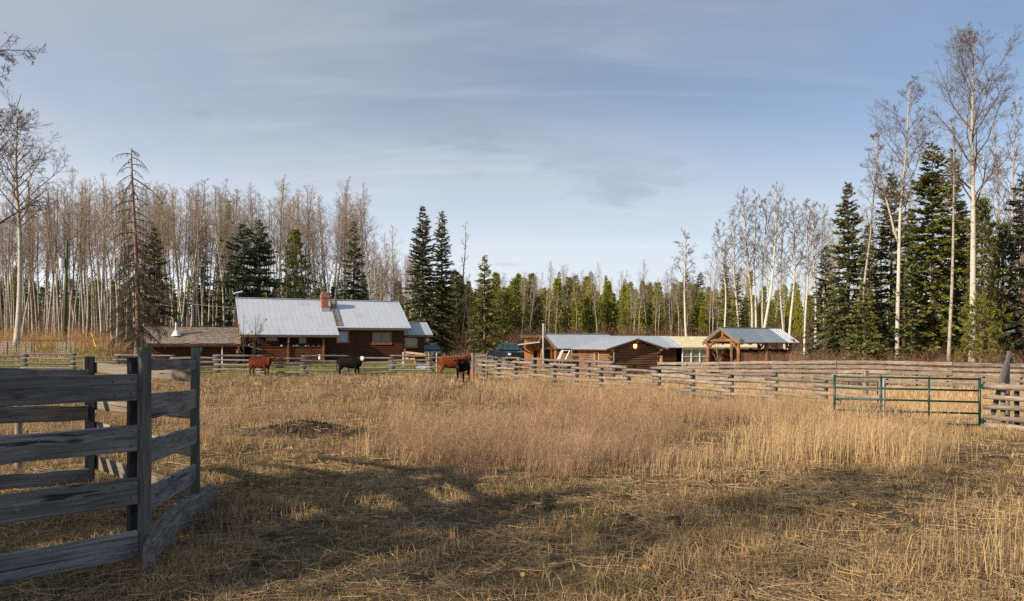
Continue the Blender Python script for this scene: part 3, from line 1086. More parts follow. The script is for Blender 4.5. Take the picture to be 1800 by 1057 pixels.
# ---- single trees on the left
hero_aspen("tall pale birch with open bare crown, tallest at the left edge", 38, 205, 66, 0.27, 31, base_px=28, name='birch_tree',
           bark='bark_birch', cs=0.50, spread=5.0, n1=30, n2=8, n3=6, n4=3, twig='twig_dark', tw=0.016, wob=0.2, up=0.55)
hero_aspen("dark bare tree half outside the left edge, one long branch reaching into the sky", -46, 20, 42, 0.24, 32, name='bare_tree',
           extra=((0.86, -0.15, R(16), 4.0), (0.80, 0.2, R(20), 2.6), (0.70, -0.3, R(10), 3.0)), cs=0.30, spread=4.6, n1=34, n2=8, n3=6, n4=3, twig='twig_dark', tw=0.013, bark='bark_aspen', up=0.25)
x_, H_ = htree(231, 258, 56)
plant_tree('dead_spruce', "dead brown spruce with drooping bare branches beside the shingled shed", 'tree', dead_spruce_meshes(41, H_, 0.20), wx(240, 56), 56)
hero_spruce("dark green spruce close behind the dead spruce", 271, 398, 76, 40, 51, power=0.75, dens=1.1, droop=0.45)
hero_spruce("dark narrow spruce among the pale aspens above the shingled shed", 357, 398, 97, 26, 50, dens=0.8)
hero_spruce("broad blue green spruce with two tops behind the left end of the house", 428, 392, 80, 64, 52, mat='needle_blue', power=0.62, dens=1.2, droop=0.42, spray=0.42, tiers=0.25, irregular=0.4)
hero_spruce("second blue green top close beside the broad blue spruce behind the house", 456, 386, 81, 50, 53, mat='needle_blue', power=0.62, dens=1.1, droop=0.42, spray=0.42, tiers=0.25, irregular=0.4)
hero_spruce("thin dark spruce top rising behind the broad blue spruce", 402, 352, 97, 30, 54, dens=0.8)
x_, H_ = htree(520, 403, 86)
plant_tree('pine_tree', "yellow green open pine rising behind the middle of the house roof", 'tree', pine_meshes(55, H_, 2.9, base=0.2, mat='needle_pine', dens=0.9), x_, 86)
hero_spruce("slim dark spruce behind the house just right of the brick chimney", 622, 386, 88, 31, 56, power=0.7, dens=1.0, tiers=0.15)
hero_spruce("tall full spruce just right of the house, the tallest there", 743, 362, 88, 42, 57, power=0.72, dens=1.25, spray=0.36, narrow_top=1.3)
hero_spruce("tall narrow dark spruce touching the right side of the tallest one by the house", 777, 369, 91, 30, 58, power=0.62, dens=1.1)
hero_spruce("shorter dark spruce standing alone behind the parked pickup truck", 852, 448, 86, 30, 59, power=0.7, dens=1.2)
hero_aspen("thin bent bare tree rising above the pines behind the cattle", 822, 388, 92, 0.13, 60, base_px=829, cs=0.42, spread=1.9, n1=13, n2=5, n3=3, twig='twig_dark', tw=0.018, wob=0.35)

# ---- single trees on the right
hero_aspen("lone slim aspen with drooping bare twigs behind the greenhouse", 1203, 403, 96, 0.20, 61, base_px=1209, bark='bark_birch', cs=0.40, spread=2.6, n1=26, n2=7, n3=5, n4=2, twig='twig_dark', tw=0.016, droop=0.14, up=0.4)
hero_spruce("small dark spruce behind the left end of the timber pavilion", 1276, 464, 92, 22, 62, dens=0.9, irregular=0.4)
hero_spruce("smaller dark spruce close behind the pavilion ridge", 1297, 478, 95, 17, 63, dens=0.9)
ASP = [(1262, 392, 1272, 88, 0.13, 0.50, "crooked half dead aspen, leftmost of the white clump behind the pavilion", dict(knee=(0.55, -0.02))),
       (1296, 362, 1301, 92, 0.17, 0.45, "round crowned aspen left in the white clump behind the pavilion", {}),
       (1314, 332, 1321, 90, 0.19, 0.45, "steep branched aspen with a bare snapped top in the white clump", {}),
       (1334, 336, 1329, 92, 0.16, 0.45, "straight thin aspen between two thicker trunks in the white clump", {}),
       (1366, 320, 1336, 88, 0.21, 0.42, "thick white aspen leaning right, tallest in the clump behind the pavilion", {}),
       (1345, 345, 1342, 94, 0.15, 0.5, "slender aspen behind the leaning white one", {}),
       (1380, 352, 1380, 92, 0.18, 0.45, "left one of two upright aspens above the pavilion's right roof end", {}),
       (1388, 348, 1386, 90, 0.19, 0.45, "right one of two upright aspens above the pavilion's right roof end", {}),
       (1410, 356, 1414, 84, 0.15, 0.5, "wavering thin aspen just right of the pavilion", {}),
       (1434, 360, 1432, 88, 0.17, 0.5, "greyish aspen with a full round crown before the right spruces", {}),
       (1452, 358, 1449, 90, 0.15, 0.5, "twin crowned aspen nearest the right spruces", {})]
for i, (px, top, bp, D, r0, cs, lab, kw) in enumerate(ASP):
    hero_aspen(lab, px, top, D, r0, 70 + i, base_px=bp, bark='bark_birch', cs=cs, spread=2.7 + 0.3 * (i % 3), n1=24, n2=7, n3=4, n4=2, twig='twig_dark', tw=0.016, **kw)
hero_spruce("leftmost big spruce on the right, cones browning its tip", 1490, 322, 64, 46, 81, base=0.03, power=0.66, dens=1.2, cones=0.14, spray=0.36)
hero_spruce("shaggy spruce behind the forked aspen on the right", 1566, 303, 67, 46, 82, base=0.03, power=0.55, dens=1.1, cones=0.14, irregular=0.4)
hero_spruce("tallest dark spruce in the right group, full to the ground", 1638, 248, 62, 62, 83, base=0.03, power=0.62, dens=1.3, cones=0.12, spray=0.38, irregular=0.35)
hero_spruce("slim spruce tucked against the right side of the tallest dark one", 1674, 262, 67, 40, 84, base=0.05, power=0.6, dens=1.0, irregular=0.4)
for i_, (px_, tp_, D_, hw_, lb_) in enumerate(((1452, 432, 71, 30, "shorter spruce left of the leftmost big one on the right"), (1527, 392, 71, 34, "spruce filling the gap between the leftmost big one and the shaggy one"),
                                               (1601, 372, 73, 38, "spruce filling the gap behind the forked pale aspen"), (1694, 352, 74, 36, "dark spruce behind the straight slim aspen and the white birch"),
                                               (1590, 470, 60, 34, "low dark spruce before the shaggy one, boughs to the ground"), (1520, 500, 59, 30, "low spruce at the foot of the thin zigzag aspen"))):
    hero_spruce(lb_, px_, tp_, D_, hw_, 120 + i_, base=0.03, power=0.7, dens=1.1, spray=0.36)
hero_spruce("dark spruce cut by the right edge of the picture", 1800, 300, 60, 46, 85, base=0.03, power=0.6, dens=1.2, irregular=0.4)
x_, H_ = htree(1730, 348, 60)
plant_tree('pine_tree', "yellow green pine directly right of the tall white birch", 'tree', pine_meshes(86, H_, 1.9, base=0.1, mat='needle_pine', dens=1.0, nb=7, power=0.5), x_, 60)
x_, H_ = htree(1762, 392, 63)
plant_tree('pine_tree', "shorter pale pine between the birch and the right edge", 'tree', pine_meshes(87, H_, 1.7, base=0.1, mat='needle_pine', dens=1.0, nb=6, power=0.55), x_, 63)
x_, H_ = htree(1724, 520, 54)
plant_tree('pine_tree', "low bushy yellow green pine at the foot of the tall birch", 'tree', pine_meshes(89, H_, 2.3, base=0.06, mat='needle_pine', dens=1.0, nb=5, power=0.75, whorl=0.5, upb=0.25), x_, 54)
hero_aspen("tallest white birch with a wide vase crown on the right", 1711, 72, 56, 0.27, 91, base_px=1708, name='birch_tree', bark='bark_birch', cs=0.48, spread=6.2, n1=24, n2=13, n3=6, n4=3,
           twig='twig_dark', tw=0.011, wob=0.12, up=0.5, el=(46, 62, 14))
hero_aspen("pale aspen forking wide above the shaggy spruce", 1602, 146, 60, 0.20, 92, base_px=1576, bark='bark_birch', cs=0.50, spread=4.2, n1=22, n2=10, n3=6, n4=3,
           twig='twig_dark', tw=0.011, up=0.45, el=(38, 58, 14), fork=[(0.44, R(24), 3.1, 0.72)])
hero_aspen("straight slim aspen between the tallest spruce and the white birch", 1678, 205, 55, 0.145, 93, base_px=1666, bark='bark_aspen', cs=0.60, spread=2.0, n1=22, n2=7, n3=5, n4=2, twig='twig_dark', tw=0.012, wob=0.06)
hero_aspen("thin zigzag aspen in front of the leftmost big spruce", 1526, 228, 62, 0.13, 94, base_px=1527, cs=0.45, spread=2.3, n1=18, n2=6, n3=4, n4=2, twig='twig_dark', tw=0.013, wob=0.4)
hero_aspen("bare aspen behind the pale pine on the right", 1744, 205, 72, 0.17, 95, base_px=1748, cs=0.42, spread=2.6, n1=24, n2=7, n3=5, n4=2, twig='twig_dark', tw=0.014)
hero_aspen("bare aspen rising at the right edge of the picture", 1790, 165, 68, 0.19, 96, base_px=1796, bark='bark_birch', cs=0.40, spread=2.8, n1=26, n2=7, n3=5, n4=2, twig='twig_dark', tw=0.014)
hero_aspen("slender leafless aspen half hidden behind the tallest spruce's left flank", 1613, 300, 74, 0.14, 97, cs=0.4, spread=2.0, n1=18, n2=6, n3=4, n4=2, twig='twig_dark', tw=0.015)
hero_aspen("thin white trunk standing at the shaggy spruce's foot", 1553, 330, 69, 0.12, 98, base_px=1552, bark='bark_birch', cs=0.5, spread=1.6, n1=14, n2=5, n3=3, twig='twig_dark', tw=0.012, wob=0.08)

# ---- the aspen stand on the left: each tree its own object
rgf = random.Random(5)
PROTO_A = [aspen_meshes(200 + i, 19.0, 0.085 + 0.012 * (i % 4), cs=(0.42, 0.5, 0.46, 0.54, 0.40, 0.48, 0.5, 0.44)[i], spread=2.5 + 0.35 * (i % 3), n1=27, n2=7, n3=5, n4=0, el=(34, 60, 14),
                        tw=0.0095, wob=0.22 + 0.06 * (i % 3), lean=((-0.025, 0.01, 0.03, -0.01, 0.0, 0.02, -0.02, 0.012)[i], 0), up=0.8) for i in range(8)]


def forest_row(n, px0, px1, D0, D1, top, name, label, group, protos, H0, squash=0.14, jit=0.06):
    for i in range(n):
        px = px0 + (px1 - px0) * (i + rgf.random()) / n
        D = rgf.uniform(D0, D1)
        x = wx(px, D)
        tp = top(px) + rgf.gauss(0, 15)
        H = wz(tp, D) - G(x, D)
        s = H / H0
        w = s * rgf.uniform(0.72, 1.28)
        plant_tree(name, label, 'tree', rgf.choice(protos), x, D, rz=rgf.uniform(0, 6.28), sc=w, sz=s, group=group, tilt=(rgf.gauss(0, 0.03), rgf.gauss(0, 0.035)))


def ltop(px):
    return float(np.interp(px, [-60, 0, 60, 150, 230, 330, 400, 440, 520, 600, 660], [360, 352, 350, 332, 340, 345, 348, 338, 352, 356, 362]))


LA = "slim bare aspen with pale trunk in the dense stand behind the shingled shed"
forest_row(66, -70, 400, 78, 90, ltop, 'aspen_tree', LA, "aspens in the dense left stand", PROTO_A, 19.0)
forest_row(84, -80, 420, 90, 106, ltop, 'aspen_tree', LA, "aspens in the dense left stand", PROTO_A, 19.0)
LB = "slim bare aspen with pale trunk in the stand right behind the house"
forest_row(20, 400, 650, 88, 96, lambda p: 342, 'aspen_tree', LB, "aspens behind the house", PROTO_A, 19.0)
forest_row(44, 400, 645, 98, 118, lambda p: 358, 'aspen_tree', LB, "aspens behind the house", PROTO_A, 19.0)
LC = "small tan bare aspen in the far clump between the house and the tall spruce"
forest_row(38, 636, 735, 128, 150, lambda p: 440 + 0.12 * (p - 640), 'bare_tree', LC, "aspens in the far clump", PROTO_A, 19.0)
LD = "small tan bare aspen in the low thicket behind the right spruces"
forest_row(50, 1235, 1830, 100, 130, lambda p: 455, 'bare_tree', LD, "aspens in the right thicket", PROTO_A, 19.0)
LE = "tall bare aspen filling the gaps among the right spruces"
forest_row(24, 1440, 1850, 74, 92, lambda p: 372 - 0.12 * (p - 1440), 'aspen_tree', LE, "aspens among the right spruces", PROTO_A, 19.0)

# ---- the young pine wood across the middle
PROTO_P = [pine_meshes(300 + i, 11.5, (1.5, 1.25, 1.7, 1.35, 1.55)[i], base=(0.12, 0.3, 0.2, 0.4, 0.15)[i], r0=0.10, mat='needle_far', whorl=0.55, tuft=0.36, dens=0.75, power=0.6, nb=6) for i in range(5)]
PROTO_S = [spruce_meshes(320 + i, 13.0, (1.5, 1.9)[i], base=0.08, r0=0.13, dens=0.7, whorl=0.5, spray=0.42, droop=0.35) for i in range(2)]


def mtop(px):
    return float(np.interp(px, [690, 760, 850, 1000, 1120, 1250, 1500], [505, 500, 508, 512, 514, 520, 520]))


LP = "young bright green pine in the wood behind the vehicles and sheds"
forest_row(84, 770, 1240, 112, 138, mtop, 'pine_tree', LP, "young pines in the middle wood", PROTO_P, 11.5)
forest_row(70, 690, 1480, 140, 172, lambda p: mtop(p) - 4, 'pine_tree', LP, "young pines in the middle wood", PROTO_P, 11.5)
LQ = "young green pine showing between the trunks right of the pavilion"
forest_row(26, 1240, 1480, 106, 132, lambda p: 535, 'pine_tree', LQ, "young pines behind the pavilion", PROTO_P, 11.5)
LS = "dark spire of a spruce standing above the young pine wood"
forest_row(16, 860, 1240, 140, 165, lambda p: 492, 'spruce_tree', LS, "spruce spires in the middle wood", [m[:2] for m in PROTO_S], 13.0)
LT = "thin pale trunked bare tree among the young pines"
forest_row(84, 770, 1290, 106, 140, lambda p: 492, 'bare_tree', LT, "bare trees in the middle wood", PROTO_A, 19.0)
forest_row(7, 900, 1060, 108, 130, lambda p: 468, 'bare_tree', LT, "bare trees in the middle wood", PROTO_A, 19.0)
LU = "dark conifer in the shade behind the left aspen trunks"
forest_row(84, -90, 650, 110, 140, lambda p: 508, 'pine_tree', LU, "conifers behind the left aspens", [PROTO_P[1], PROTO_P[3], PROTO_S[0][:2], PROTO_S[1][:2]], 12.0)
LV = "small dark spruce filling the foot of the right tree group"
forest_row(16, 1440, 1860, 66, 84, lambda p: 520, 'spruce_tree', LV, "low spruces on the right", [m[:2] for m in PROTO_S], 13.0)


# ---- one far mass of wood behind everything
def far_wood():
    rg = np.random.default_rng(77)
    Vs, Fs, n0, RN = [], [], 0, []
    for i in range(760):
        ang = rg.uniform(-0.80, 0.80)
        D = rg.uniform(185, 260)
        x, y = math.tan(ang) * D, D
        H = rg.uniform(10, 15) if ang > -0.17 else rg.uniform(17, 25)
        n = 260
        t = rg.random(n) ** 0.8
        a = rg.uniform(0, 6.28, n)
        rr = 1.7 * (1 - t) + 0.15
        P = np.stack([x + np.cos(a) * rr * 0.4, y + np.sin(a) * rr * 0.4, 1.4 + t * H], 1)
        d = np.stack([np.cos(a), np.sin(a), rg.normal(size=n) * 0.25 - 0.1 + 0.5 * t], 1)
        d /= np.linalg.norm(d, axis=1, keepdims=True)
        L = rr * rg.uniform(0.6, 1.1, n) + 0.2
        V, F = sprays(P, d, L, L * 0.5, rg, 0.6)
        Vs.append(V)
        Fs.append(F + n0)
        n0 += len(V)
        RN.append(np.repeat(np.clip(rg.random(n) * 0.6 + rg.random() * 0.4, 0, 1), 4))
    me = np_mesh('forest', np.concatenate(Vs), np.concatenate(Fs), M['needle_spruce'], rnd=np.concatenate(RN))
    o = ob('forest', me)
    tag(o, "far dark conifer wood closing the view behind the young pines", 'forest', kind='stuff')


far_wood()


# ---- brush along the foot of the woods
def brush(name, label, n, px0, px1, D0, D1, h0, h1, mat, seed, w=0.012):
    rg = np.random.default_rng(seed)
    D = rg.uniform(D0, D1, n)
    px = rg.uniform(px0, px1, n)
    x = (px - 900) / FPX * D
    k = vnoise(px * 0.05, D * 0.3, 1.0, seed)
    P = np.stack([x, D, gz(x, D)], 1)
    d = rg.normal(size=(n, 3)) * 0.28
    d[:, 2] = 1
    d /= np.linalg.norm(d, axis=1, keepdims=True)
    L = rg.uniform(h0, h1, n) * (0.35 + 1.1 * k)
    a, b = [P], [P + d * L[:, None]]
    r0, r1 = [np.full(n, w)], [np.full(n, w * 0.5)]
    for q in range(4):
        t = rg.uniform(0.25, 0.95, (n, 1))
        s = P + d * L[:, None] * t
        e = d + rg.normal(size=(n, 3)) * 0.55
        e /= np.linalg.norm(e, axis=1, keepdims=True)
        a.append(s)
        b.append(s + e * (L * 0.32)[:, None])
        r0.append(np.full(n, w * 0.6))
        r1.append(np.full(n, w * 0.35))
    V, F = seg_mesh(np.concatenate(a), np.concatenate(b), np.concatenate(r0), np.concatenate(r1), 3)
    me = np_mesh(name, V, F, M[mat], rnd=np.repeat(rg.random(n * 5), 6))
    tag(ob(name, me), label, 'undergrowth', kind='stuff')


M['twig_red'] = leafmat('red_brown_twig', (0.10, 0.055, 0.040), (0.27, 0.155, 0.105), 0.85, 0, 0.05)
M['twig_tan'] = leafmat('tan_dry_stem', (0.22, 0.125, 0.06), (0.46, 0.29, 0.14), 0.85, 0, 0.05)
brush('undergrowth', "red brown leafless brush along the edge of the middle wood", 2600, 725, 1500, 98, 112, 1.0, 3.6, 'twig_red', 401, 0.022)
brush('undergrowth', "tan dry weeds and brush along the foot of the left aspens", 2600, -60, 420, 66, 84, 0.5, 1.7, 'twig_tan', 402, 0.014)
brush('undergrowth', "thin brown brush under the right trees behind the board fence", 2200, 1400, 1850, 44, 66, 0.5, 1.9, 'twig_red', 403, 0.010)
brush('undergrowth', "dark leafless brush among the left aspen trunks", 3200, -60, 650, 86, 118, 1.5, 5.0, 'twig_dark', 404, 0.016)

# ---- trees beside and behind the viewer that shade the foreground
SHADE_A = [aspen_meshes(500 + i, 20.0, 0.10, cs=0.35, spread=3.6, n1=22, n2=6, n3=4, n4=0, tw=0.010, up=0.6) for i in range(2)]
SHADE_B = aspen_meshes(505, 20.0, 0.11, cs=0.62, spread=2.6, n1=24, n2=8, n3=6, n4=0, tw=0.016, up=0.7)
SHADE_S = [spruce_meshes(510, 17.0, 3.0, base=0.04, r0=0.2, dens=0.9, whorl=0.5, spray=0.5, droop=0.4)[:2]]
# (point shaded on the ground, distance from it back to the trunk, kind, height)
SHADE = [((9.2, 13.1), 43, 'b', 20), ((6.8, 12.7), 44, 'b', 20.5), ((3.6, 10.6), 42, 'a', 19.5),
         ((-4.6, 5.7), 8.5, 'w', 7.2), ((-3.8, 7.3), 8.5, 'w', 7.0), ((-4.5, 9.2), 9, 'w', 7.2), ((-4.4, 10.5), 9.5, 'w', 6.9), ((-5.0, 8.5), 20, 'a', 18)]  # kind w: unseen low spruces, added and widened to keep sun off the corral
for i, ((gx, gy), dist, kd, H) in enumerate(SHADE):
    bx, by = gx + SUN_H.x * dist, gy + SUN_H.y * dist
    ms, H0 = (SHADE_S[0], 17.0) if kd in 'sw' else ((SHADE_A[i % 2], 20.0) if kd == 'a' else (SHADE_B, 20.0))
    plant_tree('spruce_tree' if kd in 'sw' else 'aspen_tree', "unseen spruce added beside the viewer to shade the corral and near pasture" if kd in 'sw' else "bare aspen standing beside the viewer, shading the near pasture",
               'tree', ms, bx, by, rz=i * 1.3, sc=H / H0 * (1.3 if kd == 'w' else 1), sz=H / H0, group="trees beside the viewer")

# ================================================================== BUILDINGS
class Frame:
    """a building's own axes: x along its front, y to its back, z up; finds places from the photograph's rows and columns"""

    def __init__(s, px, D, ang, z0=None):
        s.o = Vector((wx(px, D), D, 0))
        s.a = ang
        s.d = (math.cos(ang), math.sin(ang))
        s.n = (-math.sin(ang), math.cos(ang))
        s.z0 = G(s.o.x, s.o.y) if z0 is None else z0

    def X(s, px, y=0.0):
        k = (px - 900) / FPX
        bx, by = s.o.x + y * s.n[0], s.o.y + y * s.n[1]
        return (k * by - bx) / (s.d[0] - k * s.d[1])

    def Z(s, px, py, y=0.0):
        x = s.X(px, y)
        D = s.o.y + y * s.n[1] + x * s.d[1]
        return wz(py, D) - s.z0

    def Y(s, px, x=0.0):
        k = (px - 900) / FPX
        bx, by = s.o.x + x * s.d[0], s.o.y + x * s.d[1]
        return (k * by - bx) / (s.n[0] - k * s.n[1])

    def thing(s, name, label, cat, x=0, y=0):
        return thing(name, label, cat, (s.o.x, s.o.y, s.z0), s.a)


def log_wall(mb, p0, p1, z0, z1, row=0.2, holes=(), thick=0.16, bulge=0.045, ext=None, over=0.0, seed=0):
    """courses of rounded logs from p0 to p1 (outer face on the right-hand side of p0->p1)"""
    rg = random.Random(seed)
    p0, p1 = Vector((p0[0], p0[1], 0)), Vector((p1[0], p1[1], 0))
    d = p1 - p0
    L = d.length
    d.normalize()
    o = Vector((d.y, -d.x, 0))
    n = max(1, round((z1 - z0) / row))
    h = (z1 - z0) / n
    for i in range(n):
        a, b = z0 + i * h, z0 + (i + 1) * h
        mid = (a + b) / 2
        s0, s1 = (0.0, L) if ext is None else ext(mid)
        if s1 - s0 < 0.05:
            continue
        s0 -= over * (0.6 + 0.8 * rg.random()) * (i % 2)
        s1 += over * (0.6 + 0.8 * rg.random()) * (i % 2)
        spans = [(s0, s1)]
        for (ha, hb, hz0, hz1) in holes:
            if hz0 - h * 0.3 < mid < hz1 + h * 0.3:
                ns = []
                for (q0, q1) in spans:
                    if hb <= q0 or ha >= q1:
                        ns.append((q0, q1))
                    else:
                        if ha > q0:
                            ns.append((q0, ha))
                        if hb < q1:
                            ns.append((hb, q1))
                spans = ns
        jit = rg.uniform(-0.008, 0.008)
        for (q0, q1) in spans:
            prof = [(0.0, a + 0.004), (bulge * 0.75 + jit, a + h * 0.16), (bulge + jit, a + h * 0.5), (bulge * 0.75 + jit, a + h * 0.84), (0.0, b - 0.004), (-thick, b - 0.004), (-thick, a + 0.004)]
            vs = [p0 + d * q0 + o * f + Vector((0, 0, z)) for f, z in prof] + [p0 + d * q1 + o * f + Vector((0, 0, z)) for f, z in prof]
            k = len(prof)
            mb.add(vs, [tuple(reversed(range(k))), tuple(range(k, 2 * k))] + [(j, (j + 1) % k, (j + 1) % k + k, j + k) for j in range(k)])
    return mb


def plank_wall(mb, p0, p1, z0, z1, w=0.18, thick=0.035, seed=0, ragged=0.04, gap=0.008):
    rg = random.Random(seed)
    p0, p1 = Vector((p0[0], p0[1], 0)), Vector((p1[0], p1[1], 0))
    d = p1 - p0
    L = d.length
    d.normalize()
    s = 0.0
    ang = math.atan2(d.y, d.x)
    while s < L - 0.02:
        ww = min(w * rg.uniform(0.75, 1.25), L - s)
        top = z1 + rg.uniform(-ragged, ragged)
        c = p0 + d * (s + ww / 2) + Vector((-d.y, d.x, 0)) * rg.uniform(-0.008, 0.008)
        mb.box((c.x, c.y, (z0 + top) / 2), (ww - gap, thick, top - z0), rz=ang)
        s += ww
    return mb


def roof_slab(mb, r0, r1, e1, e0, thick=0.05, rib=0.0, rh=0.035, rw=0.035):
    """sloping sheet r0-r1 (ridge) to e0-e1 (eave) with standing ribs down the slope"""
    r0, r1, e0, e1 = map(Vector, (r0, r1, e0, e1))
    nrm = (r1 - r0).cross(e0 - r0).normalized()
    if nrm.z < 0:
        nrm = -nrm
    t = nrm * thick
    vs = [r0, r1, e1, e0, r0 - t, r1 - t, e1 - t, e0 - t]
    mb.add(vs, [(0, 1, 2, 3), (7, 6, 5, 4), (0, 4, 5, 1), (1, 5, 6, 2), (2, 6, 7, 3), (3, 7, 4, 0)])
    if rib:
        n = max(2, int((r1 - r0).length / rib))
        for i in range(n + 1):
            f = (i + 0.02) / (n + 0.04) if i else 0.006
            a, b = r0.lerp(r1, f) + nrm * (rh / 2 - 0.004), e0.lerp(e1, f) + nrm * (rh / 2 - 0.004)
            mb.bar(a, b, rw, rh, up=nrm)
    return mb


def window(parent, x0, x1, z0, z1, y, frame, glass, fw=0.09, mull=0, name='window', depth=0.10, proud=0.03, label=None):
    f = MB()
    cy = y + depth / 2 - proud - 0.05
    f.box(((x0 + x1) / 2, cy, z1 + fw / 2), (x1 - x0 + 2 * fw, depth, fw))
    f.box(((x0 + x1) / 2, cy - 0.015, z0 - fw / 2), (x1 - x0 + 2 * fw, depth + 0.03, fw))
    for xx in (x0 - fw / 2, x1 + fw / 2):
        f.box((xx, cy, (z0 + z1) / 2), (fw, depth - 0.01, z1 - z0))
    for i in range(mull):
        xx = x0 + (x1 - x0) * (i + 1) / (mull + 1)
        f.box((xx, cy + 0.01, (z0 + z1) / 2), (fw * 0.7, depth - 0.03, z1 - z0))
    w = f.build(name, frame, parent)
    if label:
        w['label'] = label
    for i in range(mull + 1):
        a = x0 + (x1 - x0) * i / (mull + 1) + (fw * 0.35 if i else 0)
        b = x0 + (x1 - x0) * (i + 1) / (mull + 1) - (fw * 0.35 if i < mull else 0)
        MB().box(((a + b) / 2, y + 0.02, (z0 + z1) / 2), (b - a, 0.012, z1 - z0)).build('pane', glass, w)
    return w


# ------------------------------------------------------------------ the log house
def log_house():
    fr = Frame(426.5, 66.0, R(24))
    h = fr.thing('log_house', "long red brown log house with a pale grey metal roof and brick chimney", 'house')
    L = fr.X(709)
    W = 8.0
    yr = W / 2
    zr, ze, ye = 6.55 - fr.z0, 3.74 - fr.z0, -0.6
    sl = (zr - ze) / (yr - ye)
    zb = -0.6
    pz = lambda y: zr - sl * (yr - y)       # roof height over y (front slope)
    xp = fr.X(570)                          # where the porch ends
    # walls
    w = MB()
    w1 = (fr.X(593), fr.X(611.5), fr.Z(602, 601.3), fr.Z(602, 583.2))
    w2 = (fr.X(656), fr.X(686), fr.Z(671, 604), fr.Z(671, 586))
    w3 = (fr.X(468), fr.X(487), fr.Z(477, 599), fr.Z(477, 585.5))
    dr = (fr.X(523), fr.X(541), fr.Z(532, 625), fr.Z(532, 588))
    zt = pz(0) - 0.16
    log_wall(w, (0, 0), (L, 0), zb, zt, 0.19, [w1, w2, w3, dr], seed=1)
    gab = lambda z: (max(0.0, (z - zt) / sl), min(W, W - (z - zt) / sl)) if z > zt else (0.0, W)
    log_wall(w, (L, 0), (L, W), zb, zr - 0.3, 0.19, ext=gab, seed=2)
    log_wall(w, (0, W), (0, 0), zb, zr - 0.3, 0.19, ext=gab, seed=3)
    log_wall(w, (L, W), (0, W), zb, zt, 0.19, seed=4)
    w.build('wall', M['log_red'], h)
    MB().box((L / 2, W / 2, -0.3), (L - 0.5, W - 0.5, 0.05)).build('floor', M['fascia'], h)
    # roof
    xl, xr = -0.35, fr.X(707, yr)
    xr = L + 0.62
    rf = MB()
    pe = -1.75
    roof_slab(rf, (xl, yr, zr), (xr, yr, zr), (xr, ye, ze), (xl, ye, ze), 0.07, 0.46, 0.016, 0.028)
    roof_slab(rf, (xl, ye - 0.004, ze + 0.003), (xp + 1.05, ye - 0.004, ze + 0.003), (xp + 1.05, pe, pz(pe)), (xl, pe, pz(pe)), 0.07, 0.46, 0.016, 0.028)
    roof_slab(rf, (xr, yr + 0.004, zr), (xl, yr + 0.004, zr), (xl, W + 0.6, ze), (xr, W + 0.6, ze), 0.07)
    rf.bar((xl, yr, zr + 0.02), (xr, yr, zr + 0.02), 0.30, 0.05)
    roof = rf.build('roof', M['roof_new'], h)
    fs = MB()
    fs.bar((xp + 1.06, ye + 0.02, ze - 0.15), (xr, ye + 0.02, ze - 0.15), 0.05, 0.16)
    fs.bar((xl, pe + 0.02, pz(pe) - 0.15), (xp + 1.04, pe + 0.02, pz(pe) - 0.15), 0.05, 0.16)
    fs.bar((xr - 0.03, yr, zr - 0.17), (xr - 0.03, ye, ze - 0.17), 0.05, 0.16)
    fs.bar((xl + 0.03, yr, zr - 0.17), (xl + 0.03, pe, pz(pe) - 0.17), 0.05, 0.16)
    fs.build('fascia', M['fascia'], roof)
    # windows and door
    window(h, *w1[:2], *w1[2:], 0.0, M['trim'], M['glass_blind'], 0.11, label="window with a drawn pale blue blind")
    window(h, *w2[:2], *w2[2:], 0.0, M['trim'], M['glass'], 0.11, 1)
    window(h, *w3[:2], *w3[2:], 0.0, M['trim'], M['glass'], 0.10)
    d = MB().box(((dr[0] + dr[1]) / 2, 0.03, (dr[2] + dr[3]) / 2), (dr[1] - dr[0], 0.06, dr[3] - dr[2])).build('door', M['black_metal'], h)
    zc = dr[2] + (dr[3] - dr[2]) * 0.55
    MB().box(((dr[0] + dr[1]) / 2, -0.012, (zc + dr[3]) / 2), (dr[1] - dr[0] - 0.3, 0.02, (dr[3] - zc) * 0.9)).build('pane', M['glass_green'], d)
    # porch: posts, parapet of boards, beam
    pf = pe + 0.45
    par = fr.Z(507, 610, pf)
    pc = MB()
    x0, x1 = fr.X(452, pf), fr.X(568, pf)
    log_wall(pc, (x0, pf), (x1, pf), zb, par, 0.2, thick=0.08, seed=5)
    pc.bar((x0, pf, par + 0.025), (x1, pf, par + 0.025), 0.2, 0.05)
    pc.build('porch_parapet', M['log_porch'], h)
    for px in (445, 506.5, 568.5):
        xx = fr.X(px, pf - 0.02)
        MB().box((xx, pf - 0.06, (zb + pz(pf) - 0.2) / 2), (0.19, 0.19, pz(pf) - 0.2 - zb)).build('porch_post', M['timber'], h, bevel=0.03)
    MB().bar((x0 - 0.5, pf, pz(pf) - 0.19), (x1 + 0.2, pf, pz(pf) - 0.19), 0.16, 0.2).build('porch_beam', M['log_dark'], h)
    # chimney
    cx = fr.X(572, 2.0)
    cy = 2.1
    ch = MB()
    s = 0.66
    zt2 = fr.Z(572, 515.5, cy)
    ch.box((cx, cy + s / 2, (pz(cy) - 0.4 + zt2) / 2), (s, s, zt2 - pz(cy) + 0.4))
    ch.box((cx, cy + s / 2, zt2 - 0.33), (s + 0.12, s + 0.12, 0.24))
    ch.box((cx, cy + s / 2, zt2 + 0.06), (s - 0.14, s - 0.14, 0.14))
    c = ch.build('chimney', M['brick'], h)
    MB().tube([(cx, cy + s / 2, zt2 + 0.1), (cx, cy + s / 2, zt2 + 0.30)], 0.13, 10).build('flue', M['black_metal'], c)
    MB().box((cx, cy + s / 2 - 0.05, pz(cy) + 0.11), (s + 0.10, s + 0.16, 0.24)).build('flashing', M['galv'], c)
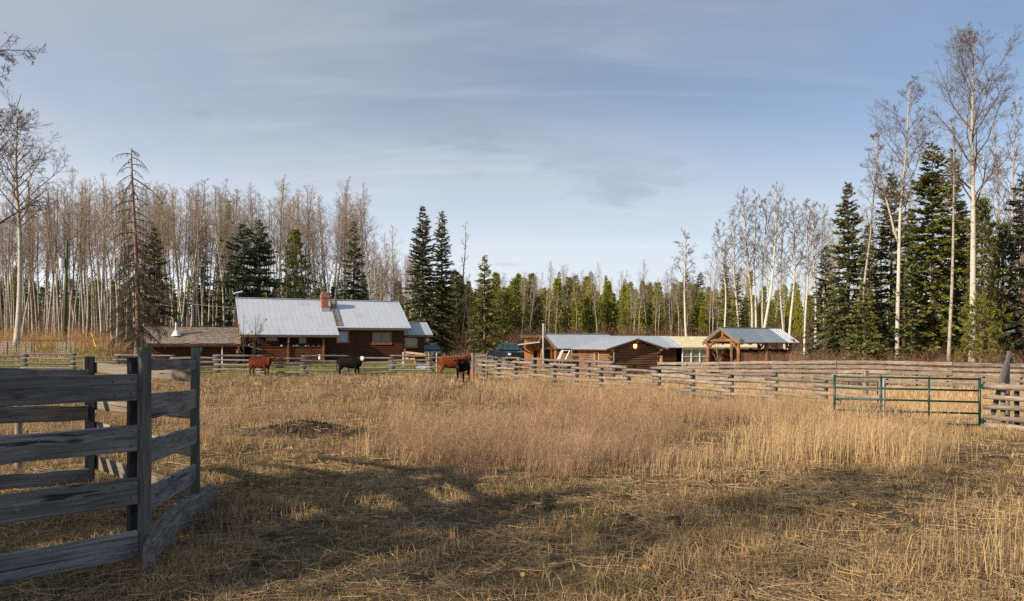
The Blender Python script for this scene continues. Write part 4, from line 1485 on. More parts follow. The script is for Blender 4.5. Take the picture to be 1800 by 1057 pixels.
    # annex on the right end
    ya = 0.5
    xa = fr.X(745, ya)
    ax = MB()
    za = 3.10 - fr.z0
    aw = (fr.X(711, ya) - L, fr.X(735, ya) - L, fr.Z(722, 612.6, ya), fr.Z(722, 593, ya))
    log_wall(ax, (L + 0.02, ya), (xa, ya), zb, za - 0.1, 0.2, [(max(aw[0], 0.12), aw[1], aw[2], aw[3])], seed=8)
    log_wall(ax, (xa, ya), (xa, ya + 4), zb, za + 0.2, 0.2, seed=9)
    ax.build('annex_wall', M['log_dark'], h)
    window(h, L + 0.22, L + aw[1] - 0.08, aw[2] + 0.08, aw[3] - 0.08, ya, M['fascia'], M['glass_green'], 0.08)
    ar = MB()
    xe = fr.X(761, -0.05)
    roof_slab(ar, (L + 0.05, 2.1, 4.40 - fr.z0), (xe, 2.1, 4.40 - fr.z0), (xe, -0.05, 3.12 - fr.z0), (L + 0.05, -0.05, 3.12 - fr.z0), 0.06, 0.42)
    roof_slab(ar, (xe, 2.104, 4.40 - fr.z0), (L + 0.05, 2.104, 4.40 - fr.z0), (L + 0.05, 4.4, 3.12 - fr.z0), (xe, 4.4, 3.12 - fr.z0), 0.06)
    a = ar.build('annex_roof', M['roof_grey'], h)
    MB().bar((L + 0.66, 0.0, 2.98 - fr.z0), (xe, 0.0, 2.98 - fr.z0), 0.05, 0.16).build('fascia', M['fascia'], a)
    # ladder lying on the roof
    lx0, lx1 = fr.X(582.5, yr), fr.X(596.5, ye)
    ld = thing('ladder', "grey wooden ladder lying down the roof beside the brick chimney", 'ladder', fr_world(fr, lx0, yr, zr), fr.a)
    m = MB()
    nrm = Vector((0, -sl, 1)).normalized()
    a0, a1 = Vector((0, 0, 0.10)), Vector((lx1 - lx0, ye - yr + 0.15, ze - zr + 0.18))
    for sx in (-0.24, 0.24):
        m.bar(a0 + Vector((sx, 0, 0)), a1 + Vector((sx, 0, 0)), 0.06, 0.09, up=nrm)
    m.build('side_rail', M['rail'], ld)
    for i in range(22):
        p = a0.lerp(a1, (i + 0.5) / 22)
        MB().bar(p + Vector((-0.21, 0, 0.01)), p + Vector((0.21, 0, 0.01)), 0.10, 0.035, up=nrm).build('rung', M['rail'], ld)
    MB().bar((-0.25, 0.05, 0.22), (0.55, 0.05, 0.20), 0.05, 0.04).build('ridge_hook', M['rail'], ld)
    # small things on the porch parapet
    it = [(495, 'bowl', 0.13, 0.12), (516, 'pot', 0.07, 0.12), (520.5, 'pot', 0.09, 0.13), (524, 'pot', 0.06, 0.10), (537.5, 'pot', 0.10, 0.08), (542, 'pot', 0.08, 0.08), (551, 'pot', 0.06, 0.08), (560, 'pot', 0.07, 0.09)]
    LAB = ["round white bowl on the porch rail left of the hanging ornament", "first white pot right of the ornament on the porch rail", "larger white pot of the close pair on the porch rail", "small white pot beside the larger one on the porch rail",
           "wide low white dish before the dark porch door", "low white dish right of the wide one before the door", "single small white pot mid way along the right porch rail", "last white pot near the right porch post"]
    for (px, nm, r, hh), lab in zip(it, LAB):
        xx = fr.X(px, pf)
        m = MB().tube([(0, 0, 0), (0, 0, hh * 0.3), (0, 0, hh)], [r * 0.7, r * 0.9, r], 10)
        o = m.build(nm, M['white'], smooth=False)
        o.location = fr_world(fr, xx, pf - 0.01, par + 0.052)
        tag(o, lab, 'pot' if nm == 'pot' else 'bowl', "white pots on the porch rail")
    # ornament hung on the middle post
    xx = fr.X(507.3, pf - 0.2)
    t = MB()
    rg = random.Random(3)
    for i in range(16):
        z = -0.30 + 0.6 * i / 15
        t.tube([(rg.uniform(-.1, .1), rg.uniform(-.03, .03), z), (rg.uniform(-.1, .1), rg.uniform(-.03, .03), z + 0.09)], [0.05, 0.03], 6)
    o = t.build('hanging_ornament', M['new_wood'])
    o.location = fr_world(fr, xx, pf - 0.22, fr.Z(507, 596.5, pf))
    tag(o, "pale knotty ornament hanging on the middle porch post", 'ornament')
    # dish on the left ridge end
    t = thing('satellite_dish', "small grey dish on a short mast over the left roof end", 'dish', fr_world(fr, xl + 0.15, yr, zr), fr.a)
    MB().tube([(0, 0, -0.2), (0, 0, 0.42)], 0.025, 6).build('mast', M['galv'], t)
    MB().tube([(-0.35, -0.1, 0.38), (0.45, -0.1, 0.62)], [0.05, 0.05], 8, ry=[0.16, 0.16]).build('plate', M['pale_frame'], t)
    return fr


def fr_world(fr, x, y, z):
    return (fr.o.x + x * fr.d[0] + y * fr.n[0], fr.o.y + x * fr.d[1] + y * fr.n[1], fr.z0 + z)


HOUSE = log_house()


# ------------------------------------------------------------------ shingled shed on the left
def shingle_shed():
    fr = Frame(274, 62.0, R(24), 0.08)
    h = fr.thing('shingled_shed', "low log shed with a brown shingled roof and stovepipe left of the house", 'shed')
    L = fr.X(414)
    yr, zr, ye, ze = 2.1, 3.72 - fr.z0, -0.55, 2.20 - fr.z0
    W = 4.2
    w = MB()
    pn = (fr.X(336), fr.X(355), fr.Z(345, 619), fr.Z(345, 610.5))
    zt = 2.42 - fr.z0
    log_wall(w, (0, 0), (L, 0), -0.3, zt, 0.22, [pn], bulge=0.07, over=0.22, seed=11)
    sl = (zr - ze) / (yr - ye)
    gab = lambda z: (max(0.0, (z - zt) / sl), min(W, W - (z - zt) / sl)) if z > zt else (0.0, W)
    log_wall(w, (L, 0), (L, W), -0.3, zr - 0.3, 0.22, ext=gab, bulge=0.07, seed=12)
    log_wall(w, (0, W), (0, 0), -0.3, zr - 0.3, 0.22, ext=gab, bulge=0.07, seed=13)
    log_wall(w, (L, W), (0, W), -0.3, zt, 0.22, bulge=0.07, seed=14)
    w.build('wall', M['log_dark'], h)
    r = MB()
    xl, xr = fr.X(247.5, ye), fr.X(423.5, ye)
    n = 15
    rg = random.Random(4)
    for i in range(n):
        f0, f1 = i / n, (i + 1.35) / n
        a = Vector((0, yr + (ye - yr) * f0, zr + (ze - zr) * f0))
        b = Vector((0, yr + (ye - yr) * min(f1, 1.0), zr + (ze - zr) * min(f1, 1.0)))
        nrm = Vector((0, -sl, 1)).normalized()
        x = xl
        while x < xr - 0.05:
            ww = min(rg.uniform(0.5, 0.9), xr - x)
            lift = 0.045 + rg.uniform(0, 0.012)
            p0, p1 = a + nrm * 0.004, b + nrm * lift
            q = rg.uniform(-0.03, 0.03)
            dn = (b - a).normalized()
            vs = [p0 + Vector((x, 0, 0)), p0 + Vector((x + ww, 0, 0)), p1 + dn * q + Vector((x + ww, 0, 0)), p1 + dn * q + Vector((x, 0, 0))]
            vs += [v - nrm * 0.035 for v in vs]
            r.add(vs, [(3, 2, 1, 0), (4, 5, 6, 7), (2, 3, 7, 6), (0, 4, 7, 3), (1, 2, 6, 5)])
            x += ww
    roof_slab(r, (xl, yr, zr - 0.03), (xr, yr, zr - 0.03), (xr, ye, ze - 0.04), (xl, ye, ze - 0.04), 0.08)
    roof_slab(r, (xr, yr + 0.01, zr), (xl, yr + 0.01, zr), (xl, W + 0.55, ze), (xr, W + 0.55, ze), 0.08)
    r.bar((xl, yr, zr + 0.035), (xr, yr, zr + 0.035), 0.22, 0.03)
    roof = r.build('roof', M['shingle'], h)
    MB().bar((xl, ye + 0.03, ze - 0.16), (xr, ye + 0.03, ze - 0.16), 0.06, 0.14).build('fascia', M['log_dark'], roof)
    # stovepipe
    yp = 0.75
    xp = fr.X(309.8, yp)
    zp = zr + (ze - zr) * (yr - yp) / (yr - ye)
    zt2 = fr.Z(310, 564, yp)
    c = MB().tube([(xp, yp, zp), (xp, yp, zt2 - 0.12)], 0.10, 10).build('stovepipe', M['galv'], h)
    MB().tube([(xp, yp, zt2 - 0.14), (xp, yp, zt2 - 0.02), (xp, yp, zt2), (xp, yp, zt2 + 0.04)], [0.135, 0.135, 0.18, 0.02], 10).build('cap', M['black_metal'], c)
    MB().tube([(xp, yp - 0.05, zp - 0.1), (xp, yp - 0.03, zp + 0.06), (xp, yp, zp + 0.36), (xp, yp, zp + 0.40)], [0.42, 0.34, 0.17, 0.12], 14).build('flashing', M['white'], c)
    window(h, pn[0] + 0.02, pn[1] - 0.02, pn[2] + 0.03, pn[3] - 0.03, 0.0, M['rail_dark'], M['glass_blind'], 0.05)
    xs = fr.X(390.6, -0.4)
    MB().tube([(xs, -0.4, -0.3), (xs, -0.4, 2.25)], 0.045, 8).build('downpipe', M['white'], h)
    # small lean-to roof on the right
    lt = MB()
    a = Vector((L + 0.02, -0.2, 2.22))
    x1 = fr.X(461, -0.2)
    z1 = fr.Z(461, 614, -0.2)
    roof_slab(lt, (L + 0.04, 2.6, 2.26), (L + 0.04, -0.3, 2.26), (x1, -0.3, z1), (x1, 2.6, z1), 0.10)
    lr = lt.build('lean_to_roof', M['rail_dark'], h)
    for xx in (fr.X(443, -0.1), fr.X(455, -0.1)):
        zz = 2.26 + (z1 - 2.26) * (xx - L) / (x1 - L) - 0.1
        MB().box((xx, -0.1, zz / 2 - 0.15), (0.13, 0.13, zz + 0.3)).build('lean_to_post', M['black_post'], h)
        MB().box((xx, 2.3, zz / 2 - 0.15), (0.13, 0.13, zz + 0.3)).build('lean_to_post', M['black_post'], h)


shingle_shed()


# ------------------------------------------------------------------ sheds on the right
def log_cabin():
    fr = Frame(1072, 52.0, R(24), 0.0)
    h = fr.thing('log_cabin', "small gabled log cabin with a lit lamp under its gable", 'cabin')
    W = fr.X(1158)
    Dp = 4.3
    zt = 1.86
    xm = W / 2
    zr = fr.Z(1120, 596.8)
    ex = 0.55
    sl = (zr - 1.80) / (xm + ex)
    w = MB()
    gab = lambda z: (max(0.0, (z - zt) / sl), min(W, W - (z - zt) / sl)) if z > zt else (0.0, W)
    log_wall(w, (0, 0), (W, 0), -0.3, zr - 0.12, 0.17, ext=gab, bulge=0.06, over=0.16, seed=21)
    log_wall(w, (W, 0), (W, Dp), -0.3, zt, 0.17, bulge=0.06, over=0.14, seed=22)
    log_wall(w, (W, Dp), (0, Dp), -0.3, zr - 0.12, 0.17, ext=gab, bulge=0.06, seed=23)
    w.build('wall', M['log_old'], h)
    w = MB()
    y0, y1 = fr.Y(1054.5), fr.Y(1046)
    log_wall(w, (0, Dp), (0, 0), -0.3, zt, 0.17, [(Dp - y1, Dp - y0, 0.75, 1.62)], bulge=0.06, over=0.16, seed=24)
    w.build('wall', M['log_left'], h)
    f = MB()
    f.box((-0.03, y0 + 0.04, 1.18), (0.16, 0.08, 0.9))
    f.box((-0.03, y1 - 0.04, 1.18), (0.16, 0.08, 0.9))
    f.box((-0.03, (y0 + y1) / 2, 1.60), (0.15, y1 - y0 - 0.16, 0.07))
    wn = f.build('window', M['new_wood'], h)
    MB().box((0.05, (y0 + y1) / 2, 1.17), (0.012, y1 - y0 - 0.16, 0.80)).build('pane', M['glass'], wn)
    r = MB()
    f0, f1 = -0.45, Dp + 0.25
    ze = 1.80
    roof_slab(r, (xm, f1, zr + 0.06), (xm, f0, zr + 0.06), (-ex, f0, ze + 0.06), (-ex, f1, ze + 0.06), 0.04, 0.5, 0.025)
    roof_slab(r, (xm + 0.004, f0, zr + 0.06), (xm + 0.004, f1, zr + 0.06), (W + ex, f1, ze + 0.06), (W + ex, f0, ze + 0.06), 0.04, 0.5, 0.025)
    r.bar((xm, f0, zr + 0.075), (xm, f1, zr + 0.075), 0.26, 0.03)
    roof = r.build('roof', M['roof_grey'], h)
    g = MB()
    for s in (-1, 1):
        g.bar((xm, f0 + 0.04, zr - 0.02), (xm + s * (xm + ex - 0.02), f0 + 0.04, ze - 0.02), 0.05, 0.11)
    g.bar((-ex + 0.04, f0, ze - 0.03), (-ex + 0.04, f1, ze - 0.03), 0.05, 0.08)
    g.build('barge_board', M['log_dark'], roof)
    b = MB()
    for (xx, zz) in ((xm, zr - 0.15), (0.0, zt - 0.06), (W, zt - 0.06)):
        b.tube([(xx, f0 + 0.05, zz), (xx, 0.3, zz)], 0.10, 8)
    b.build('purlin', M['rail'], h)
    # lamp under the gable: it is lit in the photograph
    lz = fr.Z(1120, 608.5)
    lp = MB().box((xm - 0.02, -0.10, lz + 0.16), (0.20, 0.16, 0.05)).build('lamp', M['black_metal'], h)
    em, nt, bb = new_mat('lit_lamp', 0.4)
    bb.inputs['Base Color'].default_value = (0.9, 0.5, 0.2, 1)
    bb.inputs['Emission Color'].default_value = (1.0, 0.42, 0.10, 1)
    bb.inputs['Emission Strength'].default_value = 5.0
    MB().tube([(xm - 0.02, -0.10, lz - 0.14), (xm - 0.02, -0.10, lz - 0.08), (xm - 0.02, -0.10, lz + 0.13)], [0.07, 0.11, 0.11], 10).build('bulb', em, lp)
    pl = MB().tube([(0, 0, 0), (0, 0, fr.Z(1079, 619, -0.5) - fr.Z(1079, 662, -0.5))], 0.03, 6).build('metal_pole', M['galv'])
    pl.location = fr_world(fr, fr.X(1079, -0.5), -0.5, fr.Z(1079, 662, -0.5))
    tag(pl, "thin pale metal pole standing against the left corner of the lamp lit cabin", 'pole')
    MB().box((W + 0.12, -0.12, 1.05), (0.16, 0.10, 0.6)).build('meter_box', M['new_wood'], h)


log_cabin()


def open_shed():
    """shed A: metal roof, open gable to the left"""
    fr = Frame(978, 58.0, R(24), 0.0)
    h = fr.thing('work_shed', "open ended work shed with a grey metal roof and tall thin stovepipe", 'shed')
    ze, zr, yr = fr.Z(978, 613), fr.Z(961, 587.2, 2.2), 2.2
    L = 6.1
    W = 4.4
    r = MB()
    roof_slab(r, (0, yr, zr), (L, yr, zr), (L, 0, ze), (0, 0, ze), 0.05, 0.34, 0.012, 0.025)
    roof_slab(r, (L, yr + .004, zr), (0, yr + .004, zr), (0, W, ze), (L, W, ze), 0.05)
    r.bar((0, yr, zr + 0.015), (L, yr, zr + 0.015), 0.22, 0.03)
    roof = r.build('roof', M['roof_grey'], h)
    g = MB()
    for yy in (0, W):
        g.bar((-0.03, yr, zr - 0.05), (-0.03, yy, ze - 0.05), 0.05, 0.17)
    g.build('barge_board', M['log_old'], roof)
    w = MB()
    log_wall(w, (0.5, 0.45), (L, 0.45), -0.3, ze + 0.1, 0.2, seed=31)
    log_wall(w, (L, W - 0.45), (0.5, W - 0.45), -0.3, ze + 0.1, 0.2, seed=32)
    w.build('wall', M['log_dark'], h)
    p = MB()
    plank_wall(p, (0.48, 1.6), (0.48, 0.35), -0.3, 1.75, 0.22, seed=33)
    p.build('gable_boards', M['orange_wood'], h)
    p = MB()
    sl = (zr - ze) / yr
    log_wall(p, (L - 0.2, 0.5), (L - 0.2, W - 0.5), -0.3, zr - 0.35, 0.2, ext=lambda z: (0.0, W - 1.0) if z < ze else ((z - ze) / sl, W - 1.0 - (z - ze) / sl), seed=34)
    p.build('wall', M['log_dark'], h)
    for yy in (0.5, 1.35, 3.9):
        zz = zr - sl * abs(yr - yy) - 0.1
        MB().box((0.3, yy, zz / 2 - 0.15), (0.16, 0.16, zz + 0.3)).build('post', M['log_old'], h)
    MB().bar((0.3, 0.4, ze + 0.02), (0.3, W - 0.4, ze + 0.02), 0.16, 0.18).build('tie_beam', M['log_dark'], h)
    xp, yp = -0.1, fr.Y(955, -0.1)
    zt = fr.Z(955, 570, yp)
    sp = MB().tube([(xp, yp, 0), (xp, yp, zt)], 0.085, 10).build('stovepipe', M['galv'], h)
    MB().tube([(xp, yp, zt - 0.02), (xp, yp, zt + 0.04)], [0.11, 0.11], 10).build('cap', M['galv'], sp)
    return fr


SA = open_shed()


def long_shed():
    fr = Frame(1201, 64.0, R(24), 0.0)
    h = fr.thing('log_shed', "long dark log shed with a blue grey metal roof behind the lamp lit cabin", 'shed')
    ze, zr, yr = fr.Z(1201, 611), fr.Z(1184, 591.0, 2.2), 2.2
    W = 4.4
    xl = fr.X(1070.5, yr)
    r = MB()
    roof_slab(r, (xl, yr, zr), (-0.9, yr, zr), (-0.9, 0, ze), (xl, 0, ze), 0.05, 0.34, 0.012, 0.025)
    roof_slab(r, (0, yr + .004, zr), (xl, yr + .004, zr), (xl, W, ze), (0, W, ze), 0.05)
    roof = r.build('roof', M['roof_grey'], h)
    r = MB()
    roof_slab(r, (-0.9, yr, zr + 0.002), (0, yr, zr + 0.002), (0, 0, ze + 0.002), (-0.9, 0, ze + 0.002), 0.05, 0.3, 0.02, 0.03)
    r.build('roof', M['roof_pale'], h)
    g = MB()
    for yy in (0, W):
        g.bar((xl - 0.03, yr, zr - 0.05), (xl - 0.03, yy, ze - 0.05), 0.05, 0.17)
    g.build('barge_board', M['log_old'], roof)
    w = MB()
    sl = (zr - ze) / yr
    gab = lambda z: (0.0, W - 0.9) if z < ze else ((z - ze) / sl, W - 0.9 - (z - ze) / sl)
    log_wall(w, (xl + 0.4, 0.45), (-0.4, 0.45), -0.3, ze + 0.12, 0.18, bulge=0.05, seed=41)
    log_wall(w, (xl + 0.4, W - 0.45), (xl + 0.4, 0.45), -0.3, zr - 0.2, 0.18, ext=gab, bulge=0.05, seed=42)
    log_wall(w, (-0.4, W - 0.45), (xl + 0.4, W - 0.45), -0.3, ze + 0.12, 0.18, seed=43)
    w.build('wall', M['log_red'], h)
    # greenhouse joined to the right end
    gh = thing('greenhouse', "greenhouse with yellowed plastic roof and pale framed glass left of the pavilion", 'greenhouse', fr_world(fr, 0.06, 0, 0), fr.a)
    L2 = fr.X(1332, 0.2)
    r = MB()
    roof_slab(r, (0.0, yr, zr - 0.03), (L2, yr, zr - 0.03), (L2, 0.0, ze), (0.0, 0.0, ze), 0.03, 0.22, 0.03, 0.05)
    roof_slab(r, (L2, yr + .004, zr - 0.03), (0.0, yr + .004, zr - 0.03), (0.0, W, ze), (L2, W, ze), 0.03)
    r.build('roof', M['plastic_roof'], gh)
    f = MB()
    f.bar((0, 0.25, ze - 0.10), (L2, 0.25, ze - 0.10), 0.08, 0.16)
    f.bar((0, 0.25, 0.42), (L2, 0.25, 0.42), 0.08, 0.12)
    n = 9
    for i in range(n + 1):
        xx = 0.05 + (L2 - 0.1) * i / n
        f.box((xx, 0.25, (ze + 0.3) / 2), (0.10 if i % 2 else 0.07, 0.09, ze - 0.5))
    f.bar((0, 0.25, 1.1), (L2 * 0.45, 0.25, 1.1), 0.06, 0.06)
    fm = f.build('frame', M['pale_frame'], gh)
    MB().box((L2 / 2, 0.27, (ze + 0.34) / 2), (L2 - 0.1, 0.012, ze - 0.5)).build('pane', M['glass_green'], fm)
    MB().box((L2 / 2, 0.26, 0.05), (L2, 0.10, 0.60)).build('sill_wall', M['new_wood'], gh)
    MB().box((L2 / 2, W - 0.3, ze / 2), (L2, 0.05, ze)).build('back_wall', M['log_dark'], gh)


long_shed()


def wood_shed():
    fr = Frame(924, 61.0, R(2), 0.0)
    h = fr.thing('wood_shed', "tiny upright orange plank shed with a sloping canopy beside the pickup", 'shed')
    W = fr.X(953)
    zt = fr.Z(930, 595)
    p = MB()
    dx = (fr.X(938), fr.X(944))
    plank_wall(p, (0, 0), (dx[0], 0), -0.3, zt, 0.22, seed=51)
    plank_wall(p, (dx[1], 0), (W, 0), -0.3, zt, 0.2, seed=52)
    plank_wall(p, (dx[0], 0), (dx[1], 0), 1.75, zt, 0.2, seed=53)
    plank_wall(p, (0, 1.6), (0, 0.04), -0.3, zt + 0.1, 0.22, seed=54)
    plank_wall(p, (W, 0.04), (W, 1.6), -0.3, zt + 0.1, 0.22, seed=55)
    plank_wall(p, (W, 1.6), (0, 1.6), -0.3, zt + 0.2, 0.22, seed=56)
    p.build('wall', M['orange_wood'], h)
    r = MB()
    x0, x1 = fr.X(915.5, -0.3), fr.X(956, -0.3)
    roof_slab(r, (x0, 2.0, zt + 0.35), (x1, 2.0, zt + 0.30), (x1, -0.35, zt + 0.10), (x0, -0.35, zt + 0.16), 0.10)
    for i in range(9):
        xx = x0 + (x1 - x0) * (i + 0.5) / 9
        r.tube([(xx, -0.42, zt + 0.07), (xx, 2.0, zt + 0.24)], 0.06, 6)
    r.build('roof', M['log_old'], h)
    c = MB()
    cx0, cx1 = fr.X(910, -1.3), fr.X(949, -0.02)
    c.add([(fr.X(910, -1.3), -1.3, fr.Z(910, 605.5, -1.3)), (fr.X(949, -1.3), -1.3, fr.Z(949, 600.8, -1.3)), (fr.X(949, -0.1), -0.1, fr.Z(949, 600.2, -1.3)), (fr.X(914, -0.1), -0.1, fr.Z(912, 604.6, -1.3))], [(0, 1, 2, 3)])
    vs = [Vector(v) for v in c.v]
    c.v += [tuple(v - Vector((0, 0, 0.08))) for v in vs]
    c.f = [(0, 1, 2, 3), (7, 6, 5, 4), (0, 4, 5, 1), (1, 5, 6, 2), (2, 6, 7, 3), (3, 7, 4, 0)]
    cn = c.build('canopy', M['roof_new'], h)
    b = MB()
    b.bar((fr.X(928, -1.2), -1.2, fr.Z(928, 606, -1.2)), (fr.X(948, -0.1), -0.1, fr.Z(948, 619, -0.1)), 0.09, 0.12)
    b.bar((fr.X(912, -1.2), -1.2, fr.Z(912, 606.5, -1.2)), (fr.X(925, -0.05), -0.05, fr.Z(925, 618, -0.05)), 0.08, 0.1)
    b.build('brace', M['log_old'], h)
    MB().box(((dx[0] + dx[1]) / 2, 1.2, 0.7), (0.9, 0.6, 1.2)).build('stored_log', M['log_dark'], h)
    # step ladder leaning outside, yellow wood
    t = thing('stepladder', "yellow wooden stepladder standing between the orange shed and the work shed", 'ladder', fr_world(fr, fr.X(950, -1.0), -1.0, 0), fr.a)
    m = MB()
    zz = fr.Z(952, 613, -1.0)
    for yy in (-0.2, 0.2):
        m.bar((-0.12, yy, 0), (0.12, yy * 0.6, zz), 0.05, 0.07)
    m.build('side_rail', M['orange_wood'], t)
    m2 = MB()
    for yy in (-0.2, 0.2):
        m2.bar((0.42, yy, 0), (0.14, yy * 0.6, zz), 0.04, 0.06)
    m2.build('back_leg', M['orange_wood'], t)
    for i in range(4):
        f = (i + 0.7) / 5
        MB().box((-0.12 + 0.24 * f, 0, zz * f), (0.16, 0.36 - 0.1 * f, 0.03)).build('step', M['new_wood'], t)


wood_shed()


def pavilion():
    fr = Frame(1265.5, 49.0, R(27), 0.0)
    h = fr.thing('timber_pavilion', "open timber frame pavilion with a dark blue metal roof", 'pavilion')
    zr = fr.Z(1265.5, 576)
    W = 3.5
    ze = 2.30
    L = fr.X(1369.5)
    hw = W / 2
    sl = (zr - ze) / hw
    r = MB()
    xs = L * 0.80
    roof_slab(r, (0, 0, zr), (xs, 0, zr), (xs, -hw, ze), (0, -hw, ze), 0.05, 0.26, 0.035, 0.035)
    roof_slab(r, (L, .004, zr), (0, .004, zr), (0, hw, ze), (L, hw, ze), 0.05, 0.26, 0.035)
    r.bar((0, 0, zr + 0.02), (L, 0, zr + 0.02), 0.2, 0.03)
    roof = r.build('roof', M['roof_blue'], h)
    r = MB()
    roof_slab(r, (xs, 0, zr + .002), (L, 0, zr + .002), (L, -hw, ze + .002), (xs, -hw, ze + .002), 0.05, 0.26, 0.035, 0.035)
    r.build('roof', M['roof_pale'], h)['label'] = "pale newer strip of roof at the right end"
    g = MB()
    for x in np.linspace(0.06, L - 0.06, 7):
        for s in (-1, 1):
            g.bar((x, 0, zr - 0.13), (x, s * (hw - 0.02), ze - 0.11), 0.07, 0.13)
    g.build('rafter', M['timber'], h)
    yp = hw - 0.32
    zb = zr - sl * yp - 0.17
    for x in (0.25, L * 0.5, L - 0.45):
        for s in (-1, 1):
            MB().tube([(x, s * yp, -0.2), (x, s * yp, zb - 0.05)], [0.13, 0.11], 10).build('post', M['timber'], h, smooth=True)
    for s in (-1, 1):
        MB().tube([(0.0, s * yp, zb), (L - 0.2, s * yp, zb)], 0.10, 10).build('plate_beam', M['timber'], h, smooth=True)
    for x in (0.25, L - 0.45):
        MB().tube([(x, -hw + 0.05, zb + 0.13), (x, hw - 0.05, zb + 0.13)], 0.11, 10).build('tie_beam', M['timber'], h, smooth=True)
        MB().tube([(x, 0, zb + 0.15), (x, 0, zr - 0.15)], 0.09, 8).build('king_post', M['timber'], h, smooth=True)
        for s in (-1, 1):
            MB().tube([(x, 0, zb + 0.42), (x, s * 0.42, zb + 0.16)], 0.06, 8).build('strut', M['timber'], h, smooth=True)
            MB().tube([(x, s * (yp - 0.02), zb - 0.55), (x, s * (yp - 0.55), zb + 0.08)], 0.065, 8).build('knee_brace', M['timber'], h, smooth=True)
    MB().tube([(0.25, -yp + 0.62, -0.2), (0.25, -yp + 0.62, zb + 0.08)], 0.09, 8).build('post', M['timber'], h, smooth=True)
    p = MB()
    plank_wall(p, (0.45, -yp - 0.02), (L - 0.5, -yp - 0.02), -0.2, 1.66, 0.2, 0.04, seed=61, ragged=0.07)
    p.build('side_boards', M['plank_old'], h)
    p = MB()
    plank_wall(p, (L - 0.5, yp), (0.45, yp), -0.2, 1.85, 0.2, 0.04, seed=62, ragged=0.05)
    plank_wall(p, (L - 0.48, -yp), (L - 0.48, yp), -0.2, 1.85, 0.2, 0.04, seed=63)
    p.build('back_boards', M['log_dark'], h)


pavilion()


def green_shed():
    fr = Frame(1747, 74.0, R(-10))
    h = fr.thing('green_shed', "green walled shed with a white roof glimpsed behind the right pines", 'shed')
    L = fr.X(1792)
    p = MB()
    plank_wall(p, (0, 0), (L, 0), -0.3, 2.6, 0.16, seed=71)
    plank_wall(p, (0, 3), (0, 0.03), -0.3, 2.6, 0.16, seed=72)
    p.build('wall', simple('green_boards', (0.012, 0.12, 0.075), 0.6), h)
    r = MB()
    roof_slab(r, (-0.4, 2.2, 4.2), (L + 0.4, 2.2, 4.2), (L + 0.4, -0.4, 2.6), (-0.4, -0.4, 2.6), 0.06, 0.4)
    r.build('roof', M['white'], h)


green_shed()

# ================================================================== FENCES
def log_mesh(L, r, seed, n=9, bend=0.03, taper=0.12, rough=0.06):
    rg = random.Random(seed)
    k = max(5, int(L / 0.35))
    b1, b2 = rg.uniform(-bend, bend), rg.uniform(-bend, bend)
    mb = MB()
    pts, rad = [], []
    tp = rg.choice((-1, 1)) * taper
    for i in range(k + 1):
        t = i / k
        pts.append((L * t, b1 * math.sin(math.pi * t) + rg.uniform(-1, 1) * 0.006, b2 * math.sin(math.pi * t) + rg.uniform(-1, 1) * 0.006))
        rad.append(r * (1 + tp * (t - 0.5) * 2) * (1 + rg.uniform(-rough, rough)))
    mb.tube(pts, rad, n)
    me = mb.mesh('rail', smooth=True)
    bm = bmesh.new()
    bm.from_mesh(me)
    for v in bm.verts:
        v.co.y *= 1 + 0.05 * math.sin(v.co.x * 7 + seed)
    for f in bm.faces:
        if len(f.verts) > 4:
            f.smooth = False
    bm.to_mesh(me)
    bm.free()
    return me


M['rust'] = simple('rusty_nail', (0.075, 0.035, 0.02), 0.8, 0.3)


def board_mesh(L, w, t, seed, wav=0.012, bend=0.012, bev=0.006, sag=0.0, nails=()):
    rg = random.Random(seed)
    k = max(4, int(L / 0.16))
    ph = [rg.uniform(0, 6) for _ in range(6)]
    vs, fs = [], []
    for i in range(k + 1):
        x = L * i / k
        up = w / 2 + wav * (math.sin(x * 3.1 + ph[0]) * 0.6 + math.sin(x * 9.7 + ph[1]) * 0.4) + rg.uniform(-1, 1) * wav * 0.22
        lo = -w / 2 + wav * (math.sin(x * 2.7 + ph[2]) * 0.6 + math.sin(x * 8.3 + ph[3]) * 0.4) + rg.uniform(-1, 1) * wav * 0.22
        off = bend * math.sin(x * 1.6 + ph[4])
        c = sag * 4 * (x / L) * (1 - x / L)
        for (yy, zz) in ((-t / 2, lo + bev), (-t / 2, up - bev), (-t / 2 + bev, up), (t / 2 - bev, up), (t / 2, up - bev), (t / 2, lo + bev), (t / 2 - bev, lo), (-t / 2 + bev, lo)):
            vs.append((x, yy + off, zz + c))
    for i in range(k):
        for j in range(8):
            a, b = i * 8 + j, i * 8 + (j + 1) % 8
            fs.append((a, a + 8, b + 8, b))
    fs.append(tuple(range(8)))
    fs.append(tuple(reversed(range(k * 8, k * 8 + 8))))
    nb = len(fs)
    for x in nails:
        for zf in (-0.27, 0.24):
            zz = w * zf + rg.uniform(-0.012, 0.012)
            xx = x + rg.uniform(-0.012, 0.012)
            for sd in (-1, 1):
                off = bend * math.sin(xx * 1.6 + ph[4])
                y0 = off + sd * (t / 2 - 0.002)
                y1 = off + sd * (t / 2 + 0.004)
                b0 = len(vs)
                for yy in (y0, y1):
                    for q in range(7):
                        a = 6.2832 * q / 7
                        vs.append((xx + 0.0075 * math.cos(a), yy, zz + 0.0075 * math.sin(a)))
                fs.append(tuple(b0 + 7 + q for q in range(7)))
                fs += [(b0 + q, b0 + (q + 1) % 7, b0 + 7 + (q + 1) % 7, b0 + 7 + q) for q in range(7)]
    me = bpy.data.meshes.new('board')
    me.from_pydata(vs, [], fs)
    me['nail_from'] = nb
    me.update()
    return me


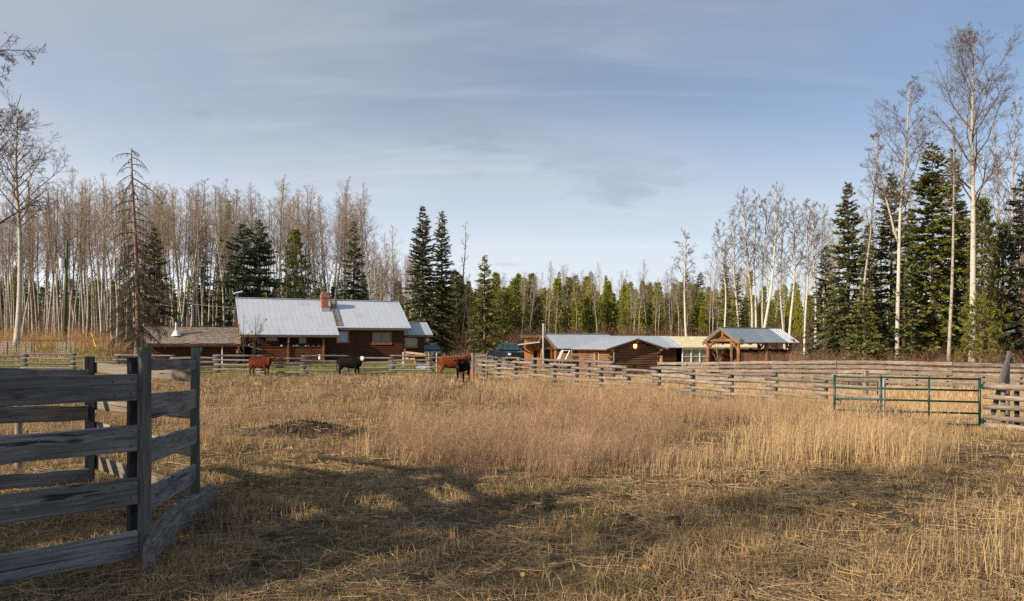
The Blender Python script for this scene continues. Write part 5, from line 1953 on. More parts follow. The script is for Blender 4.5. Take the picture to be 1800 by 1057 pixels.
def place(name, me, p0, p1, parent, mat, roll=0.0):
    """lay a mesh built along +x from p0 towards p1"""
    p0, p1 = Vector(p0), Vector(p1)
    d = (p1 - p0).normalized()
    y = Vector((0, 0, 1)).cross(d)
    if y.length < 1e-3:
        y = Vector((0, 1, 0))
    y.normalize()
    z = d.cross(y)
    m = Matrix((d, y, z)).transposed() @ Matrix.Rotation(roll, 3, 'X')
    o = ob(name, me, parent, mat)
    o.location = p0 - Vector(parent.location)
    o.rotation_euler = m.to_euler()
    return o


def rail(p0, p1, r, parent, mat, seed, name='rail'):
    L = (Vector(p1) - Vector(p0)).length
    return place(name, log_mesh(L, r, seed), p0, p1, parent, M[mat], roll=seed * 1.7)


def board(p0, p1, w, t, parent, mat, seed, name='board', **kw):
    L = (Vector(p1) - Vector(p0)).length
    me = board_mesh(L, w, t, seed, **kw)
    o = place(name, me, p0, p1, parent, M[mat])
    if kw.get('nails'):
        me.materials.append(M['rust'])
        for f in me.polygons[me['nail_from']:]:
            f.material_index = 1
    return o


def post(x, y, z0, z1, w, parent, mat, seed, rz=0.0, name='post', lean=(0, 0), roundp=False, d=None):
    g = G(x, y)
    p0, p1 = Vector((x, y, g + z0)), Vector((x + lean[0], y + lean[1], g + z1))
    L = (p1 - p0).length
    if roundp:
        me = log_mesh(L, w / 2, seed, 12, 0.008, 0.04, 0.03)
    else:
        me = board_mesh(L, d or w, w, seed, wav=0.005, bend=0.003, bev=0.012)
    return place(name, me, p0, p1, parent, M[mat], roll=rz)


def log_fence(th, joints, hi, lo, r, mat, pmat, seed, post_w=0.13, over=0.24, first=0, zoff=None):
    """stacked log rail fence: every other span sits half a rail lower so that the rails interleave at the joints"""
    k = len(joints)
    for i in range(k - 1):
        a, b = Vector(joints[i] + (0,)), Vector(joints[i + 1] + (0,))
        d = (b - a).normalized()
        n = Vector((-d.y, d.x, 0))
        zs = hi if (i + first) % 2 == 0 else lo
        for q, z in enumerate(zs):
            rg = random.Random(seed + i * 10 + q)
            e0, e1 = a - d * (over * rg.uniform(0.5, 1.2)), b + d * (over * rg.uniform(0.5, 1.2))
            za = G(a.x, a.y) + z + rg.uniform(-0.025, 0.025) + (zoff[i] if zoff else 0)
            zb = G(b.x, b.y) + z + rg.uniform(-0.025, 0.025) + (zoff[i + 1] if zoff else 0)
            s = n * rg.uniform(-0.015, 0.015)
            rail((e0.x + s.x, e0.y + s.y, za), (e1.x + s.x, e1.y + s.y, zb), r * rg.uniform(0.86, 1.14), th, mat, seed + i * 10 + q)
    for i in range(k):
        a = Vector(joints[i] + (0,))
        b = Vector(joints[min(i + 1, k - 1)] + (0,)) if i < k - 1 else a * 2 - Vector(joints[i - 1] + (0,))
        d = (b - a).normalized()
        n = Vector((-d.y, d.x, 0))
        top = max(max(hi), max(lo)) + 0.03 + (zoff[i] if zoff else 0)
        for s in (1,):
            p = a + n * s * (r + post_w * 0.5 + 0.004) + d * 0.03
            ang = math.atan2(d.y, d.x)
            rg = random.Random(seed + i * 3 + s)
            post(p.x, p.y, -0.3, top + rg.uniform(-0.10, 0.04), post_w, th, pmat, seed + 500 + i * 2 + s, rz=ang)


# ---- the main log fence running from the yard corner towards the gate
FD = Vector((0.486, -0.875, 0)).normalized()
F0 = Vector((4.16, 34.9, 0))


def fpt(t):
    p = F0 + FD * t
    return (p.x, p.y)


th = thing('log_rail_fence', "long weathered log rail fence slanting from the yard corner to the green gate", 'fence', fpt(0) + (0,))
J = [fpt(-12.55 + 2.065 * i) for i in range(13)] + [fpt(14.25)]
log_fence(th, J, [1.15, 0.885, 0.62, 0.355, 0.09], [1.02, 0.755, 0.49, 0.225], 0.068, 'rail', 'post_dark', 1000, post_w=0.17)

# ---- the same fence beyond the gate opening, with a tall braced post
th = thing('log_rail_fence', "short log rail fence with a tall leaning brace at the right edge, beside the gate", 'fence', fpt(17.6) + (0,))
for q, z in enumerate((1.10, 0.82, 0.55, 0.29, 0.05)):
    a, b = fpt(17.35), fpt(20.6)
    rail((a[0], a[1], G(*a) + z), (b[0], b[1], G(*b) + z + 0.01), 0.075, th, 'rail', 1300 + q)
    a2 = fpt(20.3)
    b2 = fpt(23.6)
    rail((a2[0], a2[1], G(*a2) + z - 0.1), (b2[0], b2[1], G(*b2) + z - 0.1), 0.075, th, 'rail', 1310 + q)
nrm_ = Vector((0.875, 0.486, 0))
for t, off, top in ((17.75, 0.17, 1.20), (18.05, 0.22, 1.02), (18.35, 0.20, 1.05), (18.55, 0.24, 0.98), (20.45, 0.16, 1.15), (20.45, -0.16, 1.1), (23.5, 0.16, 1.1)):
    p = F0 + FD * t + nrm_ * off
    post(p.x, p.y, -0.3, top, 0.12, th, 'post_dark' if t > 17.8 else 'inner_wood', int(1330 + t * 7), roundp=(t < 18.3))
bp = pt(1769.5, 640, 19.9)
post(bp.x, bp.y, -0.3, bp.z, 0.115, th, 'rail', 1341, rz=0.3, name='tall_post')
b0, b1 = pt(1744, 735, 19.7), pt(1774, 618, 19.75)
place('leaning_brace', board_mesh((b1 - b0).length, 0.10, 0.10, 1342, wav=0.004, bev=0.012), b0, b1, th, M['near_post'])
pl_ = pt(1771, 634, 19.8)
place('cross_block', board_mesh(0.22, 0.16, 0.14, 1343, wav=0.003), pl_ + Vector((-0.11, 0, 0)), pl_ + Vector((0.11, 0, 0)), th, M['black_post'])

# ---- yard fence on the left, in front of the shed and the house
YD = 52.6
ypx = [-45, 38, 129, 209, 302, 379, 461, 535, 609, 689, 757, 836]
J = [(wx(p, YD), YD + 0.25 * math.sin(i * 1.7)) for i, p in enumerate(ypx)]
th = thing('log_rail_fence', "grey log rail yard fence behind the cattle in front of the house", 'fence', J[6] + (0,))
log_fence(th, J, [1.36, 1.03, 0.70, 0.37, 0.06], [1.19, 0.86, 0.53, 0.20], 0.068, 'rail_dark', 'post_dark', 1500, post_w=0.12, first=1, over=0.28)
o = MB().tube([(0, 0, 0), (0, 0, 0.22), (0, 0, 0.24), (0, 0, 0.36)], [0.09, 0.09, 0.06, 0.06], 10).build('jar', M['white'])
o.location = (wx(562, YD), YD, 1.29)
o.location = pt(562, 632, YD)
tag(o, "white jar standing on the yard fence rail before the porch", 'jar')

# ---- inner fence running back past the pickup
th = thing('log_rail_fence', "dark log rail fence running back from the cabin past the orange shed to the pickup", 'fence', (2.0, 53, 0))
J = [(-2.46 + 7.96 * s, 68 - 27 * s) for s in np.linspace(0, 1, 9)]
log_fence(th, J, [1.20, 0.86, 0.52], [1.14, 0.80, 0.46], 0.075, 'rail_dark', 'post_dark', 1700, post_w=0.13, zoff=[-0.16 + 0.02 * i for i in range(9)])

# ---- board fence across the back of the paddock
th = thing('board_fence', "long grey board fence crossing behind the green gate at the foot of the right trees", 'fence', (17, 38, 0))
BF = [(wx(1158, 45), 45.0, 1.10), (wx(1260, 43), 43.0, 1.18), (wx(1360, 40.6), 40.6, 1.27), (wx(1465, 38.2), 38.2, 1.34), (wx(1560, 36.8), 36.8, 1.34), (wx(1667, 35.6), 35.6, 1.30), (wx(1797, 34.2), 34.2, 1.26), (wx(1930, 33), 33.0, 1.24)]
for i in range(len(BF) - 1):
    a, b = BF[i], BF[i + 1]
    for q in range(6):
        if q == 5 and i % 2:
            continue
        rg = random.Random(1800 + i * 10 + q)
        j0, j1 = rg.uniform(-0.03, 0.03), rg.uniform(-0.03, 0.03)
        off = (-0.05 if (i % 2) else -0.095)
        p0 = Vector((a[0], a[1] + off, a[2] - 0.07 - 0.235 * q + j0))
        p1 = Vector((b[0], b[1] + off, b[2] - 0.07 - 0.235 * q + j1))
        ex = (p1 - p0).normalized() * 0.1
        board(p0 - ex, p1 + ex, 0.165 * rg.uniform(0.85, 1.1), 0.04, th, 'rail', 1800 + i * 10 + q, name='board', wav=0.014)
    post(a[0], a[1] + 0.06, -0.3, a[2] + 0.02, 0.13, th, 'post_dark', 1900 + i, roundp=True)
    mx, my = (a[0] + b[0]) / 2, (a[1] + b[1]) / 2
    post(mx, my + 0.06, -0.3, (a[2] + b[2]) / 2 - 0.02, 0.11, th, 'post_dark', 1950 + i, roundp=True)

p_ = pt(1522, 654, 28.0)
th = thing('square_post', "lone thick square grey post standing behind the left end of the gate", 'post', (p_.x, p_.y, 0))
post(p_.x, p_.y, -0.3, p_.z, 0.15, th, 'rail', 1990, rz=0.4)
p_ = pt(1548.5, 663, 21.6)
th = thing('square_post', "split pale post ending the log fence behind the green gate", 'post', (p_.x, p_.y, 0))
post(p_.x, p_.y, -0.3, p_.z, 0.11, th, 'inner_wood', 1991, rz=0.5)
pq = pt(1553, 664, 21.5)
MB().tube([(pq.x, pq.y, -0.2), (pq.x, pq.y, pq.z - G(pq.x, pq.y))], 0.03, 8).build('iron_pipe', M['galv'], th, origin=(p_.x, p_.y, 0))

# ---- green tube gate, swung open
g0, g1 = pt(1467, 662, 20.4), pt(1722, 667, 19.7)
g0.z, g1.z = 1.306, 1.262
gate = thing('farm_gate', "dark green tube steel farm gate standing open at the log fence", 'gate', (g1.x, g1.y, 0))
go = (g1.x, g1.y, 0)
for i in range(5):
    dz = -0.305 * i
    m = MB()
    m.tube([g0 + Vector((0, 0, dz)), g1 + Vector((0, 0, dz))], 0.026, 10)
    m.build('bar', M['gate_green'], gate, smooth=True, origin=go)
for f in (0.0, 0.325, 0.655, 1.0):
    p = g0.lerp(g1, f)
    r = 0.032 if f in (0.0, 1.0) else 0.025
    m = MB()
    off = Vector((0.0, -0.028 if 0 < f < 1 else 0, 0))
    m.tube([p + off + Vector((0, 0, 0.045)), p + off + Vector((0, 0, -1.27 if f in (0.0, 1.0) else -1.24))], r, 10)
    m.build('stile', M['gate_green'], gate, smooth=True, origin=go)
for z in (1.08, 0.15):
    m = MB()
    m.bar((g1.x + 0.02, g1.y, z), (g1.x + 0.16, g1.y, z), 0.05, 0.06)
    m.tube([(g1.x + 0.06, g1.y, z - 0.06), (g1.x + 0.06, g1.y, z + 0.06)], 0.045, 8)
    m.build('hinge', M['gate_green'], gate, origin=go)
m = MB()
m.tube([g0 + Vector((0.0, -0.03, -0.62)), g0 + Vector((0.10, -0.05, -0.66)), g0 + Vector((0.16, -0.04, -0.60)), g0 + Vector((0.14, -0.03, -0.78)), g0 + Vector((0.03, -0.02, -0.74))], 0.014, 6)
m.build('chain', M['black_metal'], gate, origin=go)

# ---- near corral of planks in the left corner
P1 = Vector((wx(254, 7.24), 7.24, 0))
P2 = Vector((wx(344, 10.3), 10.3, 0))
P3 = Vector((wx(157.5, 11.5), 11.5, 0))
th = thing('corral_fence', "tall grey plank corral fence in the near left corner", 'fence', (P1.x, P1.y, 0))
dl = Vector((-0.65, -0.76, 0)).normalized()
nl = Vector((dl.y, -dl.x, 0))
post(P1.x, P1.y, -0.4, 2.13, 0.125, th, 'near_post', 2001, rz=0.72, d=0.10)
pb = Vector((wx(236.5, 7.45), 7.45, 0))
post(pb.x, pb.y, -0.4, 2.045, 0.12, th, 'black_post', 2002, rz=0.72)
post(P2.x, P2.y, -0.4, 2.15, 0.128, th, 'green_post', 2003, roundp=True)
post(P3.x, P3.y, -0.4, 2.0, 0.145, th, 'black_post', 2004, rz=0.5)
P0 = P1 + dl * 3.2
post(P0.x, P0.y + 0.14, -0.4, 2.1, 0.13, th, 'near_post', 2005, rz=0.72)
inn = Vector((dl.y, -dl.x, 0)) * 0.02
for i, (z0, z1, w) in enumerate(((1.785, 1.790, 0.255), (1.290, 1.295, 0.250), (0.780, 0.775, 0.255), (0.265, 0.262, 0.255))):
    a = P1 + dl * 0.075 + Vector((0, 0, z0))
    b = P1 + dl * 3.3 + Vector((0, 0, z1))
    board(b, a, w, 0.05, th, 'near_wood', 2010 + i, wav=0.008, bend=0.008, nails=(0.1, 3.225 - 0.22, 3.225 - 0.06))
# side towards the far corner post: boards, narrow one on top
ds = (P2 - P1).normalized()
for i, (z0, z1, w) in enumerate(((2.00, 1.91, 0.12), (1.585, 1.44, 0.25), (1.135, 0.94, 0.24), (0.665, 0.415, 0.245))):
    a = P1 + ds * 0.06 + Vector((0.0, 0, z0))
    b = P2 - ds * 0.05 + Vector((0.0, 0, z1))
    board(a, b, w, 0.045, th, 'near_wood', 2020 + i, wav=0.007, bend=0.006, nails=(0.06, 3.02))
# back boards from the corner post to the third post, tan where bare
db = (P3 - P2).normalized()
nb_ = Vector((db.y, -db.x, 0))
for i, (z3, z2, w) in enumerate(((1.85, 1.735, 0.15), (1.255, 1.22, 0.15), (0.925, 0.69, 0.18), (0.385, 0.10, 0.21))):
    a = P3 + db * 0.22 + Vector((0, 0.09, z3))
    b = P2 + db * 0.03 + Vector((0, 0.09, z2))
    board(a, b, w, 0.045, th, 'inner_wood', 2030 + i, wav=0.008)
# boards running on to the left behind
for i, (z3, zl, w) in enumerate(((1.73, 1.78, 0.16), (1.14, 1.19, 0.23), (0.66, 0.72, 0.2), (0.175, 0.26, 0.21))):
    a = P3 + Vector((0.03, -0.10, z3))
    b = P3 + dl * 3.4 + Vector((0, -0.10, zl + 0.1))
    board(b, a, w, 0.045, th, 'inner_wood' if i == 1 else 'near_wood', 2040 + i, wav=0.014)
post(wx(33, 12.7), 12.7, -0.3, 1.45, 0.11, th, 'rail', 2050, roundp=True)
pe_ = P3 + dl * 3.3
post(pe_.x, pe_.y, -0.4, 1.9, 0.13, th, 'near_post', 2051, rz=0.72)

# crooked slab along the foot of the corral side
s0, s1 = Vector((wx(262, 6.95), 6.95, 0.20)), Vector((wx(364, 10.05), 10.05, 0.14))
sl_ = thing('crooked_slab', "thick crooked bark edged slab leaning along the foot of the corral fence", 'slab', (s0.x, s0.y, 0))
me = board_mesh((s1 - s0).length, 0.30, 0.11, 2060, wav=0.035, bend=0.05, bev=0.02, sag=0.06)
o = place('slab', me, s0, s1, sl_, M['slab_wood'], roll=0.06)

# ---- wire fence of the garden on the left slope
def wire_fence():
    D = 61.0
    th = thing('wire_fence', "sagging pale wire mesh garden fence on posts below the tall birch", 'fence', (wx(70, D), D, G(wx(70, D), D)))
    o0 = tuple(th.location)
    px = [-30, 12.5, 28.5, 44.7, 54.5, 60, 100, 116, 124, 131]
    for i, p in enumerate(px):
        x = wx(p, D)
        g = G(x, D)
        top = wz(600 + (i % 3), D)
        MB().tube([(x, D, g - 0.2), (x + 0.02, D, top)], [0.055 if i in (1, 4) else 0.035] * 2, 8).build('post', M['rail_dark'] if i % 2 else M['rail'], th, origin=o0)
    MB().tube([(wx(54, D), D, wz(598.7, D)), (wx(111, D), D, wz(598.7, D))], 0.025, 6).build('top_bar', M['black_metal'], th, origin=o0)
    for (p0, p1) in ((-30, 55), (101, 131)):
        a, b = [], []
        x0, x1 = wx(p0, D), wx(p1, D)
        n = int((x1 - x0) / 0.10)
        for i in range(n + 1):
            x = x0 + (x1 - x0) * i / n
            g = G(x, D)
            a.append((x, D, g))
            b.append((x, D, wz(602 + 1.5 * math.sin(x * 1.1), D)))
        for q in range(9):
            for i in range(n):
                f = q / 8
                u, v = a[i], b[i]
                u2, v2 = a[i + 1], b[i + 1]
                a.append(tuple(u[k] + (v[k] - u[k]) * f for k in range(3)))
                b.append(tuple(u2[k] + (v2[k] - u2[k]) * f for k in range(3)))
            if q == 0:
                base = list(zip(a[:n + 1], b[:n + 1]))
        V, F = seg_mesh(np.array(a) - np.array(o0), np.array(b) - np.array(o0), np.full(len(a), 0.007), np.full(len(a), 0.007), 3)
        ob('wire_mesh', np_mesh('wire_mesh', V, F, M['galv']), th)


wire_fence()

# ---- grey board gate leaf at the yard corner
D = 46.6
x0, x1 = wx(834.5, D), wx(853, D)
th = thing('board_gate', "grey upright board gate leaf closing the gap right of the black cow", 'gate', (x0, D, 0))
m = MB()
plank_wall(m, (x0, D), (x1, D), 0.25, wz(622.5, D), 0.085, 0.03, seed=91, ragged=0.03)
m.build('board_panel', M['rail'], th, origin=(x0, D, 0))
for z in (0.35, 0.9, 1.4):
    m = MB().box(((x0 + x1) / 2, D - 0.04, z), (x1 - x0 + 0.1, 0.04, 0.10))
    m.build('cross_rail', M['rail'], th, origin=(x0, D, 0))
for xx in (x0 - 0.12, x1 + 0.12):
    MB().tube([(xx, D, -0.3), (xx, D, wz(620.5, D))], 0.085, 9).build('gate_post', M['rail_dark'], th, origin=(x0, D, 0))

# ---- ramp rail of fresh timber in front of the annex
D = 62.0
ra = thing('timber_railing', "pale fresh timber railing sloping down in front of the house annex", 'railing', (wx(712, D), D, G(wx(712, D), D)))
o0 = tuple(ra.location)
a, b = pt(713, 619.5, D), pt(748, 623.5, D)
MB().bar(a, b, 0.10, 0.17).build('hand_rail', M['new_wood'], ra, origin=o0)
a2, b2 = pt(713, 624.5, D), pt(727, 626, D)
MB().bar(a2, b2, 0.10, 0.15).build('hand_rail', M['new_wood'], ra, origin=o0)
a2, b2 = pt(713, 630, D), pt(728, 632, D)
MB().bar(a2, b2, 0.10, 0.15).build('hand_rail', M['new_wood'], ra, origin=o0)
for p, top in ((711.5, 613.5), (727.5, 628), (749, 618)):
    q = pt(p, top, D)
    MB().bar((q.x, q.y + 0.02, G(q.x, q.y) - 0.2), q, 0.10, 0.10).build('post', M['timber'], ra, origin=o0)
q = pt(708.5, 619, 61.6)
MB().bar((q.x, q.y, G(q.x, q.y) - 0.2), q, 0.07, 0.07).build('white_post', M['white'], ra, origin=o0)
D = 56.0
for p, top, lab in ((753.5, 620, "left one of two thin pale posts standing before the blue car"), (767.5, 620, "right one of two thin pale posts standing before the blue car")):
    q = pt(p, top, D)
    o = MB().tube([(0, 0, 0), (0, 0, q.z - G(q.x, q.y))], 0.05, 8).build('pale_post', M['new_wood'])
    o.location = (q.x, q.y, G(q.x, q.y))
    tag(o, lab, 'post')

# ---- fresh beams and the white frame before the sheds
fr = SA
lb = thing('timber_beams', "two broad fresh sawn beams set on edge before the work shed", 'beams', fr_world(fr, 0.4, -1.5, 0), fr.a)
bx0, bx1 = fr.X(985, -1.5) - 0.4, fr.X(1028, -1.5) - 0.4
for z in (fr.Z(1005, 625, -1.5), fr.Z(1005, 632, -1.5)):
    MB().box(((bx0 + bx1) / 2, 0, z), (bx1 - bx0, 0.09, 0.33)).build('beam', M['new_wood'], lb, bevel=0.015)
for xx in (bx0 + 0.25, (bx0 + bx1) / 2, bx1 - 0.3):
    MB().box((xx, 0.11, 0.85), (0.11, 0.11, 1.9)).build('post', M['rail'], lb)
wf = thing('white_frame', "white painted frame leaning in front of the fresh beams", 'frame', fr_world(fr, 0, -2.1, 0), fr.a)
fx = lambda px: fr.X(px, -2.1)
m = MB()
za, zb = fr.Z(985, 633, -2.1), fr.Z(985, 616.5, -2.1)
for (p0, p1) in ((976, 991), (978.5, 993.5), (990, 1005)):
    m.bar((fx(p0), -0.3, za), (fx(p1), 0.3, zb), 0.07, 0.05)
m.bar((fx(991), 0.3, zb), (fx(1005), 0.3, zb), 0.06, 0.06)
m.build('frame', M['white'], wf)

# ================================================================== CATTLE
def remesh_body(mb, name, voxel, mat, smooth_it=6):
    me = mb.mesh(name)
    o = bpy.data.objects.new(name, me)
    COL.objects.link(o)
    r = o.modifiers.new('remesh', 'REMESH')
    r.mode = 'VOXEL'
    r.voxel_size = voxel
    s = o.modifiers.new('smooth', 'SMOOTH')
    s.iterations = smooth_it
    s.factor = 0.5
    bpy.context.view_layer.update()
    dg = bpy.context.evaluated_depsgraph_get()
    me2 = bpy.data.meshes.new_from_object(o.evaluated_get(dg), depsgraph=dg)
    bpy.data.objects.remove(o)
    me2.name = name
    me2.polygons.foreach_set('use_smooth', [True] * len(me2.polygons))
    me2.materials.clear()
    me2.materials.append(mat)
    return me2


def hide_mat(name, c1, c2, white=None):
    m, nt, b = new_mat(name, 0.85, 0.08)
    p = obj_coord(nt)
    n = noise(nt, p, 3.0, 5.0, 0.6)
    f = noise(nt, obj_coord(nt, (8, 8, 30)), 3.0, 3.0)
    c = ramp(nt, n, [(0.3, c1), (0.7, c2)])
    c = mix(nt, mapr(nt, f, 0.3, 0.7, 0.0, 0.35), c, tuple(q * 0.5 for q in c1))
    if white:
        # white blaze round the given centre
        v = nd(nt, 'ShaderNodeVectorMath', {0: p, 1: white[0]}, operation='DISTANCE').outputs['Value']
        v = mth(nt, 'ADD', v, mth(nt, 'MULTIPLY', mth(nt, 'SUBTRACT', n, 0.5), 0.18))
        c = mix(nt, mapr(nt, v, white[1] * 0.8, white[1], 1.0, 0.0), c, (0.70, 0.66, 0.60))
    nt.links.new(c, b.inputs['Base Color'])
    bump(nt, b, f, 0.3, 0.02)
    return m


def cow(label, px, feet, rz, mat, H=1.3, head_yaw=0.0, head_drop=0.0, seed=0, tagged=None, x=None, y=None, step=0.0):
    D = dbase(feet)
    X, Y = wx(px, D), D
    t = thing('cow', label, 'cow', (X, Y, G(X, Y)), rz)
    s = H / 1.28
    V = lambda *a: Vector(a) * s
    mb = MB()
    # trunk of the body
    st = [(-0.80, 0.99, 0.10, 0.10), (-0.74, 0.97, 0.22, 0.17), (-0.60, 0.95, 0.30, 0.245), (-0.35, 0.92, 0.335, 0.275), (-0.05, 0.89, 0.365, 0.305), (0.25, 0.89, 0.37, 0.295), (0.50, 0.91, 0.365, 0.255), (0.66, 0.94, 0.31, 0.20), (0.78, 0.98, 0.22, 0.14)]
    mb.tube([V(a, 0, z) for a, z, h, w in st], [h * s for a, z, h, w in st], 16, ry=[w * s for a, z, h, w in st])
    # make sure that height runs along z: tube's first axis is picked from the y axis, see tube()
    # neck and head, swung by head_yaw
    c, sn = math.cos(head_yaw), math.sin(head_yaw)

    def hv(a, b, z):
        dx = a - 0.72
        return V(0.72 + dx * c - b * sn, dx * sn + b * c, z)
    hz = -head_drop
    mb.tube([hv(0.60, 0, 0.98), hv(0.82, 0, 1.08 + hz * 0.4), hv(1.00, 0, 1.18 + hz * 0.8), hv(1.08, 0, 1.21 + hz)], [0.27 * s, 0.20 * s, 0.15 * s, 0.12 * s], 12, ry=[0.17 * s, 0.135 * s, 0.115 * s, 0.10 * s])
    hp = [hv(1.02, 0, 1.28 + hz), hv(1.10, 0, 1.22 + hz), hv(1.22, 0, 1.10 + hz), hv(1.32, 0, 0.99 + hz), hv(1.385, 0, 0.93 + hz), hv(1.40, 0, 0.91 + hz)]
    mb.tube(hp, [0.09 * s, 0.135 * s, 0.115 * s, 0.085 * s, 0.085 * s, 0.05 * s], 12, ry=[0.085 * s, 0.12 * s, 0.095 * s, 0.075 * s, 0.08 * s, 0.05 * s])
    for sd in (-1, 1):
        e = [hv(1.05, sd * 0.09, 1.25 + hz), hv(1.03, sd * 0.17, 1.26 + hz), hv(1.01, sd * 0.25, 1.24 + hz), hv(1.0, sd * 0.29, 1.22 + hz)]
        mb.tube(e, [0.035 * s, 0.065 * s, 0.055 * s, 0.02 * s], 8, ry=[0.03 * s, 0.03 * s, 0.03 * s, 0.02 * s])
    # legs: front with knee, hind with stifle and hock
    for sd in (-1, 1):
        q = step * sd
        mb.tube([V(0.50, sd * 0.15, 0.92), V(0.52 + q * 0.3, sd * 0.165, 0.66), V(0.54 + q * 0.7, sd * 0.155, 0.40), V(0.53 + q, sd * 0.15, 0.34), V(0.52 + q, sd * 0.15, 0.13), V(0.54 + q, sd * 0.15, 0.06), V(0.56 + q, sd * 0.15, 0.0)],
                [0.15 * s, 0.105 * s, 0.062 * s, 0.058 * s, 0.044 * s, 0.055 * s, 0.062 * s], 10, ry=[0.11 * s, 0.085 * s, 0.055 * s, 0.052 * s, 0.042 * s, 0.052 * s, 0.06 * s])
        q = -step * sd
        mb.tube([V(-0.56, sd * 0.14, 0.98), V(-0.50, sd * 0.17, 0.72), V(-0.58 + q * 0.4, sd * 0.165, 0.54), V(-0.68 + q * 0.8, sd * 0.16, 0.41), V(-0.665 + q, sd * 0.16, 0.30), V(-0.64 + q, sd * 0.155, 0.12), V(-0.62 + q, sd * 0.155, 0.06), V(-0.60 + q, sd * 0.155, 0.0)],
                [0.22 * s, 0.17 * s, 0.105 * s, 0.07 * s, 0.058 * s, 0.045 * s, 0.055 * s, 0.062 * s], 10, ry=[0.12 * s, 0.11 * s, 0.075 * s, 0.055 * s, 0.05 * s, 0.042 * s, 0.052 * s, 0.06 * s])
    # brisket and belly line
    mb.tube([V(0.70, 0, 0.80), V(0.56, 0, 0.68), V(0.30, 0, 0.60)], [0.10 * s, 0.13 * s, 0.08 * s], 10)
    # tail
    mb.tube([V(-0.76, 0, 1.16), V(-0.86, 0.0, 1.08), V(-0.88, 0.01, 0.80), V(-0.86, 0.02, 0.55), V(-0.855, 0.02, 0.42), V(-0.86, 0.02, 0.32)], [0.05 * s, 0.035 * s, 0.026 * s, 0.03 * s, 0.05 * s, 0.015 * s], 8)
    me = remesh_body(mb, 'body', 0.022 * s, mat, 5)
    ob('body', me, t)
    # nose, eyes, hooves as small parts of their own colour
    nz = MB().tube([hv(1.375, 0, 0.925 + hz), hv(1.425, 0, 0.905 + hz)], [0.066 * s, 0.048 * s], 10)
    nz.build('nose', M['cow_nose'], t, smooth=True)
    for sd in (-1, 1):
        p = hv(1.135, sd * 0.108, 1.20 + hz)
        MB().tube([p - Vector((0, 0, 0.02)), p, p + Vector((0, 0, 0.02))], [0.008, 0.024, 0.008], 8).build('eye', M['black_metal'], t, smooth=True)
        if tagged and sd == tagged:
            a = hv(1.05, sd * 0.20, 1.20 + hz)
            MB().box(a + Vector((0, 0, -0.05)), (0.03, 0.065, 0.075), rz=head_yaw).build('ear_tag', M['pink'], t)
    return t


M['pink'] = simple('pink_tag', (0.75, 0.05, 0.16), 0.5, 0, 0.05)
M['cow_nose'] = simple('dark_nose', (0.10, 0.055, 0.045), 0.5, 0, 0.2)
H_RED = hide_mat('red_hide', (0.065, 0.014, 0.005), (0.135, 0.032, 0.010))
H_RED2 = hide_mat('bright_red_hide', (0.085, 0.020, 0.006), (0.17, 0.048, 0.015))
H_BLACK = hide_mat('black_hide', (0.004, 0.0036, 0.0036), (0.010, 0.009, 0.009))
cow("red brown cow at the left, standing side on before the house porch", 457, 662, R(-22), H_RED, 1.36, head_yaw=R(-52), head_drop=0.10, seed=1)
yawb = R(-42)
dxb = 0.42
H_BALDY = hide_mat('black_baldy_hide', (0.004, 0.0036, 0.0036), (0.010, 0.009, 0.009), ((0.72 + 0.46 * math.cos(yawb), 0.46 * math.sin(yawb), 1.20), 0.22))
cow("black cow with a white face standing behind tall weeds", 614, 661, R(-8), H_BALDY, 1.34, head_yaw=yawb, head_drop=-0.05, seed=2, step=0.05)
cow("bright red cow half hidden behind the black cow by the board gate", 794, 663, R(8), H_RED2, 1.36, head_yaw=R(25), head_drop=-0.06, seed=3, tagged=-1)
cow("all black cow with a pink ear tag facing the viewer", 814, 671, R(-102), H_BLACK, 1.34, head_yaw=R(8), head_drop=0.06, seed=4, tagged=1)

# salt block and red tub near the cattle
D = dbase(673)
o = MB().box((0, 0, 0.13), (0.28, 0.28, 0.26)).build('salt_block', simple('blue_grey_block', (0.30, 0.31, 0.38), 0.7), bevel=0.03)
o.location = (wx(798, D), D, G(wx(798, D), D))
o.rotation_euler = (0, 0, 0.5)
tag(o, "pale blue grey salt block lying at the feet of the all black cow", 'salt block')
D = 47.3
x = wx(833, D)
tb = thing('feed_tub', "rusty red feed tub standing between the cattle and the board gate", 'tub', (x, D, G(x, D)))
MB().tube([(0, 0, 0.0), (0, 0, 0.05), (0, 0, 0.52), (0, 0, 0.54)], [0.22, 0.26, 0.31, 0.33], 14).build('barrel', simple('rusty_red', (0.32, 0.075, 0.03), 0.7), tb, smooth=False)
MB().tube([(0, 0, 0.50), (0, 0, 0.56)], [0.34, 0.34], 14).build('rim', simple('red_rim', (0.25, 0.05, 0.03), 0.6), tb)


# ================================================================== VEHICLES
M['paint_navy'] = simple('navy_car_paint', (0.030, 0.044, 0.070), 0.16, 0.5, 0.1, 3.0, 0.6)
M['paint_blue'] = simple('blue_car_paint', (0.045, 0.095, 0.19), 0.16, 0.5, 0.1, 3.0, 0.6)
M['chrome'] = simple('chrome', (0.75, 0.75, 0.76), 0.12, 1.0, 0.03)
M['tyre'] = simple('tyre_rubber', (0.02, 0.02, 0.02), 0.9)
M['car_glass'] = glassmat('car_glass', (0.026, 0.046, 0.054), 0.06)
M['head_glass'] = simple('headlight_glass', (0.80, 0.82, 0.85), 0.1, 0.0, 0.05, 4, 0.8)
M['red_lens'] = simple('red_lens', (0.40, 0.01, 0.01), 0.2, 0.0, 0.05, 4, 0.8)


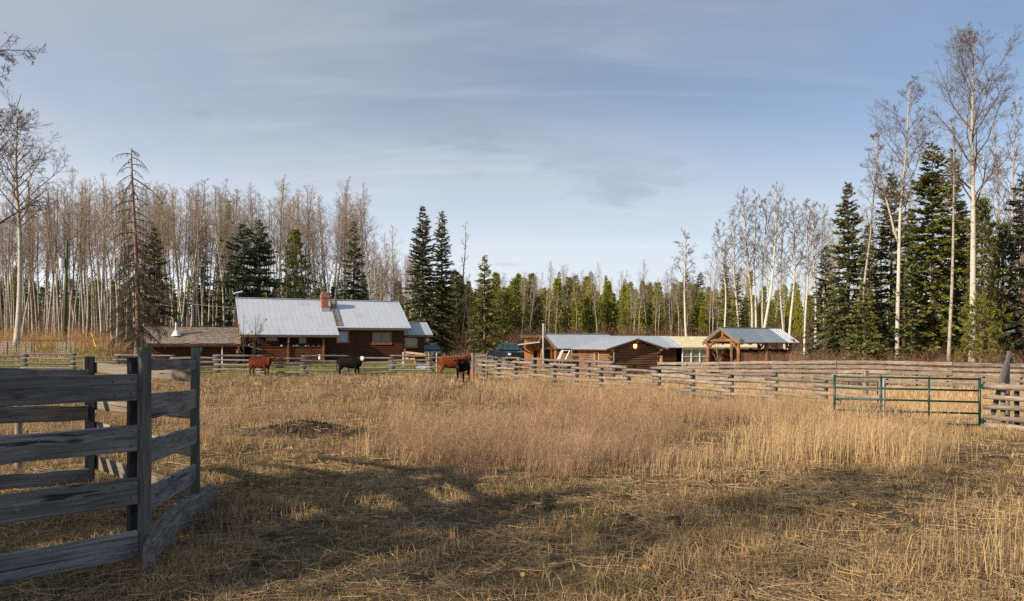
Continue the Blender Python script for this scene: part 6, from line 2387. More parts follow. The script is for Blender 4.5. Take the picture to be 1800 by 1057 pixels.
def loft(mb, secs):
    """closed rings with the same number of points"""
    n = len(secs[0])
    b = len(mb.v)
    for s in secs:
        mb.v += [tuple(p) for p in s]
    for i in range(len(secs) - 1):
        for j in range(n):
            a, c = b + i * n + j, b + i * n + (j + 1) % n
            mb.f.append((a, c, c + n, a + n))
    mb.f.append(tuple(b + j for j in reversed(range(n))))
    mb.f.append(tuple(b + (len(secs) - 1) * n + j for j in range(n)))
    return mb


def ring(x, zb, zt, wb, wt, r=0.10):
    """cross section of a body: rounded shoulders"""
    return [(x, -wb, zb), (x, wb, zb), (x, wb * 1.02, zb + 0.18), (x, wt + r * 0.2, zt - r), (x, wt - r * 0.5, zt - r * 0.2), (x, wt - r * 1.6, zt), (x, -wt + r * 1.6, zt), (x, -wt + r * 0.5, zt - r * 0.2), (x, -wt - r * 0.2, zt - r), (x, -wb * 1.02, zb + 0.18)]


def wheel(parent, x, y, r=0.38, w=0.26):
    t = MB()
    pr = [(0.62, -0.5), (0.92, -0.5), (1.0, -0.32), (1.0, 0.32), (0.92, 0.5), (0.62, 0.5)]
    n = 20
    vs, fs = [], []
    for i in range(n):
        a = 2 * math.pi * i / n
        for (f, q) in pr:
            vs.append((x + math.cos(a) * r * f, y + q * w, r + math.sin(a) * r * f))
    k = len(pr)
    for i in range(n):
        for j in range(k):
            fs.append((i * k + j, ((i + 1) % n) * k + j, ((i + 1) % n) * k + (j + 1) % k, i * k + (j + 1) % k))
    t.add(vs, fs)
    wh = t.build('wheel', M['tyre'], parent, smooth=True)
    m = MB()
    sd = 1 if y > 0 else -1
    m.tube([(x, y - sd * 0.02, r), (x, y + sd * w * 0.36, r)], [r * 0.63, r * 0.60], 18)
    for i in range(6):
        a = 2 * math.pi * i / 6
        m.bar((x, y + sd * w * 0.40, r), (x + math.cos(a) * r * 0.56, y + sd * w * 0.40, r + math.sin(a) * r * 0.56), 0.05, 0.06, up=(0, 1, 0))
    m.build('rim', M['galv'], wh)


def vehicle(name, label, cat, px, D, heading, paint, pickup=True):
    x, y = wx(px, D), D
    t = thing(name, label, cat, (x, y, G(x, y)), heading)
    P = M[paint]
    W = 0.98
    if pickup:
        body = MB()
        loft(body, [ring(-2.85, 0.55, 1.22, W * 0.95, W * 0.95, 0.06), ring(-2.7, 0.50, 1.27, W, W * 0.97, 0.07), ring(-0.85, 0.45, 1.27, W, W * 0.97, 0.07), ring(-0.8, 0.45, 1.22, W, W * 0.97, 0.08), ring(1.25, 0.45, 1.20, W, W * 0.97, 0.10),
                    ring(2.2, 0.47, 1.16, W, W * 0.94, 0.12), ring(2.72, 0.50, 1.08, W * 0.96, W * 0.88, 0.12), ring(2.86, 0.52, 1.0, W * 0.90, W * 0.82, 0.10)])
        body.build('body', P, t, smooth=False, bevel=0.015)
        cb = [(-0.80, 1.20), (1.22, 1.20), (0.52, 1.84), (0.25, 1.90), (-0.55, 1.90), (-0.78, 1.82)]
    else:
        body = MB()
        loft(body, [ring(-2.30, 0.55, 1.05, W * 0.92, W * 0.9, 0.08), ring(-2.2, 0.45, 1.10, W * 0.97, W * 0.95, 0.09), ring(0.9, 0.42, 1.10, W * 0.97, W * 0.95, 0.10), ring(1.9, 0.45, 1.06, W * 0.96, W * 0.92, 0.12),
                    ring(2.25, 0.48, 0.98, W * 0.92, W * 0.84, 0.12), ring(2.36, 0.5, 0.90, W * 0.86, W * 0.78, 0.10)])
        body.build('body', P, t, bevel=0.015)
        cb = [(-2.18, 1.08), (0.98, 1.08), (0.20, 1.64), (-0.1, 1.70), (-1.7, 1.69), (-2.02, 1.58)]

    def half(z):
        f = (z - 1.1) / 0.75
        return W * 0.95 - 0.20 * max(0, min(1, f))
    cab = MB()
    n = len(cb)
    vs = [(a, -half(z), z) for a, z in cb] + [(a, half(z), z) for a, z in cb]
    cab.add(vs, [tuple(range(n)), tuple(reversed(range(n, 2 * n)))] + [(i, i + n, (i + 1) % n + n, (i + 1) % n) for i in range(n)])
    cab.build('cab', P, t, bevel=0.04)

    def pane(nm, pts, off):
        off = Vector(off)
        vs = [Vector(p) + off for p in pts]
        nn = (vs[1] - vs[0]).cross(vs[2] - vs[0]).normalized() * 0.012
        k = len(vs)
        MB().add(vs + [v - nn for v in vs], [tuple(range(k)), tuple(reversed(range(k, 2 * k)))] + [(i, (i + 1) % k, (i + 1) % k + k, i + k) for i in range(k)]).build(nm, M['car_glass'], t)
    # windscreen
    (xb, zb), (xt, zt) = cb[1], cb[2]
    a, b = 0.10, 0.95
    l = lambda f: (xb + (xt - xb) * f, zb + (zt - zb) * f)
    x0, z0 = l(a)
    x1, z1 = l(b)
    pane('windscreen', [(x0, -half(z0) + 0.08, z0), (x0, half(z0) - 0.08, z0), (x1, half(z1) - 0.09, z1), (x1, -half(z1) + 0.09, z1)], (0.022, 0, 0.02))
    # side windows
    if pickup:
        wins = [[(0.98, 1.28), (0.24, 1.28), (0.24, 1.80), (0.46, 1.80)], [(0.17, 1.28), (-0.66, 1.28), (-0.64, 1.78), (0.17, 1.80)]]
    else:
        wins = [[(0.72, 1.16), (-0.15, 1.16), (-0.15, 1.60), (0.14, 1.60)], [(-0.23, 1.16), (-1.15, 1.16), (-1.15, 1.59), (-0.23, 1.60)], [(-1.23, 1.16), (-2.0, 1.18), (-1.86, 1.56), (-1.23, 1.59)]]
    for w_ in wins:
        for s in (-1, 1):
            pts = [(a, s * half(z), z) for a, z in (w_ if s > 0 else w_[::-1])]
            pane('side_window', pts, (0, s * 0.016, 0))
    fx = 2.86 if pickup else 2.36
    # front end
    zg = 0.78 if pickup else 0.72
    MB().box((fx + 0.01, 0, zg + 0.08), (0.05, 1.06, 0.36 if pickup else 0.20)).build('grille', M['black_metal'], t, bevel=0.01)
    g = MB()
    gh = 0.19 if pickup else 0.11
    for zz in (zg + 0.08 - gh, zg + 0.08 + gh):
        g.box((fx + 0.025, 0, zz), (0.05, 1.14, 0.05))
    for yy in (-0.56, 0.56):
        g.box((fx + 0.025, yy, zg + 0.08), (0.05, 0.05, 2 * gh - 0.05))
    g.box((fx + 0.035, 0, zg + 0.08), (0.04, 0.24, 0.12))
    g.build('grille_surround', M['chrome'], t)
    for s in (-1, 1):
        MB().box((fx - 0.07, s * 0.735, zg + 0.13), (0.16, 0.27, 0.20)).build('headlight', M['head_glass'], t, bevel=0.03)
        MB().box(((1.12 if pickup else 0.80), s * 1.07, 1.30 if pickup else 1.18), (0.14, 0.22, 0.22 if pickup else 0.16)).build('mirror', P, t, bevel=0.04)
    MB().box((fx - 0.02, 0, 0.48), (0.24, 1.84, 0.20)).build('bumper', M['chrome'] if pickup else P, t, bevel=0.04)
    MB().box((fx + 0.11, 0.05, 0.50), (0.015, 0.32, 0.16)).build('number_plate', M['white'], t)
    for wx_ in ((-1.85, 1.85) if pickup else (-1.42, 1.45)):
        for s in (-1, 1):
            wheel(t, wx_, s * (W - 0.11), 0.40 if pickup else 0.36)
    if pickup:
        for s in (-1, 1):
            MB().box((-2.82, s * 0.86, 1.02), (0.08, 0.14, 0.36)).build('tail_light', M['red_lens'], t)
            for xx in (0.36, -0.58):
                MB().box((xx, s * (W + 0.005), 1.12), (0.20, 0.03, 0.05)).build('door_handle', M['chrome'], t)
        MB().box((-1.8, 0, 1.22), (1.7, 1.5, 0.03)).build('bed_cover', M['black_metal'], t)
    return t


vehicle('pickup_truck', "dark navy pickup truck parked by the tiny orange shed", 'pickup', 893, 74.0, R(-72), 'paint_navy', True).scale = (1.07, 1.07, 1.10)
vehicle('parked_car', "dark blue car parked nose out behind the house annex", 'car', 757, 79.5, R(-80), 'paint_blue', False)

# ---- wheelbarrow / toy cart with yellow handles before the annex
D = 57.5
x = wx(742, D)
t = thing('garden_cart', "garden cart with a pale blue tray and yellow handles inside the yard fence", 'cart', (x, D, G(x, D)), R(-15))
YEL = simple('yellow_handle', (0.75, 0.42, 0.03), 0.5)
m = MB()
m.add([(-0.45, -0.30, 0.32), (0.45, -0.34, 0.34), (0.52, 0.35, 0.62), (-0.52, 0.35, 0.60), (-0.36, -0.22, 0.22), (0.36, -0.25, 0.22), (0.40, 0.28, 0.40), (-0.40, 0.28, 0.40)],
      [(0, 1, 2, 3), (7, 6, 5, 4), (0, 4, 5, 1), (1, 5, 6, 2), (2, 6, 7, 3), (3, 7, 4, 0)])
m.build('tray', simple('pale_blue_tray', (0.42, 0.50, 0.62), 0.5), t)
for s in (-1, 1):
    MB().bar((s * 0.52 - 0.25, 0.3, 1.0), (s * 0.50 + 0.12, -0.25, 0.20), 0.06, 0.09).build('handle', YEL, t)
MB().tube([(-0.5, -0.28, 0.16), (-0.42, -0.28, 0.16)], 0.16, 14).build('wheel', M['tyre'], t)
MB().tube([(0.42, -0.28, 0.16), (0.5, -0.28, 0.16)], 0.16, 14).build('wheel', M['tyre'], t)
MB().box((0, 0.12, 0.14), (0.8, 0.45, 0.18)).build('base', M['black_metal'], t, bevel=0.03)

# ---- utility pole, guy guard, wire
D = 70.0
x = wx(116, D)
g = G(x, D)
t = thing('utility_pole', "greenish wooden utility pole with a grey transformer among the aspens", 'pole', (x, D, g))
top = wz(424, D) - g
MB().tube([(-0.15, 0, -0.3), (0.10, 0, top)], [0.17, 0.12], 10).build('pole', simple('treated_green_pole', (0.075, 0.095, 0.05), 0.85, 0, 0.3, 3.0, 0.2, (3, 3, 0.3)), t, smooth=True)
tz = wz(463, D) - g
tr = MB().tube([(-0.20, -0.3, tz - 0.40), (-0.20, -0.3, tz + 0.35), (-0.20, -0.3, tz + 0.42)], [0.25, 0.25, 0.18], 14).build('transformer', M['galv'], t)
MB().tube([(-0.20, -0.3, tz + 0.42), (-0.20, -0.3, tz + 0.62)], [0.05, 0.035], 8).build('insulator', M['log_red'], tr)
MB().bar((-0.55, 0, wz(430, D) - g), (0.15, 0, wz(430, D) - g), 0.07, 0.09).build('cross_arm', M['rail_dark'], t)
ya = MB().tube([pt(161.5, 587, 67), pt(168.5, 611, 66)], 0.045, 8).build('guy_guard', simple('yellow_guard', (0.75, 0.50, 0.01), 0.5))
tag(ya, "bright yellow slanting guy wire guard in the dry weeds near the utility pole", 'wire guard')
a, b = pt(116, 470, 70), pt(427, 541, 68.5)
pts = [a.lerp(b, i / 24) - Vector((0, 0, 0.9 * 4 * (i / 24) * (1 - i / 24))) for i in range(25)]
w = MB().tube(pts, 0.014, 5).build('power_line', M['galv'])
tag(w, "thin grey power line sagging from the utility pole to the house", 'cable')


# ---- bare saplings and shrubs near the buildings
def shrub(name, label, px, D, H, spread, n, seed, mat='twig_red', leaves=0, r=0.012, trunk=False):
    rg = random.Random(seed)
    x = wx(px, D)
    t = thing(name, label, 'shrub' if not trunk else 'tree', (x, D, G(x, D)))
    S = Segs()
    tips = []
    for i in range(n):
        if trunk:
            p = Vector((rg.gauss(0, 0.02), rg.gauss(0, 0.02), H * rg.uniform(0.15, 0.6)))
        else:
            p = Vector((rg.gauss(0, 0.15), rg.gauss(0, 0.15), 0))
        az, tl = rg.uniform(0, 6.28), rg.uniform(0.1, 0.7)
        d = Vector((math.cos(az) * tl, math.sin(az) * tl, 1)).normalized()
        L = H * rg.uniform(0.45, 1.0) * (0.6 if trunk else 1)
        pts = [p]
        for k in range(5):
            d = (d + Vector((rg.gauss(0, 0.15), rg.gauss(0, 0.15), 0.03))).normalized()
            pts.append(pts[-1] + d * L / 5 * spread)
        S.poly(pts, r, r * 0.35)
        tips.append(pts[-1])
        for k in range(7):
            f = rg.uniform(0.8, 4.9)
            a = pts[int(f)].lerp(pts[int(f) + 1], f - int(f))
            dd = (d + Vector((rg.gauss(0, 0.6), rg.gauss(0, 0.6), rg.gauss(0.1, 0.4)))).normalized()
            e = a + dd * L * rg.uniform(0.12, 0.3)
            S.add(a, e, r * 0.5, r * 0.25)
            tips.append(e)
    if trunk:
        MB().tube([(0, 0, -0.1), (0.03, 0, H * 0.3), (0, 0.02, H * 0.65), (0.02, 0, H)], [r * 2.6, r * 2, r * 1.3, r * 0.5], 7).build('trunk', M['twig_dark'], t)
    a, b, q0, q1 = S.arrays()
    V, F = seg_mesh(a, b, q0, q1, 3)
    ob('crown' if trunk else 'stems', np_mesh('crown', V, F, M[mat], rnd=np.repeat(np.random.default_rng(seed).random(len(a)), 6)), t)
    if leaves:
        tp = arr(rg.sample(tips, min(leaves, len(tips))))
        rn = np.random.default_rng(seed)
        d = rn.normal(size=tp.shape)
        d[:, 2] -= 0.8
        d /= np.linalg.norm(d, axis=1, keepdims=True)
        V, F = sprays(tp, d, np.full(len(tp), 0.17), np.full(len(tp), 0.13), rn)
        o = ob('leaves', np_mesh('leaves', V, F, M['leaf_orange'], rnd=np.repeat(rn.random(len(tp)), 4)), t)
        o['kind'] = 'stuff'
    return t


M['leaf_orange'] = leafmat('orange_leaf', (0.55, 0.24, 0.06), (0.75, 0.40, 0.14), 0.7, 0.2, 0.05)
shrub('young_tree', "leafless young tree with a few last orange leaves before the porch's left end", 449, 61.0, 4.3, 1.0, 16, 601, 'twig_dark', 22, 0.016, True)
shrub('young_tree', "thin young tree with orange leaves hugging the house's left gable", 428, 63.5, 4.4, 0.9, 9, 602, 'twig_red', 26, 0.014, True)
shrub('young_tree', "small bare sapling standing under the pavilion's open gable", 1262, 47.5, 2.6, 0.7, 8, 603, 'twig_tan', 0, 0.016, True)
for i, (px, D, H, lab) in enumerate(((1335, 46.5, 1.9, "red stemmed bare bush against the left half of the pavilion's board side"), (1368, 46.0, 2.1, "arching red stemmed bare bush at the pavilion's right end"),
                                     (1400, 47.5, 1.7, "low bare bush just right of the pavilion corner"), (1312, 46.0, 1.4, "low bare bush before the pavilion's front right post"),
                                     (770, 76.0, 2.2, "reddish bush with dry leaves beside the blue car"), (806, 78.0, 1.8, "low reddish bush between the blue car and the pickup"))):
    shrub('bare_bush', lab, px, D, H, 0.9, 13, 610 + i, 'twig_red', 0, 0.011)

# ================================================================== GRASS
M['grass_straw'] = leafmat('tall_straw', (0.235, 0.153, 0.075), (0.61, 0.44, 0.25), 0.75, 0.25, 0.0)
M['grass_haze'] = leafmat('seed_head_grass', (0.195, 0.122, 0.074), (0.55, 0.375, 0.235), 0.85, 0.25, 0.0)
M['grass_short'] = leafmat('short_dry_grass', (0.115, 0.076, 0.038), (0.62, 0.445, 0.245), 0.8, 0.2, 0.0)
M['grass_olive'] = leafmat('olive_grass', (0.065, 0.055, 0.020), (0.24, 0.20, 0.085), 0.8, 0.2, 0.0)
M['grass_green'] = leafmat('lawn_grass', (0.10, 0.115, 0.020), (0.33, 0.31, 0.075), 0.7, 0.2, 0.0)
M['weed_dark'] = leafmat('dark_dead_weed', (0.045, 0.030, 0.022), (0.15, 0.10, 0.07), 0.9, 0.0, 0.0)
M['leaf_litter'] = leafmat('fallen_leaf', (0.20, 0.080, 0.030), (0.60, 0.42, 0.07), 0.6, 0.2, 0.0)


def blades(P, H, W, az, lean, rg, curve=0.6):
    N = len(P)
    d = np.stack([np.cos(az), np.sin(az), np.zeros(N)], 1)
    fa = rg.uniform(0, 6.28, N)
    a = np.stack([np.cos(fa), np.sin(fa), np.zeros(N)], 1) * (W * 0.5)[:, None]
    up = np.array([0, 0, 1.0])
    mid = P + (up * 0.55 + d * (lean * 0.55 * curve)[:, None]) * H[:, None]
    tip = P + (up * np.sqrt(np.clip(1 - lean ** 2 * 0.5, 0.1, 1))[:, None] + d * lean[:, None]) * H[:, None]
    V = np.empty((N, 5, 3))
    V[:, 0], V[:, 1] = P - a, P + a
    V[:, 2], V[:, 3] = mid - a * 0.7, mid + a * 0.7
    V[:, 4] = tip
    f = np.array([[0, 1, 3], [0, 3, 2], [2, 3, 4]])
    F = (np.arange(N)[:, None, None] * 5 + f[None]).reshape(-1, 3)
    return V.reshape(-1, 3), F, mid, tip


class Grass:
    def __init__(s):
        s.V, s.F, s.R, s.n = [], [], [], 0

    def add(s, V, F, rn, k):
        s.V.append(V)
        s.F.append(F + s.n)
        s.n += len(V)
        s.R.append(np.repeat(rn, k))

    def build(s, name, mat, label, cat):
        me = np_mesh(name, np.concatenate(s.V), np.concatenate(s.F), M[mat], rnd=np.concatenate(s.R))
        o = ob(name, me)
        return tag(o, label, cat, kind='stuff')


def scatter(n, D0, D1, r0=-0.95, r1=1.05, rg=None, power=1.0):
    """points spread evenly over the wedge of ground the viewer looks at"""
    u = rg.random(n)
    D = np.sqrt(D0 ** 2 + (D1 ** 2 - D0 ** 2) * u)
    x = D * rg.uniform(r0, r1, n)
    return x, D


def fence_side(x, y):
    return (x + y * 0.555) - (4.16 + 34.9 * 0.555)


def pxrow(x, y):
    return 900 + x / y * FPX, HZ + CAMZ / y * FPX


def tall_mask(x, y, want_edge=False):
    px, py = pxrow(x, y)
    edge = np.interp(px, [250, 420, 560, 640, 800, 1000, 1060, 1180, 1260, 1500, 1640, 1700, 1800], [780, 795, 785, 800, 838, 880, 850, 838, 820, 818, 836, 770, 760])
    edge = edge + 46 * (vnoise(x, y, 1.6, 8) - 0.55) + 26 * (vnoise(x, y, 0.5, 9) - 0.5)
    m = ss(edge + 26, edge - 55, py)
    if want_edge:
        return ss(edge + 18, edge - 60, py)
    n1 = vnoise(x, y, 2.6, 1)
    n2 = vnoise(x, y, 0.9, 2)
    n3 = vnoise(x, y, 7.0, 3)
    k = 0.05 + 1.25 * ss(0.40, 0.60, 0.55 * n1 + 0.45 * n2) * (0.25 + 1.0 * n2)
    # thinner towards the cattle and left, thick to the right of centre
    zone = np.interp(px, [100, 350, 500, 640, 780, 900, 1100, 1700], [0.25, 0.5, 0.55, 0.55, 0.9, 1.0, 1.0, 0.8])
    far = np.where((px < 720) & (py < 695), 0.30, 1.0)
    far = far * (1 - 0.62 * ss(1120, 1200, px) * ss(735, 760, py) * ss(0.62, 0.42, n2))
    far = far * (1 - 0.9 * ss(690, 730, px) * ss(870, 835, px) * ss(690, 680, py))
    far = far * (1 - 0.8 * ss(425, 440, px) * ss(500, 485, px) * ss(676, 668, py))
    heap = np.exp(-(((x + 5.1) / 1.9) ** 2 + ((y - 17.9) / 1.2) ** 2) ** 2)
    m = m * k * zone * far * (1 - 0.82 * heap) * (0.5 + 0.8 * n3)
    m = m * ss(0.15, -0.25, fence_side(x, y))           # stays on this side of the log fence
    m = m * ss(51.0, 46.0, y)
    # inside the corral it stays short
    m = m * (1 - ss(-0.30, -0.36, x / y) * ss(12.5, 11.5, y))
    return np.clip(m, 0, 1)


def build_grass():
    rg = np.random.default_rng(900)
    # --- seed head grass and straw of the middle field, in tufts
    hz, st = Grass(), Grass()
    for (D0, D1, n, per, w) in ((10.5, 17, 12000, 10, 0.0050), (17, 26, 13000, 10, 0.0075), (26, 38, 11500, 9, 0.012), (38, 51, 9000, 8, 0.018)):
        cx, cy = scatter(n, D0, D1, rg=rg)
        keep = rg.random(n) < tall_mask(cx, cy)
        cx, cy = cx[keep], cy[keep]
        m = len(cx)
        kind = vnoise(cx, cy, 3.3, 5) * 0.75 + 0.25 * rg.random(m)
        px, py = pxrow(cx, cy)
        kind = kind + 0.22 * ((px > 1150) & (py > 700)) - 0.10 * ((px > 650) & (px < 1150) & (py > 720))
        ht = 0.26 + 0.42 * vnoise(cx, cy, 2.2, 6) + 0.10 * rg.random(m)
        ht = ht * rg.uniform(0.55, 1.4, m) * (0.75 + 0.5 * vnoise(cx, cy, 0.8, 31)) * np.where(rg.random(m) < 0.06, 1.45, 1.0)
        ht = ht * (0.38 + 0.62 * tall_mask(cx, cy, True))
        tint = 0.55 * (vnoise(cx, cy, 1.4, 32) - 0.5) + 0.3 * (vnoise(cx, cy, 5.0, 33) - 0.5)
        tl = 0.55 * rg.random(m) ** 1.6
        ta = rg.normal(size=m) * 1.3 + 0.4
        ht = ht * np.interp(px, [200, 600, 700, 1250, 1350, 1700], [0.8, 0.85, 1.05, 1.05, 1.2, 1.1])
        ht = np.where((px < 720) & (py < 700), ht * 0.7, ht)
        ht = np.where((px > 1540) & (py < 775), ht * 0.6, ht)
        for g, sel in ((hz, kind < 0.56), (st, kind >= 0.56)):
            idx = np.repeat(np.nonzero(sel)[0], per)
            k = len(idx)
            if not k:
                continue
            sp = 0.05 + 0.10 * rg.random(k)
            a = rg.uniform(0, 6.28, k)
            x = cx[idx] + np.cos(a) * sp
            y = cy[idx] + np.sin(a) * sp
            P = np.stack([x, y, gz(x, y) - 0.01], 1)
            H = ht[idx] * rg.uniform(0.55, 1.2, k)
            own = 0.10 + 0.40 * rg.random(k) ** 2 + 0.3 * (rg.random(k) < 0.15)
            lx_ = np.cos(a) * own + np.cos(ta[idx]) * tl[idx]
            ly_ = np.sin(a) * own + np.sin(ta[idx]) * tl[idx]
            lean = np.clip(np.hypot(lx_, ly_), 0, 0.95)
            az = np.arctan2(ly_, lx_) + rg.normal(size=k) * 0.25
            V, F, mid, tip = blades(P, H, w * rg.uniform(0.7, 1.4, k), az, lean, rg)
            rn = np.clip(0.20 + 0.6 * rg.random(k) + tint[idx], 0, 1)
            g.add(V, F, rn, 5)
            if g is hz:
                # fine open seed heads
                for q in range(5):
                    t = rg.uniform(0.0, 0.9, (k, 1))
                    b = mid + (tip - mid) * t
                    d = rg.normal(size=(k, 3)) * 0.6
                    d[:, 2] += 0.7
                    d /= np.linalg.norm(d, axis=1, keepdims=True)
                    L = H * rg.uniform(0.10, 0.24, k)
                    s = np.cross(d, rg.normal(size=(k, 3)))
                    s /= np.linalg.norm(s, axis=1, keepdims=True)
                    T = np.empty((k, 3, 3))
                    T[:, 0] = b
                    T[:, 1] = b + d * L[:, None] * 0.7 + s * (w * 0.55)
                    T[:, 2] = b + d * L[:, None]
                    g.add(T.reshape(-1, 3), np.arange(k * 3).reshape(k, 3), np.clip(rn + 0.15, 0, 1), 3)
    hz.build('seed_head_grass', 'grass_haze', "fluffy brown seed head grass filling the middle of the pasture", 'grass')

    # --- tall bright straw tufts in front of the gate and a few single ones
    def tufts(spec, g, w, hmul=1.0):
        for (px, py, r, n, h) in spec:
            D = dbase(py)
            x0 = wx(px, D)
            x = x0 + rg.normal(size=n) * r
            y = D + rg.normal(size=n) * r * 0.8
            P = np.stack([x, y, gz(x, y) - 0.01], 1)
            H = h * rg.uniform(0.45, 1.15, n) * hmul
            lean = np.clip(0.10 + 0.45 * rg.random(n) ** 2, 0, 0.9)
            V, F, mid, tip = blades(P, H, w * rg.uniform(0.7, 1.4, n), rg.normal(size=n) * 1.2 + 0.3, lean, rg, 0.5)
            g.add(V, F, np.clip(0.35 + 0.65 * rg.random(n), 0, 1), 5)
            # narrow seed spikes
            k = rg.random(n) < 0.5
            b = (mid + (tip - mid) * 0.75)[k]
            d = (tip - mid)[k]
            s = np.cross(d, rg.normal(size=d.shape))
            s /= np.linalg.norm(s, axis=1, keepdims=True)
            T = np.empty((k.sum(), 3, 3))
            T[:, 0] = b - s * w * 0.8
            T[:, 1] = b + s * w * 0.8
            T[:, 2] = tip[k]
            g.add(T.reshape(-1, 3), np.arange(T.shape[0] * 3).reshape(-1, 3), np.full(T.shape[0], 0.6), 3)
    tufts([(1375, 812, 0.45, 260, 0.85), (1420, 818, 0.4, 240, 0.95), (1460, 806, 0.4, 200, 0.9), (1500, 800, 0.5, 240, 0.95), (1545, 812, 0.45, 260, 1.0), (1590, 815, 0.4, 240, 0.95),
           (1625, 822, 0.3, 160, 0.9), (1330, 800, 0.4, 150, 0.7), (1240, 820, 0.4, 150, 0.55), (1160, 832, 0.35, 110, 0.55), (1560, 780, 0.5, 170, 0.8), (1480, 770, 0.5, 170, 0.8), (1690, 775, 0.4, 70, 0.5),
           (640, 800, 0.12, 60, 0.75), (1760, 765, 0.3, 60, 0.5), (1010, 700, 0.8, 220, 0.9), (940, 690, 0.9, 240, 0.95), (880, 684, 0.7, 150, 0.8), (1000, 725, 0.9, 200, 0.7),
           (470, 695, 0.7, 90, 0.8), (700, 680, 0.9, 150, 0.75), (690, 672, 0.8, 120, 0.7), (515, 690, 0.5, 80, 0.7)], st, 0.0065)
    tufts([(1790, 985, 0.25, 60, 0.8), (1740, 1000, 0.3, 45, 0.7), (1690, 990, 0.3, 30, 0.55), (1640, 965, 0.1, 8, 0.9), (1800, 940, 0.25, 40, 0.7)], st, 0.0045)
    st.build('straw_grass', 'grass_straw', "tall pale straw tufts standing through the field and before the gate", 'grass')

    # --- dark dead weed stalks
    wd = Grass()
    for (px, py, r, n, h) in ((735, 705, 1.0, 90, 0.55), (775, 700, 0.9, 80, 0.6), (700, 715, 0.8, 60, 0.45), (965, 722, 0.5, 30, 0.6), (830, 742, 0.5, 24, 0.5), (500, 770, 0.9, 60, 0.3), (620, 775, 0.8, 50, 0.3), (640, 655, 0.5, 40, 0.85), (617, 660, 0.5, 30, 0.9)):
        D = dbase(py)
        x = wx(px, D) + rg.normal(size=n) * r
        y = D + rg.normal(size=n) * r * 0.6
        P = np.stack([x, y, gz(x, y) - 0.01], 1)
        V, F, mid, tip = blades(P, h * rg.uniform(0.6, 1.15, n), np.full(n, 0.022), rg.uniform(0, 6.28, n), 0.15 * rg.random(n), rg)
        wd.add(V, F, rg.random(n), 5)
    x, y = scatter(5200, 12, 44, rg=rg)
    k = (rg.random(5200) < 0.15 + 0.6 * tall_mask(x, y)) & (vnoise(x, y, 2.4, 51) > 0.45) & (fence_side(x, y) < -0.3) & ~((x / y < -0.30) & (y < 13))
    x, y = x[k], y[k]
    n = len(x)
    V, F, mid, tip = blades(np.stack([x, y, gz(x, y) - 0.01], 1), rg.uniform(0.12, 0.55, n), 0.0006 * y * rg.uniform(0.6, 1.3, n), rg.uniform(0, 6.28, n), 0.5 * rg.random(n), rg)
    wd.add(V, F, rg.random(n), 5)
    wd.build('dead_weeds', 'weed_dark', "dark dead weed stalks standing among the pale grass", 'weeds')

    # --- short matted grass of the foreground: upright stubble and lying straw
    sh, ol = Grass(), Grass()
    for (D0, D1, n, w, hm) in ((5.0, 8.5, 122000, 0.0052, 1.0), (8.5, 13, 128000, 0.0068, 1.1), (13, 21, 110000, 0.010, 1.3), (21, 34, 82000, 0.016, 1.5), (34, 52, 58000, 0.026, 1.8)):
        x, y = scatter(n, D0, D1, rg=rg)
        outw = None
        if D1 < 22:
            # blades grow in small tufts with bare thatch between
            per = 16
            tx, ty = scatter(n // per, D0, D1, rg=rg)
            idx = np.repeat(np.arange(n // per), per)
            ta, tr = rg.uniform(0, 6.28, len(idx)), np.abs(rg.normal(size=len(idx))) * (0.035 + 0.055 * rg.random(n // per))[idx]
            x, y = tx[idx] + np.cos(ta) * tr, ty[idx] + np.sin(ta) * tr
            n = len(x)
            outw = ta
        dn = 0.25 + 0.9 * vnoise(x, y, 0.55, 11) * (0.5 + vnoise(x, y, 2.0, 12))
        bare = ss(0.56, 0.74, 0.6 * vnoise(x, y, 0.75, 13) + 0.4 * vnoise(x, y, 0.28, 18)) * ss(0.30, 0.6, vnoise(x, y, 3.0, 14))
        heap = np.exp(-(((x + 5.1) / 1.6) ** 2 + ((y - 18.0) / 1.0) ** 2) ** 2)
        k = (rg.random(n) < dn * (1 - 0.78 * bare) * (1 - 0.55 * heap)) & (fence_side(x, y) < 0.2)
        x, y = x[k], y[k]
        outw = outw[k] if outw is not None else None
        m = len(x)
        green = ss(0.46, 0.72, vnoise(x, y, 1.1, 15) * 0.7 + 0.3 * vnoise(x, y, 0.3, 16)) * 0.65
        isg = rg.random(m) < green
        lying = rg.random(m) < 0.34
        P = np.stack([x, y, gz(x, y)], 1)
        for g, sel in ((sh, ~isg & ~lying), (ol, isg & ~lying)):
            q = np.nonzero(sel)[0]
            H = hm * (0.035 + 0.13 * vnoise(x[q], y[q], 0.8, 17) ** 1.3) * rg.uniform(0.5, 1.7, len(q))
            lean = np.clip(0.15 + 0.7 * rg.random(len(q)), 0, 0.95)
            za = rg.uniform(0, 6.28, len(q)) if outw is None else outw[q] + rg.normal(size=len(q)) * 0.7
            V, F, _, _ = blades(P[q] - np.array([0, 0, 0.004]), H, w * rg.uniform(0.7, 1.4, len(q)), za, lean, rg)
            g.add(V, F, rg.random(len(q)), 5)
        q = np.nonzero(lying)[0]
        k2 = len(q)
        a = 9.0 * vnoise(x[q], y[q], 0.9, 41) + rg.normal(size=k2) * 0.75
        L = hm * rg.uniform(0.06, 0.36, k2)
        d = np.stack([np.cos(a), np.sin(a), rg.normal(size=k2) * 0.10], 1)
        c = P[q] + np.array([0, 0, 1.0]) * (0.012 + 0.06 * rg.random(k2))[:, None] * hm
        s = np.stack([-np.sin(a), np.cos(a), rg.normal(size=k2) * 0.4], 1) * (w * 0.5)
        T = np.empty((k2, 4, 3))
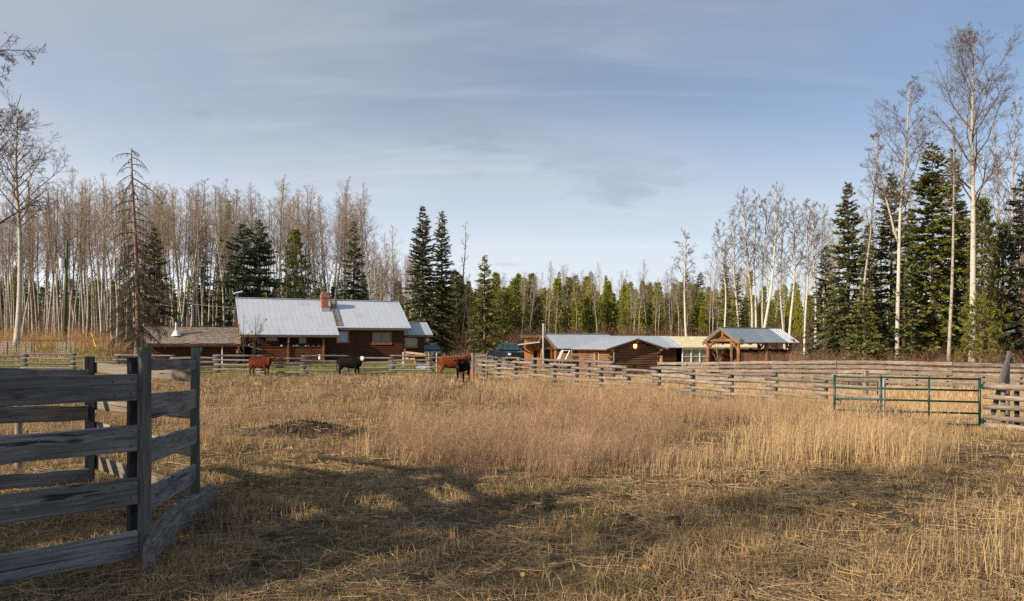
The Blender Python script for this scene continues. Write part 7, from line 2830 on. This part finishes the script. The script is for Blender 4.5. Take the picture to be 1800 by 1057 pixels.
        T[:, 0], T[:, 1], T[:, 2], T[:, 3] = c - d * (L / 2)[:, None] - s, c - d * (L / 2)[:, None] + s, c + d * (L / 2)[:, None] + s * 0.5, c + d * (L / 2)[:, None] - s * 0.5
        ids = np.arange(k2)[:, None] * 4
        F = np.concatenate([ids + np.array([[0, 1, 2]]), ids + np.array([[0, 2, 3]])])
        sh.add(T.reshape(-1, 3), F, np.clip(0.2 + 0.8 * rg.random(k2), 0, 1), 4)
    sh.build('short_grass', 'grass_short', "short matted dry grass and lying straw covering the near pasture", 'grass')
    ol.build('olive_grass', 'grass_olive', "olive green short grass showing through the dry mat", 'grass')

    # --- paddock behind the log fence
    pd = Grass()
    for (D0, D1, n, w, h) in ((17, 30, 42000, 0.011, 0.16), (30, 50, 46000, 0.02, 0.20)):
        x, y = scatter(n, D0, D1, 0.0, 0.80, rg)
        k = (fence_side(x, y) > 0.1) & (rg.random(n) < 0.35 + 0.75 * vnoise(x, y, 1.5, 21))
        x, y = x[k], y[k]
        m = len(x)
        P = np.stack([x, y, gz(x, y)], 1)
        V, F, _, _ = blades(P, h * rg.uniform(0.4, 1.5, m) * (0.5 + vnoise(x, y, 2.2, 22)), w * rg.uniform(0.7, 1.3, m), rg.uniform(0, 6.28, m), 0.5 * rg.random(m), rg)
        pd.add(V, F, np.clip(0.35 + 0.65 * rg.random(m), 0, 1), 5)
    pd.build('paddock_grass', 'grass_straw', "bright mown straw coloured grass in the paddock behind the log fence", 'grass')
    # --- lawn of the yard and dry meadow on the left slope
    lw, md = Grass(), Grass()
    x, y = scatter(60000, 51.5, 66, -0.78, -0.05, rg)
    k = rg.random(len(x)) < 0.3 + 0.8 * vnoise(x, y, 1.8, 25)
    x, y = x[k], y[k]
    m = len(x)
    P = np.stack([x, y, gz(x, y)], 1)
    V, F, _, _ = blades(P, 0.06 + 0.10 * rg.random(m), 0.03 * rg.uniform(0.7, 1.3, m), rg.uniform(0, 6.28, m), 0.5 * rg.random(m), rg)
    lw.add(V, F, rg.random(m), 5)
    lw.build('lawn', 'grass_green', "short yellow green lawn inside the yard fence", 'lawn')
    x, y = scatter(52000, 56, 110, -0.78, 0.10, rg)
    k = (gz(x, y) > 0.6) & (rg.random(len(x)) < 0.25 + 0.9 * vnoise(x, y, 2.5, 26))
    x, y = x[k], y[k]
    m = len(x)
    P = np.stack([x, y, gz(x, y)], 1)
    V, F, _, _ = blades(P, (0.25 + 0.55 * vnoise(x, y, 3.0, 27)) * rg.uniform(0.5, 1.3, m), 0.035 * rg.uniform(0.7, 1.3, m), rg.uniform(0, 6.28, m), 0.6 * rg.random(m), rg)
    md.add(V, F, np.clip(rg.random(m) * 0.8, 0, 1), 5)
    md.build('meadow_grass', 'grass_straw', "tawny uncut grass on the slope below the left aspens and behind the yard", 'grass')

    # --- yellow and rusty aspen leaves lying about
    n = 520
    x, y = scatter(n, 6.0, 17, rg=rg)
    rn = rg.random(n) ** 0.8
    P = np.stack([x, y, gz(x, y) + 0.03 + 0.03 * rg.random(n)], 1)
    a = rg.uniform(0, 6.28, n)
    d = np.stack([np.cos(a), np.sin(a), rg.normal(size=n) * 0.45], 1)
    d /= np.linalg.norm(d, axis=1, keepdims=True)
    r = 0.022 + 0.014 * rg.random(n)
    s = np.cross(d, np.array([0, 0, 1.0]) + rg.normal(size=(n, 3)) * 0.4)
    s /= np.linalg.norm(s, axis=1, keepdims=True)
    V = np.empty((n, 6, 3))
    for i, (f, w) in enumerate(((-1.0, 0.0), (-0.5, 0.8), (0.35, 0.9), (1.15, 0.0), (0.35, -0.9), (-0.5, -0.8))):
        V[:, i] = P + d * (r * f)[:, None] + s * (r * w)[:, None] + np.array([0, 0, 1.0]) * (abs(w) * r * 0.3)[:, None]
    me = np_mesh('fallen_leaves', V.reshape(-1, 3), np.arange(n * 6).reshape(n, 6), M['leaf_litter'], rnd=np.repeat(rn, 6))
    tag(ob('fallen_leaves', me), "yellow and rusty aspen leaves scattered on the near grass", 'leaves', kind='stuff')


build_grass()

# ---- cow pats
M['dung'] = simple('dry_dung', (0.035, 0.024, 0.016), 0.95, 0, 0.5, 12.0)
PATS = [(1582, 908, 0.19, "dark lump of dung alone on the right half of the near pasture"), (728, 1030, 0.17, "dark dung pat near the bottom edge below the picture's centre left"), (478, 957, 0.20, "dark dung pat right of the corral slab's near end"),
        (476, 1000, 0.17, "second dark dung pat nearer than the one by the corral slab"), (1186, 922, 0.18, "flat dung pat right of the pasture's middle"), (1100, 912, 0.12, "small dung pat left of the flat one in the near middle"),
        (1325, 830, 0.22, "dung pat at the front edge of the tall straw tufts"), (1755, 815, 0.3, "wide dung pat in the shade below the gate's right end"), (960, 895, 0.12, "small dung pat at the near edge of the seed head grass")]
for i, (px, py, r, lab) in enumerate(PATS):
    D = dbase(py)
    x = wx(px, D)
    rg_ = random.Random(i)
    n, k = 18, 5
    vs, fs = [], []
    for j in range(k):
        f = j / (k - 1)
        for q in range(n):
            a = 2 * math.pi * q / n
            rr = r * (1 - 0.85 * f) * (1 + 0.16 * math.sin(3 * a + i) + rg_.uniform(-0.08, 0.08))
            vs.append((math.cos(a) * rr, math.sin(a) * rr * 0.85, 0.075 * math.sin(f * 1.45) + rg_.uniform(-0.006, 0.006)))
    for j in range(k - 1):
        for q in range(n):
            fs.append((j * n + q, j * n + (q + 1) % n, (j + 1) * n + (q + 1) % n, (j + 1) * n + q))
    fs.append(tuple((k - 1) * n + q for q in range(n)))
    o = MB().add(vs, fs).build('cow_dung', M['dung'], smooth=True)
    o.location = (x, D, G(x, D) + 0.005)
    tag(o, lab, 'dung')

# ---- dark torn clods on the manure heap
m = MB()
rg_ = random.Random(44)
V_, F_ = [], []
for i in range(520):
    a, q = rg_.uniform(0, 6.28), abs(rg_.gauss(0, 0.55))
    x, y = -5.1 + math.cos(a) * q * 1.7, 18.0 + math.sin(a) * q * 1.1
    r = rg_.uniform(0.02, 0.07)
    z = G(x, y)
    pts = []
    for (dx, dy, dz) in ((1, 0, 0), (0, 1, 0), (-1, 0, 0), (0, -1, 0), (0, 0, 1)):
        f = r * rg_.uniform(0.6, 1.4)
        pts.append((x + dx * f, y + dy * f, z - 0.02 + dz * f * 0.9))
    m.add(pts, [(0, 1, 4), (1, 2, 4), (2, 3, 4), (3, 0, 4), (3, 2, 1, 0)])
o = m.build('manure_clods', M['dung'])
tag(o, "dark torn earth and manure clods heaped left of the field's centre", 'manure', kind='stuff')
